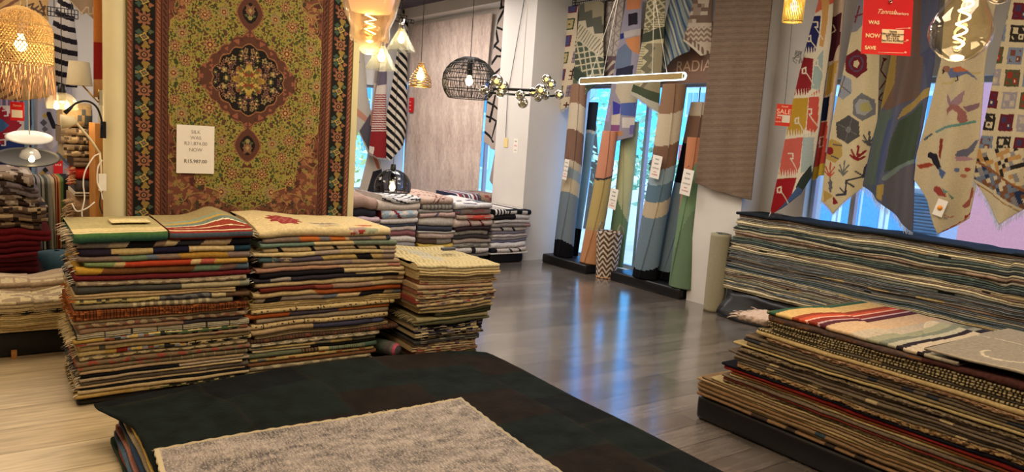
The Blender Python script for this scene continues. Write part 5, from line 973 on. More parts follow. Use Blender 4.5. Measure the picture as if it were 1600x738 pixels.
# small strips left of the faded rug
def zebra(X, Y):
    o = np.broadcast_to(C('c2b8a6'), X.shape+(3,)).copy(); c = 620-.10*(Y-80); u = X-c; k = (Y-.85*u-.012*u*u)/12.5 % 1; o[k < .5] = C('1c1a1c'); return o
zz = hang('hanging_kilim', 'black and cream zebra striped rug hanging left of the faded pink rug', 'y', 12.02, [(620, 78), (612, 130), (600, 195), (591, 222)], [(636, 78), (635, 150), (634, 200), (631, 220)], [(591, 226), (608, 252), (631, 223)], zebra, ztop=3.69, nfold=1, amp=.04, res=.8)
q3f = lambda X, Y: np.where((((Y/3.6) % 1) < .5)[..., None], C('7c2c2c'), C('b8aca0'))
hang('hanging_kilim', 'dark red and white striped runner beside the zebra striped rug', 'y', 11.98, [(594, 100), (586, 150), (577, 225)], [(604, 100), (603, 150), (603, 240)], [(577, 238), (590, 246), (603, 247)], q3f, [('p', '7c2426', [(575, 207), (604, 205), (604, 250), (575, 250)]), ('p', 'b8aca0', [(585, 100), (606, 100), (605, 145), (584, 148)]), ('p', '5c5560', [(590, 112), (604, 112), (603, 132), (589, 134)]), ('p', 'c8beb2', [(576, 228), (585, 230), (583, 242), (575, 240)])], ztop=3.69, nfold=1, amp=.02, res=.8, fringec=['b8a898'], flen=.04)
hang('hanging_kilim', 'beige and orange edged rug narrowing upward beside the red runner', 'y', 12.15, [(586, 110), (582, 150), (578, 195)], [(594, 110), (590, 150), (586, 200)], [(578, 196), (582, 200), (586, 200)], 'b09c8c', [('p', 'a87460', [(576, 172), (588, 172), (588, 200), (576, 200)]), ('p', '8c8078', [(584, 105), (594, 105), (592, 130), (583, 130)])], ztop=3.69, nfold=.5, amp=.02)
hang('hanging_rug', 'grey beige rug with a salmon diagonal and charcoal corner beside the silk carpet', 'y', 12.18, [(545, 60), (545, 240)], [(566, 60), (574, 150), (590, 222)], [(545, 250), (562, 205), (576, 246), (590, 225)], 'a8a092', [('p', 'a87862', [(540, 150), (548, 160), (576, 186), (574, 194), (540, 168)]), ('p', '4f4a50', [(577, 178), (592, 212), (580, 246), (561, 205)]), ('p', '3c3a3c', [(556, 92), (562, 97), (556, 102)])], ztop=3.69, nfold=1, amp=.02, res=.8)
hang('hanging_rug', 'cream rug with a black curve low beside the smoked glass lamp', 'y', 12.25, [(572, 250), (560, 300)], [(592, 235), (600, 300)], [(556, 312), (580, 314), (602, 312)], 'b8ae9e', [('p', '2c2a2e', [(582, 268), (600, 262), (604, 312), (570, 312), (576, 290)]), ('l', 'a06048', 5, [(583, 240), (590, 262)])], ztop=1.5, nfold=1, amp=.03)
q = at(641, 164, x=6.28); card('sale_card', 'small red sale card pinned on the faded pink rug', (6.30, q.y, q.z), XA, XY, .17, .26, 'red_card', [('WAS', .2, .1, 'ink_white', -.2), ('NOW', -.05, .1, 'ink_white', -.2), ('SAVE', -.3, .1, 'ink_white', -.2)], cat='sale sign')
# black grid rails of the far windows
a, b = at(600, 30, x=6.0), at(642, 36, x=6.0); rail((5.2, 11.86, at(570, 26, y=11.86).z), (6.25, 11.86, at(642, 36, y=11.86).z), 'black grid rail behind the clear cone lamps', h=.11, cell=.05)
# ---- left part, back wall
def navy(X, Y):
    o = np.broadcast_to(C('c0b4ac'), X.shape+(3,)).copy(); d = np.abs(X-2)/1.0+np.abs(Y-196)/.9; jag = np.abs(((X+Y)/7 % 1)-.5)*5
    o[Y > 222+jag-.4*X] = C('24305c'); o[d+jag < 34] = C('8c2430'); o[d < 12] = C('3c5c84'); o[(Y < 165)] = C('5c5470'); o[(Y < 165) & ((X/9 % 1) < .4)] = C('9c8c9c'); o[(X > 38)] = C('6c8494'); o[(X > 46) & (X < 49)] = C('2c2c3c'); o[(Y > 262) & (X < 38)] = C('6c8c94')
    for x_, y_ in ((12, 214), (6, 224), (10, 178)): o[seglines(X, Y, [(x_-6, y_-5), (x_+2, y_-6), (x_+2, y_+3), (x_-3, y_+3)], 2)] = C('c8c0c0')
    return o
hang('hanging_kilim', 'navy and red hooked kilim hanging behind the white saucer pendant', 'y', 12.22, [(-22, 120), (-22, 270)], [(52, 120), (55, 270)], [(-22, 285), (16, 288), (55, 284)], navy, ztop=2.6, nfold=2, amp=.03, res=1.1, fringec=None)
def dia(X, Y):
    o = np.broadcast_to(C('9a96a0'), X.shape+(3,)).copy()
    for x, y, r_, c in ((68, 192, 6, '4c4c54'), (70, 202, 5, '5c5a60'), (70, 181, 5, 'a88c4c'), (80, 222, 12, 'b0a8a8'), (96, 242, 13, '9c7c3c'), (88, 256, 11, '5c6270'), (80, 262, 8, 'b89494'), (71, 266, 5, '2c2c30'), (66, 272, 6, 'a88c50'), (104, 232, 9, 'a09098'), (60, 240, 8, 'b09c9c'), (100, 270, 12, 'b8b4b8'), (78, 285, 8, '8c8c98')):
        o[np.abs(X-x)+np.abs(Y-y) < r_] = C(c)
    o[seglines(X, Y, [(76, 178), (84, 198), (94, 196)], 7)] = C('202028'); o[seglines(X, Y, [(90, 240), (108, 258)], 4)] = C('5c6270'); return o
hang('hanging_kilim', 'grey kilim scattered with ochre, pink and black diamonds beside the navy one', 'y', 12.2, [(58, 120), (58, 278)], [(112, 120), (114, 285)], [(58, 280), (88, 292), (114, 286)], dia, ztop=2.5, nfold=2, amp=.03, res=1.1)
q = at(91, 262, y=12.1); card('sale_card', 'small pink red sale card pinned on the grey diamond kilim', (q.x, 12.1, q.z), (1, 0, 0), XY, .11, .19, 'red_card', [('SALE', .2, .2, 'ink_white')], cat='sale sign')
def beig(X, Y):
    o = np.broadcast_to(C('a48454'), X.shape+(3,)).copy(); k = ((X*.6+Y)/14 % 1); o[(X < 34) & (k < .4)] = C('6a4634')
    for p in ([(34, 12), (52, 6), (46, 20)], [(40, 24), (60, 10)], [(50, 12), (70, 24), (62, 2)], [(56, 22), (70, 10), (66, 26)]): o[seglines(X, Y, p, 2.6)] = C('4a3a30')
    return o
hang('hanging_kilim', 'tan kilim with dark brown sprigs at the top left behind the woven pendant', 'y', 9.5, [(-30, 0), (-30, 100)], [(75, 0), (76, 150)], [(-30, 152), (30, 158), (76, 152)], beig, ztop=3.69, nfold=2, amp=.03)
def spiral(X, Y):
    c = 100-.06*Y; u = X-c; k = ((Y+.34*u+.018*u*u*-1)/18.5+.35) % 1; return np.where((k < .46)[..., None], C('1c171c'), C('aaa298'))
mb = MB(); 
# a rolled rug hanging like a cone: built as a tapering tube with its stripes running round it
def cone_roll(name, lab, axis_pts, rad, colf, n=40, nz=160, flat=.8, m='flat', cat='rug', group=None, bend=None, ends=True):
    """standing or hanging roll along axis_pts (bottom->top) with radii; colf(angle fraction, height fraction) -> colours"""
    A = [Vector(p) for p in axis_pts]; V = []; Ls = [0]
    for i in range(1, len(A)): Ls.append(Ls[-1]+(A[i]-A[i-1]).length)
    for j in range(nz+1):
        s = Ls[-1]*j/nz; P = Vector([np.interp(s, Ls, [a[k] for a in A]) for k in range(3)]); r = float(np.interp(s, Ls, rad))
        for i in range(n):
            th = 2*PI*i/n; rr_ = r*(1+.03*math.sin(3*th+j*.05)); 
            V.append(P+Vector((rr_*math.cos(th)*flat, rr_*math.sin(th), 0)))
    F = [(j*n+i, j*n+(i+1) % n, (j+1)*n+(i+1) % n, (j+1)*n+i) for j in range(nz) for i in range(n)]
    th = ((np.arange(n)+.5)/n); tt = (np.arange(nz)+.5)/nz; colr = colf(th[None, :]+0*tt[:, None], tt[:, None]+0*th[None, :]).reshape(-1, 3)
    n0 = len(V); V += [Vector(A[0]), Vector(A[-1])]; capc = []
    for i in range(n): F.append((i, n0, (i+1) % n)); capc.append(colr[i])
    for i in range(n): F.append((nz*n+(i+1) % n, n0+1, nz*n+i)); capc.append(colr[-n+i])
    return tag(mk(name, V, F, m, colors=np.vstack([colr, capc]), loc=tuple(A[0])), lab, cat, group)
a = at(97, 135, y=9.8); b = at(102, 0, y=9.8); sp = lambda T, H_: np.where(((((H_*11.4)+.16*np.sin(T*2*PI)) % 1) < .46)[..., None], C('1c171c'), C('aaa298'))
cone_roll('rolled_rug', 'black and white striped rug hanging in a twisted roll at the upper left', [a, (a+b)/2, b, b+Vector((.02, 0, .5))], [.185, .165, .09, .03], lambda T, H_: np.where(((((H_*11.4)+-.34*np.cos(T*2*PI+.9)*-1) % 1) < .46)[..., None], C('1c171c'), C('aaa298')), n=32, nz=200)
rail(at(74, 24, y=9.2), at(122, 30, y=9.2), 'black grid rail crossing the twisted striped roll', h=.09, cell=.03)
hang('hanging_rug', 'taupe rug corner with a stepped fret border at the top beside the pale pillar', 'y', 8.8, [(104, -40), (108, -2)], [(150, -40), (150, 22)], [(108, 0), (128, 24), (134, 20), (150, 34)], '8a745c', [('l', 'b09c80', 2, [(128, 20), (134, 12), (138, 12), (138, 22), (145, 22), (145, 12)]), ('l', 'b8a488', 2, [(110, 2), (130, 24)])], ztop=3.3, nfold=1)
wp = wallbox('wall_partition', (1.02, 8.6, 0), (1.36, 8.75, 3.7), 'cream'); wl = at(136, 42, y=8.58); box('shelf_bracket', (1.03, 8.55, wl.z-.02), (1.34, 8.599, wl.z+.02), 'black'); tag(bpy.data.objects['shelf_bracket'], 'short black bar on the cream partition at the upper left', 'bracket')
# ================================================================== carpet panel
YP = 5.16; a = at(160, 200, y=YP); pz = 3.6; xl, xr = at(162, 200, y=YP).x, at(557, 200, y=YP).x
pan = empty('carpet_display', ((xl+xr)/2, YP, 0), 'cream display panel with a rounded left post carrying the silk carpet', 'display stand')
box('board', (xl+.05, YP, 0), (xr, YP+.10, pz), 'cream', pan)
mb = MB(); mb.lathe([(.058, 0), (.058, pz)], (xl+.054, YP+.005, 0), 28); mb.build('post', 'cream', pan)
box('end_board', (at(148, 200, y=YP+.12).x, YP+.11, 0), (xl+.02, YP+.42, 1.50), 'wood', pan)
cx0 = at(197, 200, y=YP-.02).x; cx1 = at(548, 200, y=YP-.02).x; zc_ = at(385, 125, y=YP-.02).z; zb0 = .86; zt0 = 2.62
NXc = 352; cell = (cx1-cx0)/NXc; NZc = int((zt0-zb0)/cell); cv = np.zeros((NXc, NZc, 3)); UU, VV = np.meshgrid((np.arange(NXc)+.5)-NXc/2, ((np.arange(NZc)+.5)*cell+zb0-zc_)/cell, indexing='ij')
rs = np.random.RandomState(12); AU, AV = np.abs(UU), np.abs(VV)
MU, YE, BR, DK, PK, GN, TN = '8e843f', '9a8e48', '573529', '17120f', 'a86c4c', '3c4426', 'a8845c'
cv[:] = C(MU)
def disc(u, v, r, c, m=None, sym=True, petals=0, ph=0):
    for su in ((1, -1) if sym else (1,)):
        for sv in ((1, -1) if sym else (1,)):
            i0, i1 = int(su*u-r*1.4+NXc/2), int(su*u+r*1.4+NXc/2)+1; jc = (sv*v*cell+zc_-zb0)/cell; j0, j1 = int(jc-r*1.4), int(jc+r*1.4)+1
            i0, i1, j0, j1 = max(i0, 0), min(i1, NXc), max(j0, 0), min(j1, NZc)
            if i0 >= i1 or j0 >= j1: continue
            du, dv = UU[i0:i1, j0:j1]-su*u, VV[i0:i1, j0:j1]-sv*v; d = np.hypot(du, dv)
            if petals: d = d/(1+.28*np.cos(petals*np.arctan2(dv*sv, du*su)+ph))
            sub = cv[i0:i1, j0:j1]; ok = d < r
            if m is not None: ok &= m[i0:i1, j0:j1]
            sub[ok] = C(c)
def vine(u, v, a, n, c, m, w_=1.2, curl=.12, st=1.6):
    for k in range(n):
        disc(u, v, w_, c, m); u += st*math.cos(a); v += st*math.sin(a); a += curl
wv_ = 4*np.sin(AV*.22); spand = ((AU > 119-(AV-66)*.75-wv_) & (AV > 66) & (AV < 104)) | ((AU > 88-wv_+8*np.cos((AV-104)*.09)) & (AV >= 104) & (AV < 150)) | ((AU > 88-(AV-150)*1.3-wv_*2) & (AV >= 150)) | (AU > 119)
AN = np.arctan2(AV, AU); sc20 = 1+.045*np.abs(np.sin(AN*9)); dm = (AU/73.)**1.3+(AV/70.)**1.3
med = dm < sc20**2*1.04; core = (AU/55.)**1.6+(AV/53.)**1.6 < 1+.14*np.abs(np.sin(AN*7)); inner = np.hypot(UU, VV) < 22+5*np.cos(AN*8)
pend = ((AU/21)**1.5+(np.abs(AV-104)/27)**1.5 < 1.05); pin = (AU/12)**1.6+(np.abs(AV-104)/16)**1.6 < 1; pend |= (AU < 4) & (AV > 66) & (AV < 82)
field = ~spand & ~med & ~pend & (AU < 119)
# vines, leaves and flowers of the field
for k in range(420):
    u, v = rs.rand()*119, rs.rand()*215; vine(u, v, rs.rand()*6.3, 16, ['3a3c1c', '4c3420', '34401f', '544a24'][rs.randint(4)], field, .85, rs.uniform(-.22, .22))
for k in range(760):
    u, v = rs.rand()*119, rs.rand()*215; r_ = rs.uniform(2.0, 4.0); disc(u, v, r_+1.1, MU, field, petals=3); disc(u, v, r_, ['54382a', '38421f', '3c4a2c', '562e22', '4a4c26', '4a3a24'][rs.randint(6)], field, petals=rs.randint(2, 5), ph=rs.rand()*6)
    if k % 3 == 0: disc(u, v, r_*.35, ['a0944e', '7a6c30'][rs.randint(2)], field)
for k in range(120):
    u, v = rs.rand()*119, rs.rand()*215; disc(u, v, 4, MU, field, petals=5); disc(u, v, 2.0, '7c5438', field)
big = [(60, 48, 11), (110, 40, 8), (104, 88, 9), (88, 128, 8), (40, 100, 8), (68, 92, 9), (24, 150, 9), (72, 165, 9), (112, 0, 9), (40, 180, 10), (100, 60, 8), (30, 128, 7), (95, 20, 8), (56, 122, 8), (95, 108, 7), (14, 170, 7), (60, 195, 9)]
for u, v, r_ in big:
    disc(u, v, r_*1.2, YE, field, petals=8); disc(u, v, r_, ['5c3426', '7a6a50', '74443a'][int(u) % 3], field, petals=8); disc(u, v, r_*.7, 'a08050', field, petals=8, ph=.4); disc(u, v, r_*.42, '6c3028', field); disc(u, v, r_*.2, 'b89c5c', field)
# medallion and pendants
edge = lambda m: m & ~(np.roll(m, 2, 0) & np.roll(m, -2, 0) & np.roll(m, 2, 1) & np.roll(m, -2, 1))
cv[med | pend] = C(BR); cv[core | pin] = C(DK); cv[edge(med | pend)] = C('8a5c40'); cv[edge(core)] = C('8c6040')
for k in range(46):
    u, v = rs.rand()*76, rs.rand()*72; disc(u, v, 2.5, ['8a5440', '4c2c22'][k % 2], med & ~core, petals=3)
for k in range(46):
    t_ = rs.rand()*PI/2; q_ = 20+rs.rand()*32; u, v = q_*math.cos(t_), q_*math.sin(t_); r_ = rs.uniform(2.6, 4.6); disc(u, v, r_+.8, '120e0c', core, petals=5); disc(u, v, r_, ['7c5644', '8a7050', '6c4a48', '4a4c34', '8a7c50'][rs.randint(5)], core, petals=5); disc(u, v, r_*.4, ['c0a060', '30241c'][rs.randint(2)], core)
cv[inner] = C('8a6a34')
for k in range(40):
    t_ = rs.rand()*PI/2; q_ = rs.rand()*24; disc(q_*math.cos(t_), q_*math.sin(t_), 3, ['a8903c', '7c3c28', '5c5c2c', 'b09850'][k % 4], inner, petals=4)
disc(0, 108, 6, '7c5840', pin, petals=5); disc(0, 108, 2.6, 'a08c54', pin, petals=4); disc(0, 97, 3, '8a8050', pin, petals=3); disc(6, 100, 2.4, '4c5034', pin, petals=3); disc(5, 115, 2.2, '6c4a38', pin, petals=3)
# spandrels
sp_ = spand & (AU < 119); cv[sp_] = C('6e4231'); cv[edge(sp_) & (AU < 117)] = C('a08848')
inn = sp_ & ((AU+AV*.5 > 175)) 
for k in range(260):
    u, v = rs.rand()*119, 80+rs.rand()*140; disc(u, v, rs.uniform(2, 4.5), ['8a5840', '4c2a22', '85703c', '3c3a24', '9c6c48'][rs.randint(5)], sp_, petals=rs.randint(3, 6), ph=rs.rand()*6)
for k in range(60):
    u, v = rs.rand()*119, 80+rs.rand()*140; vine(u, v, rs.rand()*6.3, 14, '8f7444', sp_, .9, rs.uniform(-.2, .2))
# borders
g1 = (AU >= 119) & (AU < 138); mb_ = (AU >= 138) & (AU < 166); g2 = (AU >= 166)
cv[g1] = C('633a2b'); cv[g2] = C('633a2b'); cv[mb_] = C('17130f')
vv = VV % 6; cv[(g1 | g2) & (np.abs(AU-124-((VV % 9)-4.5)*.5) < 1.2)] = C('3a2018'); cv[(g1 | g2) & (np.abs(AU-133-((VV % 7)-3.5)*.6) < 1.0)] = C('96603f'); cv[g2 & (np.abs(AU-171-((VV % 8)-4)*.5) < 1.2)] = C('96604a'); 
for e_ in (119.5, 128.5, 137.5, 166.5): cv[np.abs(AU-e_) < 1.0] = C('2a1a14')
cv[(AU > 174)] = C('5c5224')
for v0 in range(-6, 7):
    v = v0*52+22
    for sv in ((1,) if True else ()):
        for su in (1, -1):
            U0 = su*152
            def dd(u_, v_, r_, c, p=0, ph=0):
                jc = (v_*cell+zc_-zb0)/cell; i0, i1, j0, j1 = int(u_-r_*1.5+NXc/2), int(u_+r_*1.5+NXc/2)+1, int(jc-r_*1.5), int(jc+r_*1.5)+1; i0, i1, j0, j1 = max(i0, 0), min(i1, NXc), max(j0, 0), min(j1, NZc)
                if i0 >= i1 or j0 >= j1: return
                d = np.hypot(UU[i0:i1, j0:j1]-u_, VV[i0:i1, j0:j1]-v_)
                if p: d = d/(1+.22*np.cos(p*np.arctan2(VV[i0:i1, j0:j1]-v_, UU[i0:i1, j0:j1]-u_)+ph))
                ok = (d < r_) & mb_[i0:i1, j0:j1]; cv[i0:i1, j0:j1][ok] = C(c)
            dd(U0, v, 9, '8c5c44', 8); dd(U0, v, 5, '3a241c'); dd(U0, v, 3, '9c7050'); dd(U0, v, 1.4, '2c1c16')
            dd(U0+2, v+14, 5, '8a7038', 3, 1.5); dd(U0+2, v-14, 5, '8a7038', 3, -1.5); dd(U0-7, v+20, 4, '3c5044', 4); dd(U0-7, v-20, 4, '3c5044', 4); dd(U0-9, v+10, 3.2, '6c3c30', 3); dd(U0+9, v+20, 3.2, '8c5c44', 3); dd(U0+9, v-18, 3.2, '4c5844', 3)
            dd(U0, v+26, 5.5, 'b09448', 4, .7); dd(U0, v+26, 3.4, '3c5848', 4, .7); dd(U0, v+26, 1.6, 'a45c44'); dd(U0-10, v+26, 2.6, '7c7450', 3)
P_ = np.zeros((NXc+1, NZc+1, 3)); P_[..., 0] = np.linspace(cx0, cx1, NXc+1)[:, None]; P_[..., 1] = YP-.012; P_[..., 2] = np.linspace(zb0, zb0+NZc*cell, NZc+1)[None, :]
P_[..., 1] -= .004*(1+np.sin(P_[..., 0]*7))*.5
o = mk('silk_carpet', P_.reshape(-1, 3), gridF(NXc, NZc), 'silk', colors=cv.reshape(-1, 3), loc=((cx0+cx1)/2, YP-.012, zb0)); md = o.modifiers.new('thick', 'SOLIDIFY'); md.thickness = .008; md.offset = 0
tag(o, 'ornate mustard and brown silk carpet with a central medallion on the cream panel', 'carpet')
q = at(306.5, 234, y=YP-.05)
card('price_card', 'white price card on the ornate silk carpet', (q.x, YP-.035, q.z), (1, 0, 0), XY, .232, .312, 'paper', [('SILK', .36, .10, 'ink_grey'), ('WAS', .24, .10, 'ink_grey'), ('R31,874.00', .12, .10, 'ink_grey'), ('NOW', -.01, .10, 'ink_grey'), ('R15,987.00', -.25, .10, 'ink')], cat='price tag')
# ================================================================== rolled rugs standing on the black plinths
for lab, (x0, x1, y0, y1) in (('low black plinth under the rolled rugs beside the column', (5.95, 6.38, 6.56, 7.42)), ('low black plinth under the rolled rugs beside the pillar', (6.02, 6.38, 5.13, 6.20))):
    pz_ = vinyl_base(lab, x0, x1, y0, y1, .115, bev=.02)
def roll(lab, bot, top, rb, rt, bands, sl=.0, zmid=None, xb=6.17, xt=6.27, flat=.75, ph=0, extra=None):
    """bands: (height fraction end, colour) from the foot up; sl tilts the colour edges round the roll"""
    B_ = at(bot[0], bot[1], x=xb); T_ = at(top[0], top[1], x=xt); B_.z = .118
    def cf(T, H_):
        k = H_+sl*np.cos(2*PI*T+ph)+.004*np.sin(9*T); o = np.empty(T.shape+(3,)); o[:] = C(bands[-1][1]); prev = -9
        for e_, c in bands: o[(k > prev) & (k <= e_)] = C(c); prev = e_
        if extra: extra(o, T, H_)
        return o
    ax = [B_, B_*.6+T_*.4+Vector((.01, 0, 0)), T_]
    o = cone_roll('rolled_rug', lab, ax, [rb, (rb*.55+rt*.45)*1.03, rt], cf, flat=flat)
    # the free edge of the cloth wound round the roll
    V = []; n = 60
    for i in range(n+1):
        s = i/n; P = Vector([np.interp(s, [0, .4, 1], [a_[k] for a_ in ax]) for k in range(3)]); r = float(np.interp(s, [0, .4, 1], [rb, (rb*.55+rt*.45)*1.03, rt]))
        th = PI*(1.02+.22*math.sin(s*2.4+ph)); V += [P+Vector((r*flat*math.cos(th)*(1.0+k*.03)-.003*k, r*math.sin(th)*(1.0+k*.02)-.004*k, .0)) for k in range(2)]
    F = gridF(n, 1); cc = cf(np.full((n, 1), .5), ((np.arange(n)+.5)/n)[:, None]).reshape(-1, 3)
    e = part('rolled_edge', V, F, 'flat', o, colors=cc*.9+.02); md = e.modifiers.new('t', 'SOLIDIFY'); md.thickness = .006
    return o, ax
BL, MG = '101014', '8f98a0'
roll('rolled rug with black foot, grey blue, cream and brown bands nearest the column', (880, 397), (906, 132), .16, .13, [(.075, BL), (.36, '6f7c86'), (.44, 'b8aa90'), (.50, '8c9aa0'), (.545, 'b8aa92'), (.72, '7c5f50'), (.87, 'c2b49c'), (1.1, '8a6a56')], sl=.02, xb=6.10, xt=6.16, flat=.6)
roll('pale blue cloth edge with a dark pointed end beside the first rolled rug', (899, 392), (928, 160), .05, .085, [(.10, BL), (.18, BL), (.80, '7ea4bc'), (.82, 'c8c8c0'), (1.0, '2c3440')], xb=6.29, xt=6.33, flat=.4)
roll('rolled rug in mustard, tan and coral standing left of the woven basket', (921, 403), (954, 205), .145, .115, [(.28, 'b8845c'), (.30, 'a8926a'), (.66, 'b09a62'), (.675, '3a3a3c'), (1.1, 'c08468')], sl=-.03, xb=6.10, xt=6.16, flat=.6, extra=lambda o, T, H_: o.__setitem__(((H_ > .68) & ((T < .38) | (T > .62)) & (np.cos(2*PI*T+PI/2) < .1)), C('6c8470')))
roll('rolled rug in sage and pale yellow behind the mustard one', (962, 396), (986, 190), .13, .13, [(.05, '5c7458'), (.42, '6c8460'), (.80, 'b4b48a'), (1.1, 'a8b08c')], sl=.10, ph=1.4, xb=6.30, xt=6.33, flat=.45)
roll('rolled grey blue rug with black foot, tan and cream bands right of the basket', (1008, 424), (1055, 132), .165, .155, [(.075, BL), (.35, '6a7c88'), (.43, 'b8a88c'), (.52, '5c7484'), (.60, '8ca0a8'), (.72, '7a5c4a'), (.88, 'c0b096'), (1.1, '8a6c54')], sl=-.035, xb=6.10, xt=6.15, flat=.6)
roll('rolled rug with black foot and black shoulder leaning beside the green one', (1040, 428), (1096, 160), .17, .13, [(.075, BL), (.42, '7c8e98'), (.58, '7c8e98'), (.80, '121014'), (.95, '7a5c4a'), (1.1, 'b8a890')], sl=-.03, xb=6.29, xt=6.32, flat=.5)
roll('rolled green rug with an orange upper edge beside the white pillar', (1064, 436), (1086, 215), .145, .09, [(.30, '64785e'), (.62, '708a68'), (1.1, 'b87a58')], sl=.22, ph=-1.2, xb=6.10, xt=6.16, flat=.6)
for k, (px, py, xx, w_, h_, lab) in enumerate(((884, 265, 5.99, .085, .26, 'white price tag tied to the rolled rug nearest the column'), (958, 311, 5.99, .13, .24, 'white price tag hanging between the mustard and sage rolls'), (1025, 261, 5.99, .14, .25, 'white price tag tied round the grey blue roll with tan bands'), (1073, 285, 5.99, .14, .27, 'white price tag on the roll with the black shoulder'))):
    q = at(px, py, x=xx); card('price_tag', lab, q, (0, -1, -.12), (0, -.12, 1), w_, h_, 'paper', [('WAS', .33, .10, 'ink'), ('NOW', .14, .10, 'ink'), ('R4,995.00', -.06, .09, 'ink_grey'), ('SAVE', -.22, .07, 'ink_red'), ('R2,500.00', -.34, .08, 'ink_red')])
    mb = MB(); mb.tube([q+Vector((.0, w_*.4, h_*.48)), q+Vector((.03, w_*.1, h_*.62)), q+Vector((.13, .12, h_*.62))], .0025, 5); tag(mb.build('tag_string', 'cord', loc=tuple(q)), 'dark string of the '+lab, 'string')
# woven basket
bq = at(958, 434, z=0); bx_, by_ = 6.09, 6.34; bk_ = empty('woven_basket', (bx_, by_, 0), 'brown and white zigzag woven basket with handles between the two plinths', 'basket')
n, nz = 96, 90; V = []
for j in range(nz+1):
    z = .0+.56*j/nz; r = .118+.040*(j/nz); r *= 1+.012*math.sin(j*1.6)
    for i in range(n): V.append((bx_+r*math.cos(2*PI*i/n), by_+r*math.sin(2*PI*i/n), z))
F = [(j*n+i, j*n+(i+1) % n, (j+1)*n+(i+1) % n, (j+1)*n+i) for j in range(nz) for i in range(n)]
T, H_ = np.meshgrid((np.arange(n)+.5)/n, (np.arange(nz)+.5)/nz); zz_ = np.abs(((T*8) % 1)-.5)*2; kz = ((H_*8.5+zz_*1.0) % 1); colr = np.where((kz < .45)[..., None], C('cfc4b2'), C('5e4434')).reshape(-1, 3); colr = colr*(.88+.24*np.random.RandomState(1).rand(len(colr), 1))
o = part('basket_body', V, F, 'rug', bk_, colors=colr); md = o.modifiers.new('t', 'SOLIDIFY'); md.thickness = .012
for s in (-1, 1):
    mb = MB(); mb.tube([(bx_-.03, by_+s*.16, .54), (bx_-.03, by_+s*.16, .60), (bx_+.0, by_+s*.162, .66), (bx_+.05, by_+s*.165, .62), (bx_+.05, by_+s*.165, .54)], .008, 8); mb.build('handle', mat('basket_handle', '9c8c78', .8, noise=.2), bk_)
mb = MB(); mb.lathe([(.001, .01), (.12, .01), (.125, .0)], (bx_, by_, .01), 32); mb.build('basket_base', 'wood', bk_)
# pale roll standing beside the long stack
q = at(1124, 487, z=0); def_ = None
def paler(T, H_): o = np.empty(T.shape+(3,)); o[:] = C('989077'); return o
o = cone_roll('rolled_rug', 'plain pale olive rolled rug standing between the pillar and the long stack', [(5.97, 4.63, .002), (5.97, 4.63, .3), (5.97, 4.63, .785)], [.098, .1, .1], paler, flat=1, nz=30)
mb = MB(); pts = [(5.97+(.012+.0105*a_)*math.cos(a_), 4.63+(.012+.0105*a_)*math.sin(a_), .787) for a_ in np.linspace(0, 7.6, 90)]; mb.tube(pts, .0035, 5); mb.build('wound_end', mat('slate_rug_edge', '3a4a4e', .9, noise=.1), o)
# ================================================================== lamps
BULB = mat('glowing_bulb', 'fff0d0', .3, emit='ffdf9a', es=14)
FIL = mat('glowing_filament', 'ffe0a0', .3, emit='ffd890', es=40)
GC = litglass('clear_lamp_glass', (.97, .97, .92), .06, .03); GA = litglass('amber_lamp_glass', (.99, .90, .76), .07, .10); GS = glassy('smoked_lamp_glass', (.62, .62, .64), .05); GSI = glassy('mirrored_smoke_glass', (.50, .47, .36), .5)
def glow(par, loc, power, c=(1, .7, .38), r=.03):
    l = bpy.data.lights.new('lamp_light', 'POINT'); l.energy = power; l.color = c; l.shadow_soft_size = r
    o = bpy.data.objects.new('lamp_light', l); col.objects.link(o); o.parent = par; o.location = Vector(loc)-world_loc(par); return o
def cordto(par, p, ztop=3.69, r=.003, m='cord', wob=0):
    mb = MB(); mb.tube([Vector(p), Vector(p)+Vector((wob, wob, (ztop-p[2])*.5)), Vector((p[0], p[1], ztop))], r, 6); return mb.build('cord', m, par)
def lampbulb(par, p, r=.03, power=4, m=None, c=(1, .7, .38)):
    mb = MB(); p = Vector(p); mb.lathe([(.001, -r), (r*.6, -r*.8), (r, 0), (r*.85, r*.7), (r*.45, r*1.5), (r*.42, r*2.1)], p, 16); o = mb.build('bulb', m or BULB, par); glow(par, p-Vector((0, 0, r*1.6)), power, c); return o
# black rattan-like cage pendant
c = at(733, 128, d=6.0); e = empty('cage_pendant', c, 'black wire drum pendant lamp in front of the faded pink rug', 'pendant lamp'); Rr = .218
prof = lambda t: (Rr*math.sin(max(.34, min(1, t))*1.0*PI*.5+0) if False else 0)
def cagep(v):   # v 0 top .. 1 bottom
    a = .30+v*(2.30-.30); return Rr*math.sin(a), Rr*.92*math.cos(a)
mb = MB(); rr = random.Random(4)
for k in range(120):
    th = 2*PI*k/120; pts = [(c.x+cagep(v)[0]*math.cos(th+rr.uniform(-.03, .03)), c.y+cagep(v)[0]*math.sin(th+rr.uniform(-.03, .03)), c.z+cagep(v)[1]) for v in np.linspace(0, 1, 9)]; mb.tube(pts, .0019, 4, cap=False)
mb.build('wire_shade', 'black', e)
mb = MB()
for v in (0, .25, .42, .6, .8, 1): r_, z_ = cagep(v); mb.tube([(c.x+r_*math.cos(t), c.y+r_*math.sin(t), c.z+z_) for t in np.linspace(0, 2*PI, 49)[:-1]], .004, 5, closed=True)
mb.build('shade_ring', 'black', e); mb = MB(); mb.lathe([(.02, .05), (.024, .1), (.015, .2)], (c.x, c.y, c.z), 14); mb.build('socket', 'black', e); lampbulb(e, (c.x, c.y, c.z+.0), .032, 5); cordto(e, (c.x, c.y, c.z+.2))
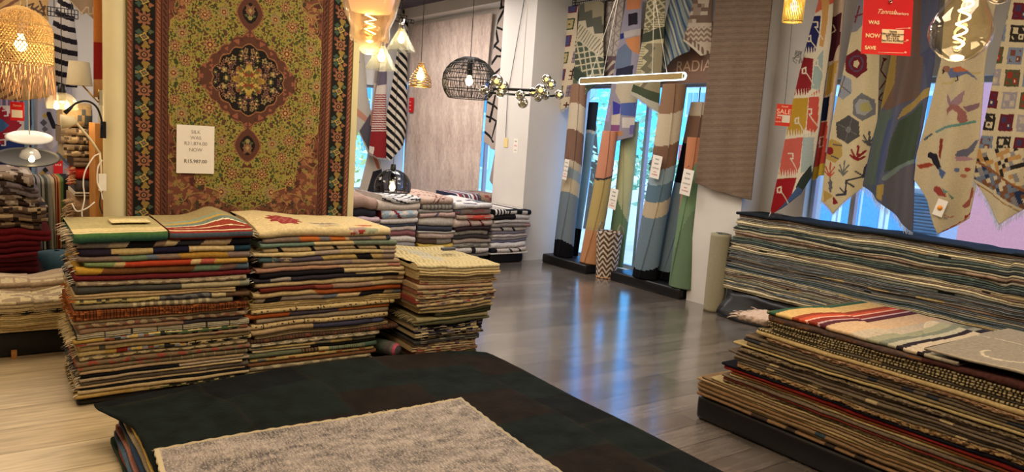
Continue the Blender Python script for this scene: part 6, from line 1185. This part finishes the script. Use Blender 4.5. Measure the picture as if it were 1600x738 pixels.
# brass spiral bell pendant
c = at(657, 118, d=5.9); e = empty('bell_pendant', c, 'small brass cut-out bell pendant lamp between the cone lamps and the wire drum', 'pendant lamp')
mb = MB()
for k in range(3):
    for q0 in range(2):
        pts = []
        for s in np.linspace(0, 1, 30): v = .05+.9*s; th = s*2.6*PI+k*2*PI/3+q0*PI; r_ = .09*math.sin(min(1, v*.75+.25)*PI*.5)**.8*(.35+.65*min(1, v*1.6)); pts.append((c.x+r_*math.cos(th), c.y+r_*math.sin(th), c.z+.095-.19*v))
        mb.tube(pts, [.004]*30, 5)
for v in (0, .96): r_ = .09*(.3 if v == 0 else 1); mb.tube([(c.x+r_*math.cos(t), c.y+r_*math.sin(t), c.z+.095-.19*v) for t in np.linspace(0, 2*PI, 33)[:-1]], .004, 5, closed=True)
mb.build('shade', 'brass', e); lampbulb(e, (c.x, c.y, c.z-.01), .033, 4, c=(1, .85, .45)); cordto(e, (c.x, c.y, c.z+.09))
# clear cone pendants
for (px, py, d_, lab) in ((627, 62, 5.4, 'clear glass cone pendant lamp, the higher of the pair'), (596, 90, 5.0, 'clear glass cone pendant lamp, the lower of the pair')):
    c = at(px, py, d=d_); e = empty('cone_pendant', c, lab, 'pendant lamp', 'clear cone pendants'); 
    mb = MB(); mb.lathe([(.018, .085), (.022, .08), (.108, -.075), (.110, -.082), (.106, -.082), (.019, .078)], c, 36); mb.build('glass_shade', GC, e)
    mb = MB(); mb.lathe([(.001, .15), (.02, .148), (.022, .08), (.018, .075)], c, 16); mb.build('socket', 'chrome', e); lampbulb(e, (c.x, c.y, c.z+.0), .026, 2, c=(1, .85, .5)); cordto(e, (c.x, c.y, c.z+.15))
c = at(573, 65, d=6.5); e = empty('cone_pendant', c, 'clear glass dish lamp half hidden behind the amber pendant', 'pendant lamp'); mb = MB(); mb.lathe([(.02, .06), (.13, -.04), (.135, -.05), (.13, -.05)], c, 30); mb.build('glass_shade', GC, e); mb = MB(); mb.lathe([(.001, .1), (.02, .1), (.02, .05)], c, 12); mb.build('socket', 'chrome', e); cordto(e, (c.x, c.y, c.z+.1))
# big amber glass pendant close to the camera
c = at(580, 6, d=2.3); e = empty('amber_pendant', c, 'large amber glass pendant lamp glowing at the top in front of the silk carpet', 'pendant lamp')
mb = MB(); K = .00205; mb.lathe([(r_*K, z_*K) for r_, z_ in ((34, 66), (42, 40), (44, 10), (38, -18), (30, -36), (31, -50), (29, -56), (18, -60), (15, -70), (8, -75), (.1, -76), (.1, -73), (13, -66), (16, -56), (27, -52), (28, -36), (36, -16), (41, 10), (39, 40), (32, 66))], c, 44); mb.build('glass_shade', GA, e)
mb = MB(); mb.lathe([(r_*K, z_*K) for r_, z_ in ((28, 60), (36, 34), (36, 10), (30, -12), (.1, -16))], c, 36); mb.build('inner_shade', mat('glowing_pleated_shade', 'ffd8a8', .5, emit='ffc496', es=1.0, noise=.06, nscale=8), e)
mb = MB(); mb.tube([(c.x-.018+.036*(k % 2), c.y, c.z-.035-.011*k) for k in range(6)], .0022, 6); mb.build('filament', FIL, e)
mb = MB(); mb.lathe([(.012, -.06), (.03, -.07), (.034, -.095), (.022, -.115), (.001, -.12)], c, 20); mb.build('bulb', glassy('amber_bulb_glass', (1, .86, .6), .2), e); glow(e, (c.x, c.y, c.z-.15), 3.5, (1, .62, .3)); mb = MB(); mb.lathe([(.001, .16), (.06, .15), (.07, .135)], c, 24); mb.build('cap', 'brass', e); cordto(e, (c.x, c.y, c.z+.16))
# ceiling strip just above the amber lamp is part of the ceiling; woven rattan pendant at the left edge
c = at(33, 82, d=3.3); e = empty('rattan_pendant', c, 'woven rattan bell pendant lamp with a ragged straw fringe at the upper left', 'pendant lamp')
rt = mat('rattan', 'c8a262', .6, noise=.2, nscale=40)
def rp(v):  # v 0 top 1 bottom of the woven part
    z_ = .20-.25*v; r_ = .122*(math.sin(min(1, (v*2.3+.02))*PI/2)**.55 if v < .43 else 1)+.004*v; return max(r_, .012), z_
mb = MB(); rr = random.Random(9)
for sgn in (1, -1):
    for k in range(54):
        pts = []
        for s in np.linspace(0, 1, 16): r_, z_ = rp(s); th = 2*PI*k/54+sgn*s*1.35; o_ = .0018*math.sin(s*40+k*PI); pts.append((c.x+(r_+o_)*math.cos(th), c.y+(r_+o_)*math.sin(th), c.z+z_))
        mb.tube(pts, .0019, 4, cap=False)
mb.build('woven_shade', rt, e); mb = MB()
for v in (.0, .3, .62, .98): r_, z_ = rp(v); mb.tube([(c.x+r_*math.cos(t), c.y+r_*math.sin(t), c.z+z_) for t in np.linspace(0, 2*PI, 41)[:-1]], .003, 5, closed=True)
mb.build('shade_ring', rt, e); mb = MB()
for k in range(150):
    th = 2*PI*k/150+rr.uniform(-.02, .02); L_ = rr.uniform(.10, .165); tw = rr.choice((-1, 1))*rr.uniform(.05, .28); pts = [(c.x+(.126+.006*s)*math.cos(th+tw*s), c.y+(.126+.006*s)*math.sin(th+tw*s), c.z-.05-L_*s) for s in (0, .35, .7, 1)]; mb.tube(pts, [.0021, .0021, .0018, .0009], 4, cap=False)
mb.build('fringe', mat('straw', 'b8906a', .7, noise=.2, nscale=30), e); lampbulb(e, (c.x, c.y, c.z+.03), .026, 5); cordto(e, (c.x, c.y, c.z+.19), m='cord_white')
mb = MB(); mb.lathe([(.014, .08), (.016, .12), (.010, .19)], c, 12); mb.build('socket', 'cord_white', e)
# white saucer pendant
c = at(44, 232, d=4.2); e = empty('saucer_pendant', c, 'white disc pendant lamp above a tilted grey dish at the left edge', 'pendant lamp')
wm = mat('white_enamel', 'dcdcda', .35, noise=.02); gm = mat('grey_enamel', '0c0a0a', .6, noise=.1); ax = Vector((.0-c.x*.06, -.30, 1)).normalized()
mb = MB(); u_ = at(46, 214, d=4.2); mb.lathe([(.001, .014), (.06, .012), (.105, .004), (.118, -.004), (.105, -.010), (.06, -.014), (.001, -.016)], u_, 44, axis=ax); mb.build('upper_disc', wm, e)
l_ = at(43, 247, d=4.2); mb = MB(); mb.lathe([(.001, -.016), (.08, -.012), (.14, -.002), (.160, .004), (.158, .008), (.14, .002), (.08, -.008), (.001, -.012)], l_, 48, axis=ax); mb.build('lower_dish', gm, e)
mb = MB(); mb.lathe([(.052, -.012), (.050, .0), (.040, .022), (.018, .036), (.001, .038)], l_+Vector((.01, -.05, .022)), 28, axis=ax); mb.build('inner_cap', wm, e); lampbulb(e, l_+Vector((.015, -.085, .0)), .018, .15)
mb = MB(); mb.tube([l_, u_], .004, 6); mb.build('stem', 'chrome', e); cordto(e, (u_.x, u_.y, u_.z), m='cord_white')
# wall lamp with a cream shade, on the end board
c = at(124, 115, d=5.3); e = empty('wall_lamp', at(158, 158, d=5.3), 'swing arm wall lamp with a cream fabric shade beside the panel post', 'wall lamp')
mb = MB(); mb.lathe([(.085, -.085), (.066, .085), (.063, .085), (.082, -.085)], c, 32); mb.build('lamp_shade', mat('cream_fabric', 'c8bca0', .8, noise=.04, bump=.2), e)
mb = MB(); w0 = at(124, 128, d=5.3); w1 = at(146, 152, d=5.3); w2 = at(154, 160, d=5.3); w3 = at(155, 140, d=5.3); mb.tube([c+Vector((0, 0, -.05)), w0, w1, w2], .006, 8); mb.tube([w2+Vector((0, 0, .02)), w3, w3+Vector((.025, 0, .0))], .006, 8); mb.build('swing_arm', 'brass', e); mb = MB(); b0 = at(160, 152, d=5.3); mb.box(b0-Vector((.02, .012, .06)), b0+Vector((.02, .012, .05))); mb.build('wall_plate', 'chrome', e, smooth=False)
# smoked glass dome pendant left
def dome(c, r, lab, gm_, bulbs, zc_=1.0, rib=0):
    e = empty('dome_pendant', c, lab, 'pendant lamp'); mb = MB(); pr_ = [(r*math.cos(a), r*.95*math.sin(a)) for a in np.linspace(-.28, PI/2-.12, 14)]; mb.lathe(pr_+[(max(.001, x-.004), z) for x, z in pr_[::-1]], c, 44); mb.build('glass_shade', gm_, e)
    mb = MB(); mb.lathe([(.001, r*.95+.05), (.02, r*.95+.045), (.026, r*.95-.01), (.02, r*.3)], c, 16); mb.build('socket', 'black', e)
    if rib:
        mb = MB()
        for k in range(rib): th = 2*PI*k/rib; mb.tube([(c.x+r*1.005*math.cos(a)*math.cos(th), c.y+r*1.005*math.cos(a)*math.sin(th), c.z+r*.955*math.sin(a)) for a in np.linspace(-.28, PI/2-.12, 10)], .0035, 5)
        mb.tube([(c.x+r*.96*math.cos(t), c.y+r*.96*math.sin(t), c.z-r*.265) for t in np.linspace(0, 2*PI, 41)[:-1]], .005, 5, closed=True); mb.build('wire_rib', 'black', e)
    for b_ in bulbs: lampbulb(e, (c.x+b_[0], c.y+b_[1], c.z+b_[2]), b_[3], b_[4])
    cordto(e, (c.x, c.y, c.z+r*.95+.04), r=.0025); return e
dome(at(97, 165, d=4.6), .088, 'clear glass dome pendant lamp with three bulbs below the cream wall lamp', GC, [(-.03, 0, -.01, .016, 1.2), (.03, .01, -.01, .016, 1.2), (.0, .0, .03, .014, 1.0)])
dome(at(613, 292, d=6.4), .158, 'smoked glass dome pendant lamp hanging just above the back stacks', GS, [(0, 0, -.01, .028, 2)], rib=14)
# black goose-neck lamp and pale clip lamp on the left post
e = empty('gooseneck_lamp', at(162, 205, y=5.1), 'black arched gooseneck lamp fixed to the panel post', 'lamp'); mb = MB(); D5 = 5.15/ray(140, 180).dot(FW) if False else None
pts = [at(x, y, y=5.08) for x, y in ((160, 200), (158, 185), (152, 169), (142, 160), (130, 158), (118, 162), (110, 169))]; mb.tube(soft(pts), .006, 8); mb.build('neck', 'black', e); mb = MB(); mb.tube([at(112, 167, y=5.08), at(101, 177, y=5.08)], [.010, .013], 12); mb.build('head', 'black', e); b0 = at(161, 203, y=5.1); box('clamp', b0-Vector((.015, .015, .05)), b0+Vector((.015, .015, .05)), 'black', e)
e = empty('clip_lamp', at(155, 240, y=5.05), 'cream adjustable lamp with a small cone head pointing left beside the post', 'lamp'); cl = mat('cream_enamel', 'd8caa4', .4, noise=.03)
mb = MB(); mb.tube([at(x, y, y=5.05) for x, y in ((116, 188), (128, 202), (143, 220), (156, 240))], .007, 8); mb.build('arm', cl, e); mb = MB(); mb.tube([at(118, 187, y=5.05), at(108, 190, y=5.05), at(95, 190, y=5.05)], [.022, .034, .042], 18); mb.build('lamp_head', cl, e); mb = MB(); mb.tube([at(156, 238, y=5.05), at(158, 265, y=5.05), at(158, 300, y=5.05)], .006, 8); mb.build('stem', cl, e)
for lab, pts, m_ in (('pale electric cable looping down beside the panel post', ((156, 240), (146, 246), (134, 266), (130, 285), (132, 310), (128, 330), (129, 343)), 'cord_white'), ('thin pale cable coiled on the end board', ((160, 250), (153, 262), (152, 285), (158, 300), (160, 312)), 'cord_white'), ('cream cable crossing the lower tan rug on the pile', ((112, 318), (120, 330), (135, 326), (148, 316)), 'cord_white'), ('dark cable hanging by the end board', ((158, 300), (156, 320), (160, 334)), 'cord')):
    P5 = [at(x, y, y=5.0) for x, y in pts]; mb = MB(); mb.tube(soft(P5), .004, 6); tag(mb.build('cable', m_, loc=tuple(P5[0])), lab, 'cable')
for px, py in ((160, 285),):
    q = at(px, py, y=5.02); ee = tag(box('power_socket', q-Vector((.02, .01, .05)), q+Vector((.02, .01, .05)), 'cord_white', loc=tuple(q)), 'small white socket block on the panel post with cables', 'socket')
# bubble glass chandelier
P = lambda x, y, d_=5.55: at(x, y, d=d_); e = empty('bubble_chandelier', P(815, 145), 'black bar chandelier with clusters of smoked glass bubbles in front of the white column', 'chandelier')
mb = MB(); mb.tube([P(770, 139), P(795, 139.5), P(850, 142)], .011, 10); mb.tube([P(765, 145, 5.63), P(805, 148, 5.63), P(862, 150, 5.63), P(872, 148, 5.63)], .009, 10); mb.build('bar', 'black', e)
for i, (x, y, r_, lit) in enumerate(((776, 127, .055, 1), (785, 136, .055, 1), (757, 141, .042, 0), (813, 149, .042, 0), (817, 161, .044, 0), (833, 144, .040, 1), (845, 141, .052, 1), (854, 124, .042, 1), (861, 132, .045, 1), (841, 153, .034, 0), (852, 149, .040, 0), (874, 148, .042, 1), (782, 146, .035, 0))):
    c = P(x, y, 5.55+.05*((i % 3)-1)); r_ *= .9; mb = MB(); mb.sphere(c, r_, 20); g_ = mb.build('glass_bubble', GSI, e)
    if lit: mb = MB(); mb.sphere(c, r_*.36, 10); part('bulb', mb.V, mb.F, mat('warm_globe_bulb', 'ffe8a8', .3, emit='ffe28a', es=5), g_)
glow(e, P(780, 155), 2, (1, .85, .5)); q = P(815, 141); mb = MB(); mb.tube([q, Vector((q.x, q.y, 3.69))], .0025, 6); 
mb.build('cord', 'cord_white', e)
# LED ring pendant
L0, L1 = at(907, 131, z=2.06), at(1071, 120, z=2.06); e = empty('led_pendant', (L0+L1)/2, 'long looped LED pendant lamp glowing cool white in front of the hanging kilims', 'pendant lamp')
L0 = at(908, 127, z=2.06); L1 = at(1068, 119, z=2.06); dv = (L1-L0); Ln = dv.length; dn = dv.normalized(); ht = .020
tube_m = mat('led_tube', 'e8f8ff', .3, emit='d0f4ff', es=5.5)
arc_ = [L0+Vector((0, 0, ht))+dn*0, ] ; pts = []
for t in np.linspace(0, 1, 12): pts.append(L0+dn*Ln*t+Vector((0, 0, ht)))
for t in np.linspace(PI/2, -PI/2, 10)[1:-1]: pts.append(L1+dn*ht*math.cos(t)+Vector((0, 0, ht*math.sin(t))))
for t in np.linspace(1, 0, 12): pts.append(L0+dn*Ln*t-Vector((0, 0, ht)))
for t in np.linspace(-PI/2, -3*PI/2, 10)[1:-1]: pts.append(L0+dn*ht*math.cos(t)+Vector((0, 0, ht*math.sin(t))))
mb = MB(); mb.tube(pts, .0065, 8, closed=True); mb.build('led_strip', tube_m, e)
n_ = dn.cross(Vector((0, 0, 1))); mb = MB(); nP = len(pts); Vb = [p+(p-(L0+L1)/2).normalized()*0+n_*.012+Vector((0, 0, 0)) for p in pts]; 
mb.add([L0+n_*.004+Vector((0, 0, -ht)), L1+n_*.004+Vector((0, 0, -ht)), L1+n_*.004+Vector((0, 0, ht)), L0+n_*.004+Vector((0, 0, ht)), L0+n_*.014+Vector((0, 0, -ht)), L1+n_*.014+Vector((0, 0, -ht)), L1+n_*.014+Vector((0, 0, ht)), L0+n_*.014+Vector((0, 0, ht))], [(0, 1, 2, 3), (7, 6, 5, 4), (0, 4, 5, 1), (1, 5, 6, 2), (2, 6, 7, 3), (3, 7, 4, 0)]); mb.build('brass_band', mat('satin_gold', 'a89468', .4, metal=.3, noise=.05), e, smooth=False)
mb = MB()
for t, tx, ty in ((.10, 962, 0), (.24, 965, 0), (.73, 1022, 0), (.86, 1024, 0)):
    a = L0+dn*Ln*t+Vector((0, 0, ht)); b = at(tx, ty, d=(a-EYE).dot(FW)); b = a+(b-a)*1.7; b.z = min(b.z, 3.69); mb.tube([a, b], .0022, 5)
mb.build('suspension_wire', 'cord_white', e); glow(e, (L0+L1)/2+Vector((0, 0, -.12)), 4, (.75, .92, 1), .15)
# gold rod crystal pendant
c = at(1241, 8, d=3.6); e = empty('crystal_pendant', c, 'small gold rod drum pendant lamp at the top beside the hooked kilim', 'pendant lamp'); mb = MB()
for k in range(34): th = 2*PI*k/34; mb.tube([(c.x+.046*math.cos(th), c.y+.046*math.sin(th), c.z-.082), (c.x+.046*math.cos(th), c.y+.046*math.sin(th), c.z+.09)], .0032, 5)
mb.build('rod_shade', mat('gold_glass_rods', 'd8b45c', .2, metal=.4, emit='e8b850', es=.35, noise=.1), e); mb = MB()
for z_ in (-.078, .085): mb.tube([(c.x+.047*math.cos(t), c.y+.047*math.sin(t), c.z+z_) for t in np.linspace(0, 2*PI, 33)[:-1]], .0035, 5, closed=True)
mb.build('shade_ring', 'brass', e); lampbulb(e, (c.x, c.y, c.z-.01), .02, 2); cordto(e, (c.x, c.y, c.z+.1))
q0 = at(1238, 34, d=3.6); q1_ = at(1226, 165, d=3.6); q = at(1224, 180, d=3.55)
sc_ = card('sale_tag', 'small red SALE tag hanging on a long string in front of the pale pillar', q, (RT.x, RT.y, 0), (0, 0, 1), .074, .104, mat('coral_card', 'e0402c', .5, noise=.03), [('Tannah', .39, .11, 'ink_white', 0, 'CENTER', .3), ('SALE', .15, .32, 'ink_white'), ('WAS', -.14, .10, 'ink_white', -.3), ('NOW', -.32, .10, 'ink_white', -.3)], cat='sale sign', th=.0015)
mb = MB(); n__ = Vector((-RT.y, RT.x, 0))*-1; mb.box((-.005, -.0012, -.035), (.033, -.0004, -.006)); mb.box((-.030, -.0012, -.006), (.033, -.0004, .001)); mb.V = [q+Vector((RT.x, RT.y, 0)).normalized()*v[0]-Vector((RT.x, RT.y, 0)).normalized().cross(Vector((0, 0, 1)))*v[1]*1.0+Vector((0, 0, v[2])) for v in mb.V]
mb.V = [v+Vector((RT.x, RT.y, 0)).normalized().cross(Vector((0, 0, 1)))*.0012 for v in mb.V]; mb.build('white_sticker', 'paper', sc_, smooth=False)
mb = MB(); mb.tube([q0+Vector((0, 0, .05)), q0, (q0+q1_)/2, q+Vector((0, 0, .075)), q+Vector((0, 0, .048))], .0012, 5); tag(mb.build('tag_string', 'cord', loc=tuple(q0)), 'long thin string holding the small SALE tag', 'string')
mb = MB(); rr = random.Random(3); q = at(1248, 89, x=6.06); pts = [q+Vector((rr.uniform(-.03, .0), rr.uniform(-.045, .045), rr.uniform(-.07, .06))) for k in range(22)]; mb.tube(pts, .006, 6); tag(mb.build('wire_ornament', mat('grey_wire', '8a857c', .6, noise=.2), loc=tuple(q)), 'small tangled grey wire ornament on the pale pillar', 'ornament')
# teardrop Edison bulb at the upper right
c = at(1502, 46, d=1.75); e = empty('teardrop_bulb', c, 'large clear teardrop filament bulb glowing at the upper right', 'pendant lamp'); K = 1.75/1150
pr_ = [(r_*K, z_*K) for r_, z_ in ((.1, -50), (14, -48), (27, -41), (38, -29), (45, -13), (46, 0), (42, 14), (34, 30), (26, 44), (20, 56), (15, 70), (13, 84))]; axb = Vector((.07*RT.x, .07*RT.y, 1)).normalized()
mb = MB(); mb.lathe(pr_+[(max(.0001, r_-.001), z_) for r_, z_ in pr_[::-1]], c, 52, axis=axb); mb.build('glass_bulb', glassy('pale_amber_glass', (.99, .965, .90), .05), e)
mb = MB(); pts = []
for s in np.linspace(0, 1, 110): th = s*4.2*2*PI; r_ = (9-1.5*s)*K*1.0; pts.append(c+axb*((58-86*s)*K)+Vector((_r0.x, _r0.y, 0))*r_*math.cos(th)+Vector((_d0.x, _d0.y, 0))*r_*math.sin(th))
mb.tube(pts, .0022, 6); mb.build('spiral_filament', FIL, e); mb = MB(); mb.tube([c+axb*90*K, c+axb*30*K], .0015, 6); mb.tube([c+axb*84*K, c+axb*58*K], .006, 8); mb.build('filament_stem', mat('glass_stem', 'e8d8b0', .2, noise=.02), e)
mb = MB(); mb.lathe([(.0201, 80*K), (.022, 84*K), (.022, 110*K), (.014, 122*K), (.001, 124*K)], c, 22, axis=axb); mb.build('socket', 'brass', e); cordto(e, c+axb*122*K); glow(e, c+Vector((0, 0, -.11)), 1.2)
c = at(1562, -14, d=1.9); e = empty('globe_bulb', c, 'pale glass bulb just reaching into the top right beside the teardrop bulb', 'pendant lamp'); mb = MB(); mb.sphere(c, .033, 24); mb.build('glass_bulb', glassy('pale_amber_glass_small', (.98, .9, .75), .15), e); mb = MB(); mb.lathe([(.012, .03), (.016, .04), (.016, .08), (.001, .085)], c, 16); mb.build('socket', 'brass', e); cordto(e, c+Vector((0, 0, .08)))
# big red price sign
cs = at(1388, 40, d=2.0); K = 2.0/1150; xa = Vector((_r0.x, _r0.y, 0))+Vector((0, 0, -.0)); tilt = math.radians(-4.0)
# hangs a touch askew: follow its own edges
pa, pb = at(1345, 84, d=2.0), at(1422, 88, d=2.0); pt_ = at(1431, 0, d=2.0); xa = (pb-pa).normalized(); ya = (pt_-pb); ya = (ya-xa*ya.dot(xa)).normalized(); 
o_c = (pa+pb)/2+ya*.085; sg = card('price_sign', 'big red hanging price sign with cream lettering and a white sticker at the upper right', o_c, xa, ya, (pb-pa).length, .17+.0, 'red_card', [], cat='price sign', th=.002)
W_s = (pb-pa).length; H_s = .17; nrm = xa.cross(ya)
def st(tx, px, py, s, mm='ink_white', al='LEFT', sh=0, bold=0):
    p = at(px, py, d=1.998); v = p-o_c; textm('lettering', tx, s*K, o_c+xa*v.dot(xa)+ya*v.dot(ya)+nrm*.002, xa, ya, mm, sg, align=al, shear=sh, bold=bold)
M['ink_cream'] = mat('cream_lettering', 'f4dcae', .5, noise=.02)
st('Tannah', 1369, 18, 10.5, sh=.45, mm='ink_cream'); st('interiors', 1397, 21, 6.5, mm='ink_white'); st('WAS', 1357, 35, 7.8, bold=.0004, mm='ink_cream'); st('NOW', 1352, 55.5, 8.8, bold=.0003, mm='ink_cream'); st('SAVE', 1351, 74.5, 7.8, bold=.0004, mm='ink_cream')
for px, py in ((1418, 44), (1415, 63), (1412, 82)): st('.00', px, py, 3.5)
mb = MB(); 
for (x1, y1, x2, y2) in ((1400, 44.5, 1419, 44), (1412, 65, 1417, 65), (1372, 82, 1412, 83)):
    a, b = at(x1, y1, d=1.997), at(x2, y2, d=1.997); a = o_c+xa*(a-o_c).dot(xa)+ya*(a-o_c).dot(ya)+nrm*.0025; b = o_c+xa*(b-o_c).dot(xa)+ya*(b-o_c).dot(ya)+nrm*.0025; mb.tube([a, b], .0005, 4)
mb.build('ruled_line', 'ink_white', sg)
p = at(1394.5, 57, d=1.998); v = p-o_c; s_o = o_c+xa*v.dot(xa)+ya*v.dot(ya)+nrm*.0022; hw, hh_ = .0295, .0185
stk = part('sticker', [s_o+xa*(a*hw)+ya*(b*hh_)+nrm*c_ for a in (-1, 1) for b in (-1, 1) for c_ in (0, .0008)], [(0, 1, 3, 2), (4, 6, 7, 5), (0, 4, 5, 1), (2, 3, 7, 6), (0, 2, 6, 4), (1, 5, 7, 3)], mat('cream_sticker', 'f0d8b8', .7, noise=.02), sg, smooth=False)
for i, tx in enumerate(('Tannah', 'Kilim rug hand woven', 'R9T 1990.00', '2.0 x 3.0 m', 'Sale Price R5,990.00')): textm('lettering', tx, .0072, s_o+ya*(.0125-.0062*i)+nrm*.0009, xa, ya, 'ink', sg)
mb = MB(); eye_ = at(1392, 2, d=1.995); mb.tube([eye_+xa*.004*math.cos(t)+ya*.004*math.sin(t) for t in np.linspace(0, 2*PI, 17)[:-1]], .0012, 6, closed=True); mb.build('eyelet', 'chrome', sg)
mb = MB(); mb.tube([eye_, eye_+Vector((0, 0, .6)), Vector((eye_.x, eye_.y, 3.69))], .001, 5); tag(mb.build('sign_string', 'cord_white', loc=tuple(eye_)), 'thin string holding the big red price sign', 'string')
q = at(27, 174, d=3.5); card('price_sign', 'red price card hanging below the woven rattan pendant', q, (RT.x, RT.y, 0), (0, 0, 1), .066, .088, 'red_card', [('Tannah', .3, .16, 'ink_cream', 0, 'CENTER', .3)], cat='price sign', th=.0015)
so = [o for o in bpy.data.objects if o.get('label') == 'red price card hanging below the woven rattan pendant'][0]; xx = Vector((RT.x, RT.y, 0)).normalized(); nn = xx.cross(Vector((0, 0, 1)))
part('sticker', [q+xx*(a*.026)+Vector((0, 0, -.012+b*.018))+nn*c_ for a in (-1, 1) for b in (-1, 1) for c_ in (.0016, .0022)], [(0, 1, 3, 2), (4, 6, 7, 5), (0, 4, 5, 1), (2, 3, 7, 6), (0, 2, 6, 4), (1, 5, 7, 3)], 'paper', so, smooth=False)
mb = MB(); mb.tube([q+Vector((0, 0, .044)), at(30, 120, d=3.4), at(33, 95, d=3.3)], .001, 5); tag(mb.build('sign_string', 'cord_white', loc=tuple(q)), 'thin string holding the red card below the rattan pendant', 'string')
# ================================================================== pile of rolled rugs behind the left end of stack 1
def pileroll(lab, px0, px1, py, r, c, yy=5.75, cols_=None, m='rug', rough=0, n=26):
    a, b = at(px0, py, y=yy), at(px1, py, y=yy); b.z = a.z; V = []; nx = 26; rr = random.Random(int(px0*7+py)); rx = r*1.35
    for i in range(nx+1):
        s = i/nx; e_ = min(1, min(s, 1-s)/.06+.55)
        for k in range(n):
            th = 2*PI*k/n; j = 1+rough*rr.uniform(-1, 1); V.append((a.x+(b.x-a.x)*s, a.y+rx*math.cos(th)*j*e_+.06, a.z+r*math.sin(th)*j*e_))
    F = [(i*n+k, i*n+(k+1) % n, (i+1)*n+(k+1) % n, (i+1)*n+k) for i in range(nx) for k in range(n)]; cc = [C(cols_[int(hash2(i//2, k//2, 5)*len(cols_))] if cols_ else c) for i in range(nx) for k in range(n)]
    F += [tuple(range(n))[::-1], tuple(nx*n+k for k in range(n))]; cc += [C(c)*.7, C(c)*.7]
    return tag(mk('rolled_rug', V, F, m, colors=np.array(cc), loc=((a.x+b.x)/2, a.y, a.z)), lab, 'rug', None)
def diapat(U, V, L):
    x = U*L+0*V; y = V+0*U; d = np.abs(x-.15)+np.abs(y-.1); o = cols3(x.shape, 'b39a74'); o[(d > .05) & (d < .075)] = C('5c6468'); o[d < .03] = C('4c5458'); o[(np.abs(x-.28)+np.abs(y-.1) > .05) & (np.abs(x-.28)+np.abs(y-.1) < .075) & (x > .28)] = C('6c7474'); return o
Z_ = lambda py: at(125, py, y=5.75).z
HUx = np.linspace(-1, 2, 30)
def pslab(lab, px0, px1, py_t, py_b, pat, lv=1, rough=0, **k):
    a, b = at(px0, py_t, y=5.62), at(px1, py_t, y=5.62); zt, zb = at(130, py_t, y=5.62).z, at(130, py_b, y=5.62).z
    o = slab('folded_rug', ((a.x, 5.62, 0), (1, 0, 0), (0, 1, 0)), 0, b.x-a.x, 0, .45, HUx, np.full(30, zb), np.full(30, zt), pat, leaves=lv, rough=rough, du=.008, **k); return tag(o, lab, 'rug', 'rugs piled behind the tall left stack')
cu = pslab('beige cushion like rug with grey diamonds on top of the pile by the panel post', 98, 146, 161, 200, diapat)
brn = on(pl('7c6c5c'), (rnd(.03, .3, 5, .02), 'a8987c'), (rnd(.02, .25, 8, .015), '4c4038'))
pslab('brown woven bundle with cream wool loops on the pile by the panel post', 96, 148, 201, 226, brn, lv=2, rough=.008); pslab('brown flecked rug below the woven bundle on the pile', 100, 148, 226.6, 246, brn, lv=2, rough=.008)
pslab('taupe rug fold above the red one on the pile', 115, 148, 246.5, 262, pl('6c5c50'), lv=2); pslab('bright red rug fold on the pile by the panel post', 119, 148, 262.5, 281, pl('a8281c')); pslab('slate grey rug fold under the red one', 118, 148, 281.5, 300, pl('4a4648')); pslab('thin white rug with a black stripe under the grey one', 117, 148, 300.5, 307, on(pl('c8bca8'), (vline(.01, .02), '1c1a1c')), lv=2)
t_ = pslab('tan rug fold with a ragged fringe low on the pile', 114, 148, 307.5, 345, pl('947a60')); pslab('brown rug at the bottom of the pile by the panel post', 112, 148, 345.5, 420, pl('6c5848'), lv=3)
a = at(112, 330, y=5.62); fringe(t_, [a+Vector((R.uniform(0, .03), R.uniform(0, .1), R.uniform(-.10, .08))) for k in range(110)], (-1, -.5, .1), .07, ['a89070', '8c7460', 'b8a080'], seed=6, rad=.003)
a = at(119, 275, y=5.62); fringe(bpy.data.objects[[o.name for o in bpy.data.objects if o.get('label') == 'bright red rug fold on the pile by the panel post'][0]], [a+Vector((0, R.uniform(0, .1), R.uniform(-.06, .06))) for k in range(40)], (-1, -.4, .2), .06, ['b85040', 'c8a080'], seed=7, rad=.003)
vinyl_base('black plinth under the pile by the panel post', at(114, 400, y=5.7).x, at(147, 400, y=5.7).x, 5.66, 6.05, at(130, 420.6, y=5.62).z)
hang('hanging_rug', 'orange, red and tan banded rug edge hanging beside the panel post', 'y', 6.2, [(146, 0), (146, 150)], [(165, 0), (165, 150)], [(146, 152), (165, 152)], 'c08a58', [('p', 'b87038', [(140, -80), (170, -80), (170, 66), (140, 66)]), ('p', '8c2420', [(140, 66), (170, 66), (170, 124), (140, 124)])], ztop=3.2, nfold=.4, amp=.01)
# ================================================================== lettering becomes plain meshes
dg = bpy.context.evaluated_depsgraph_get(); dg.update()
for o in [o for o in bpy.data.objects if o.type == 'FONT']:
    me = bpy.data.meshes.new_from_object(o.evaluated_get(dg)); n = bpy.data.objects.new('lettering', me); col.objects.link(n)
    n.parent = o.parent; n.matrix_local = o.matrix_local.copy(); bpy.data.objects.remove(o)
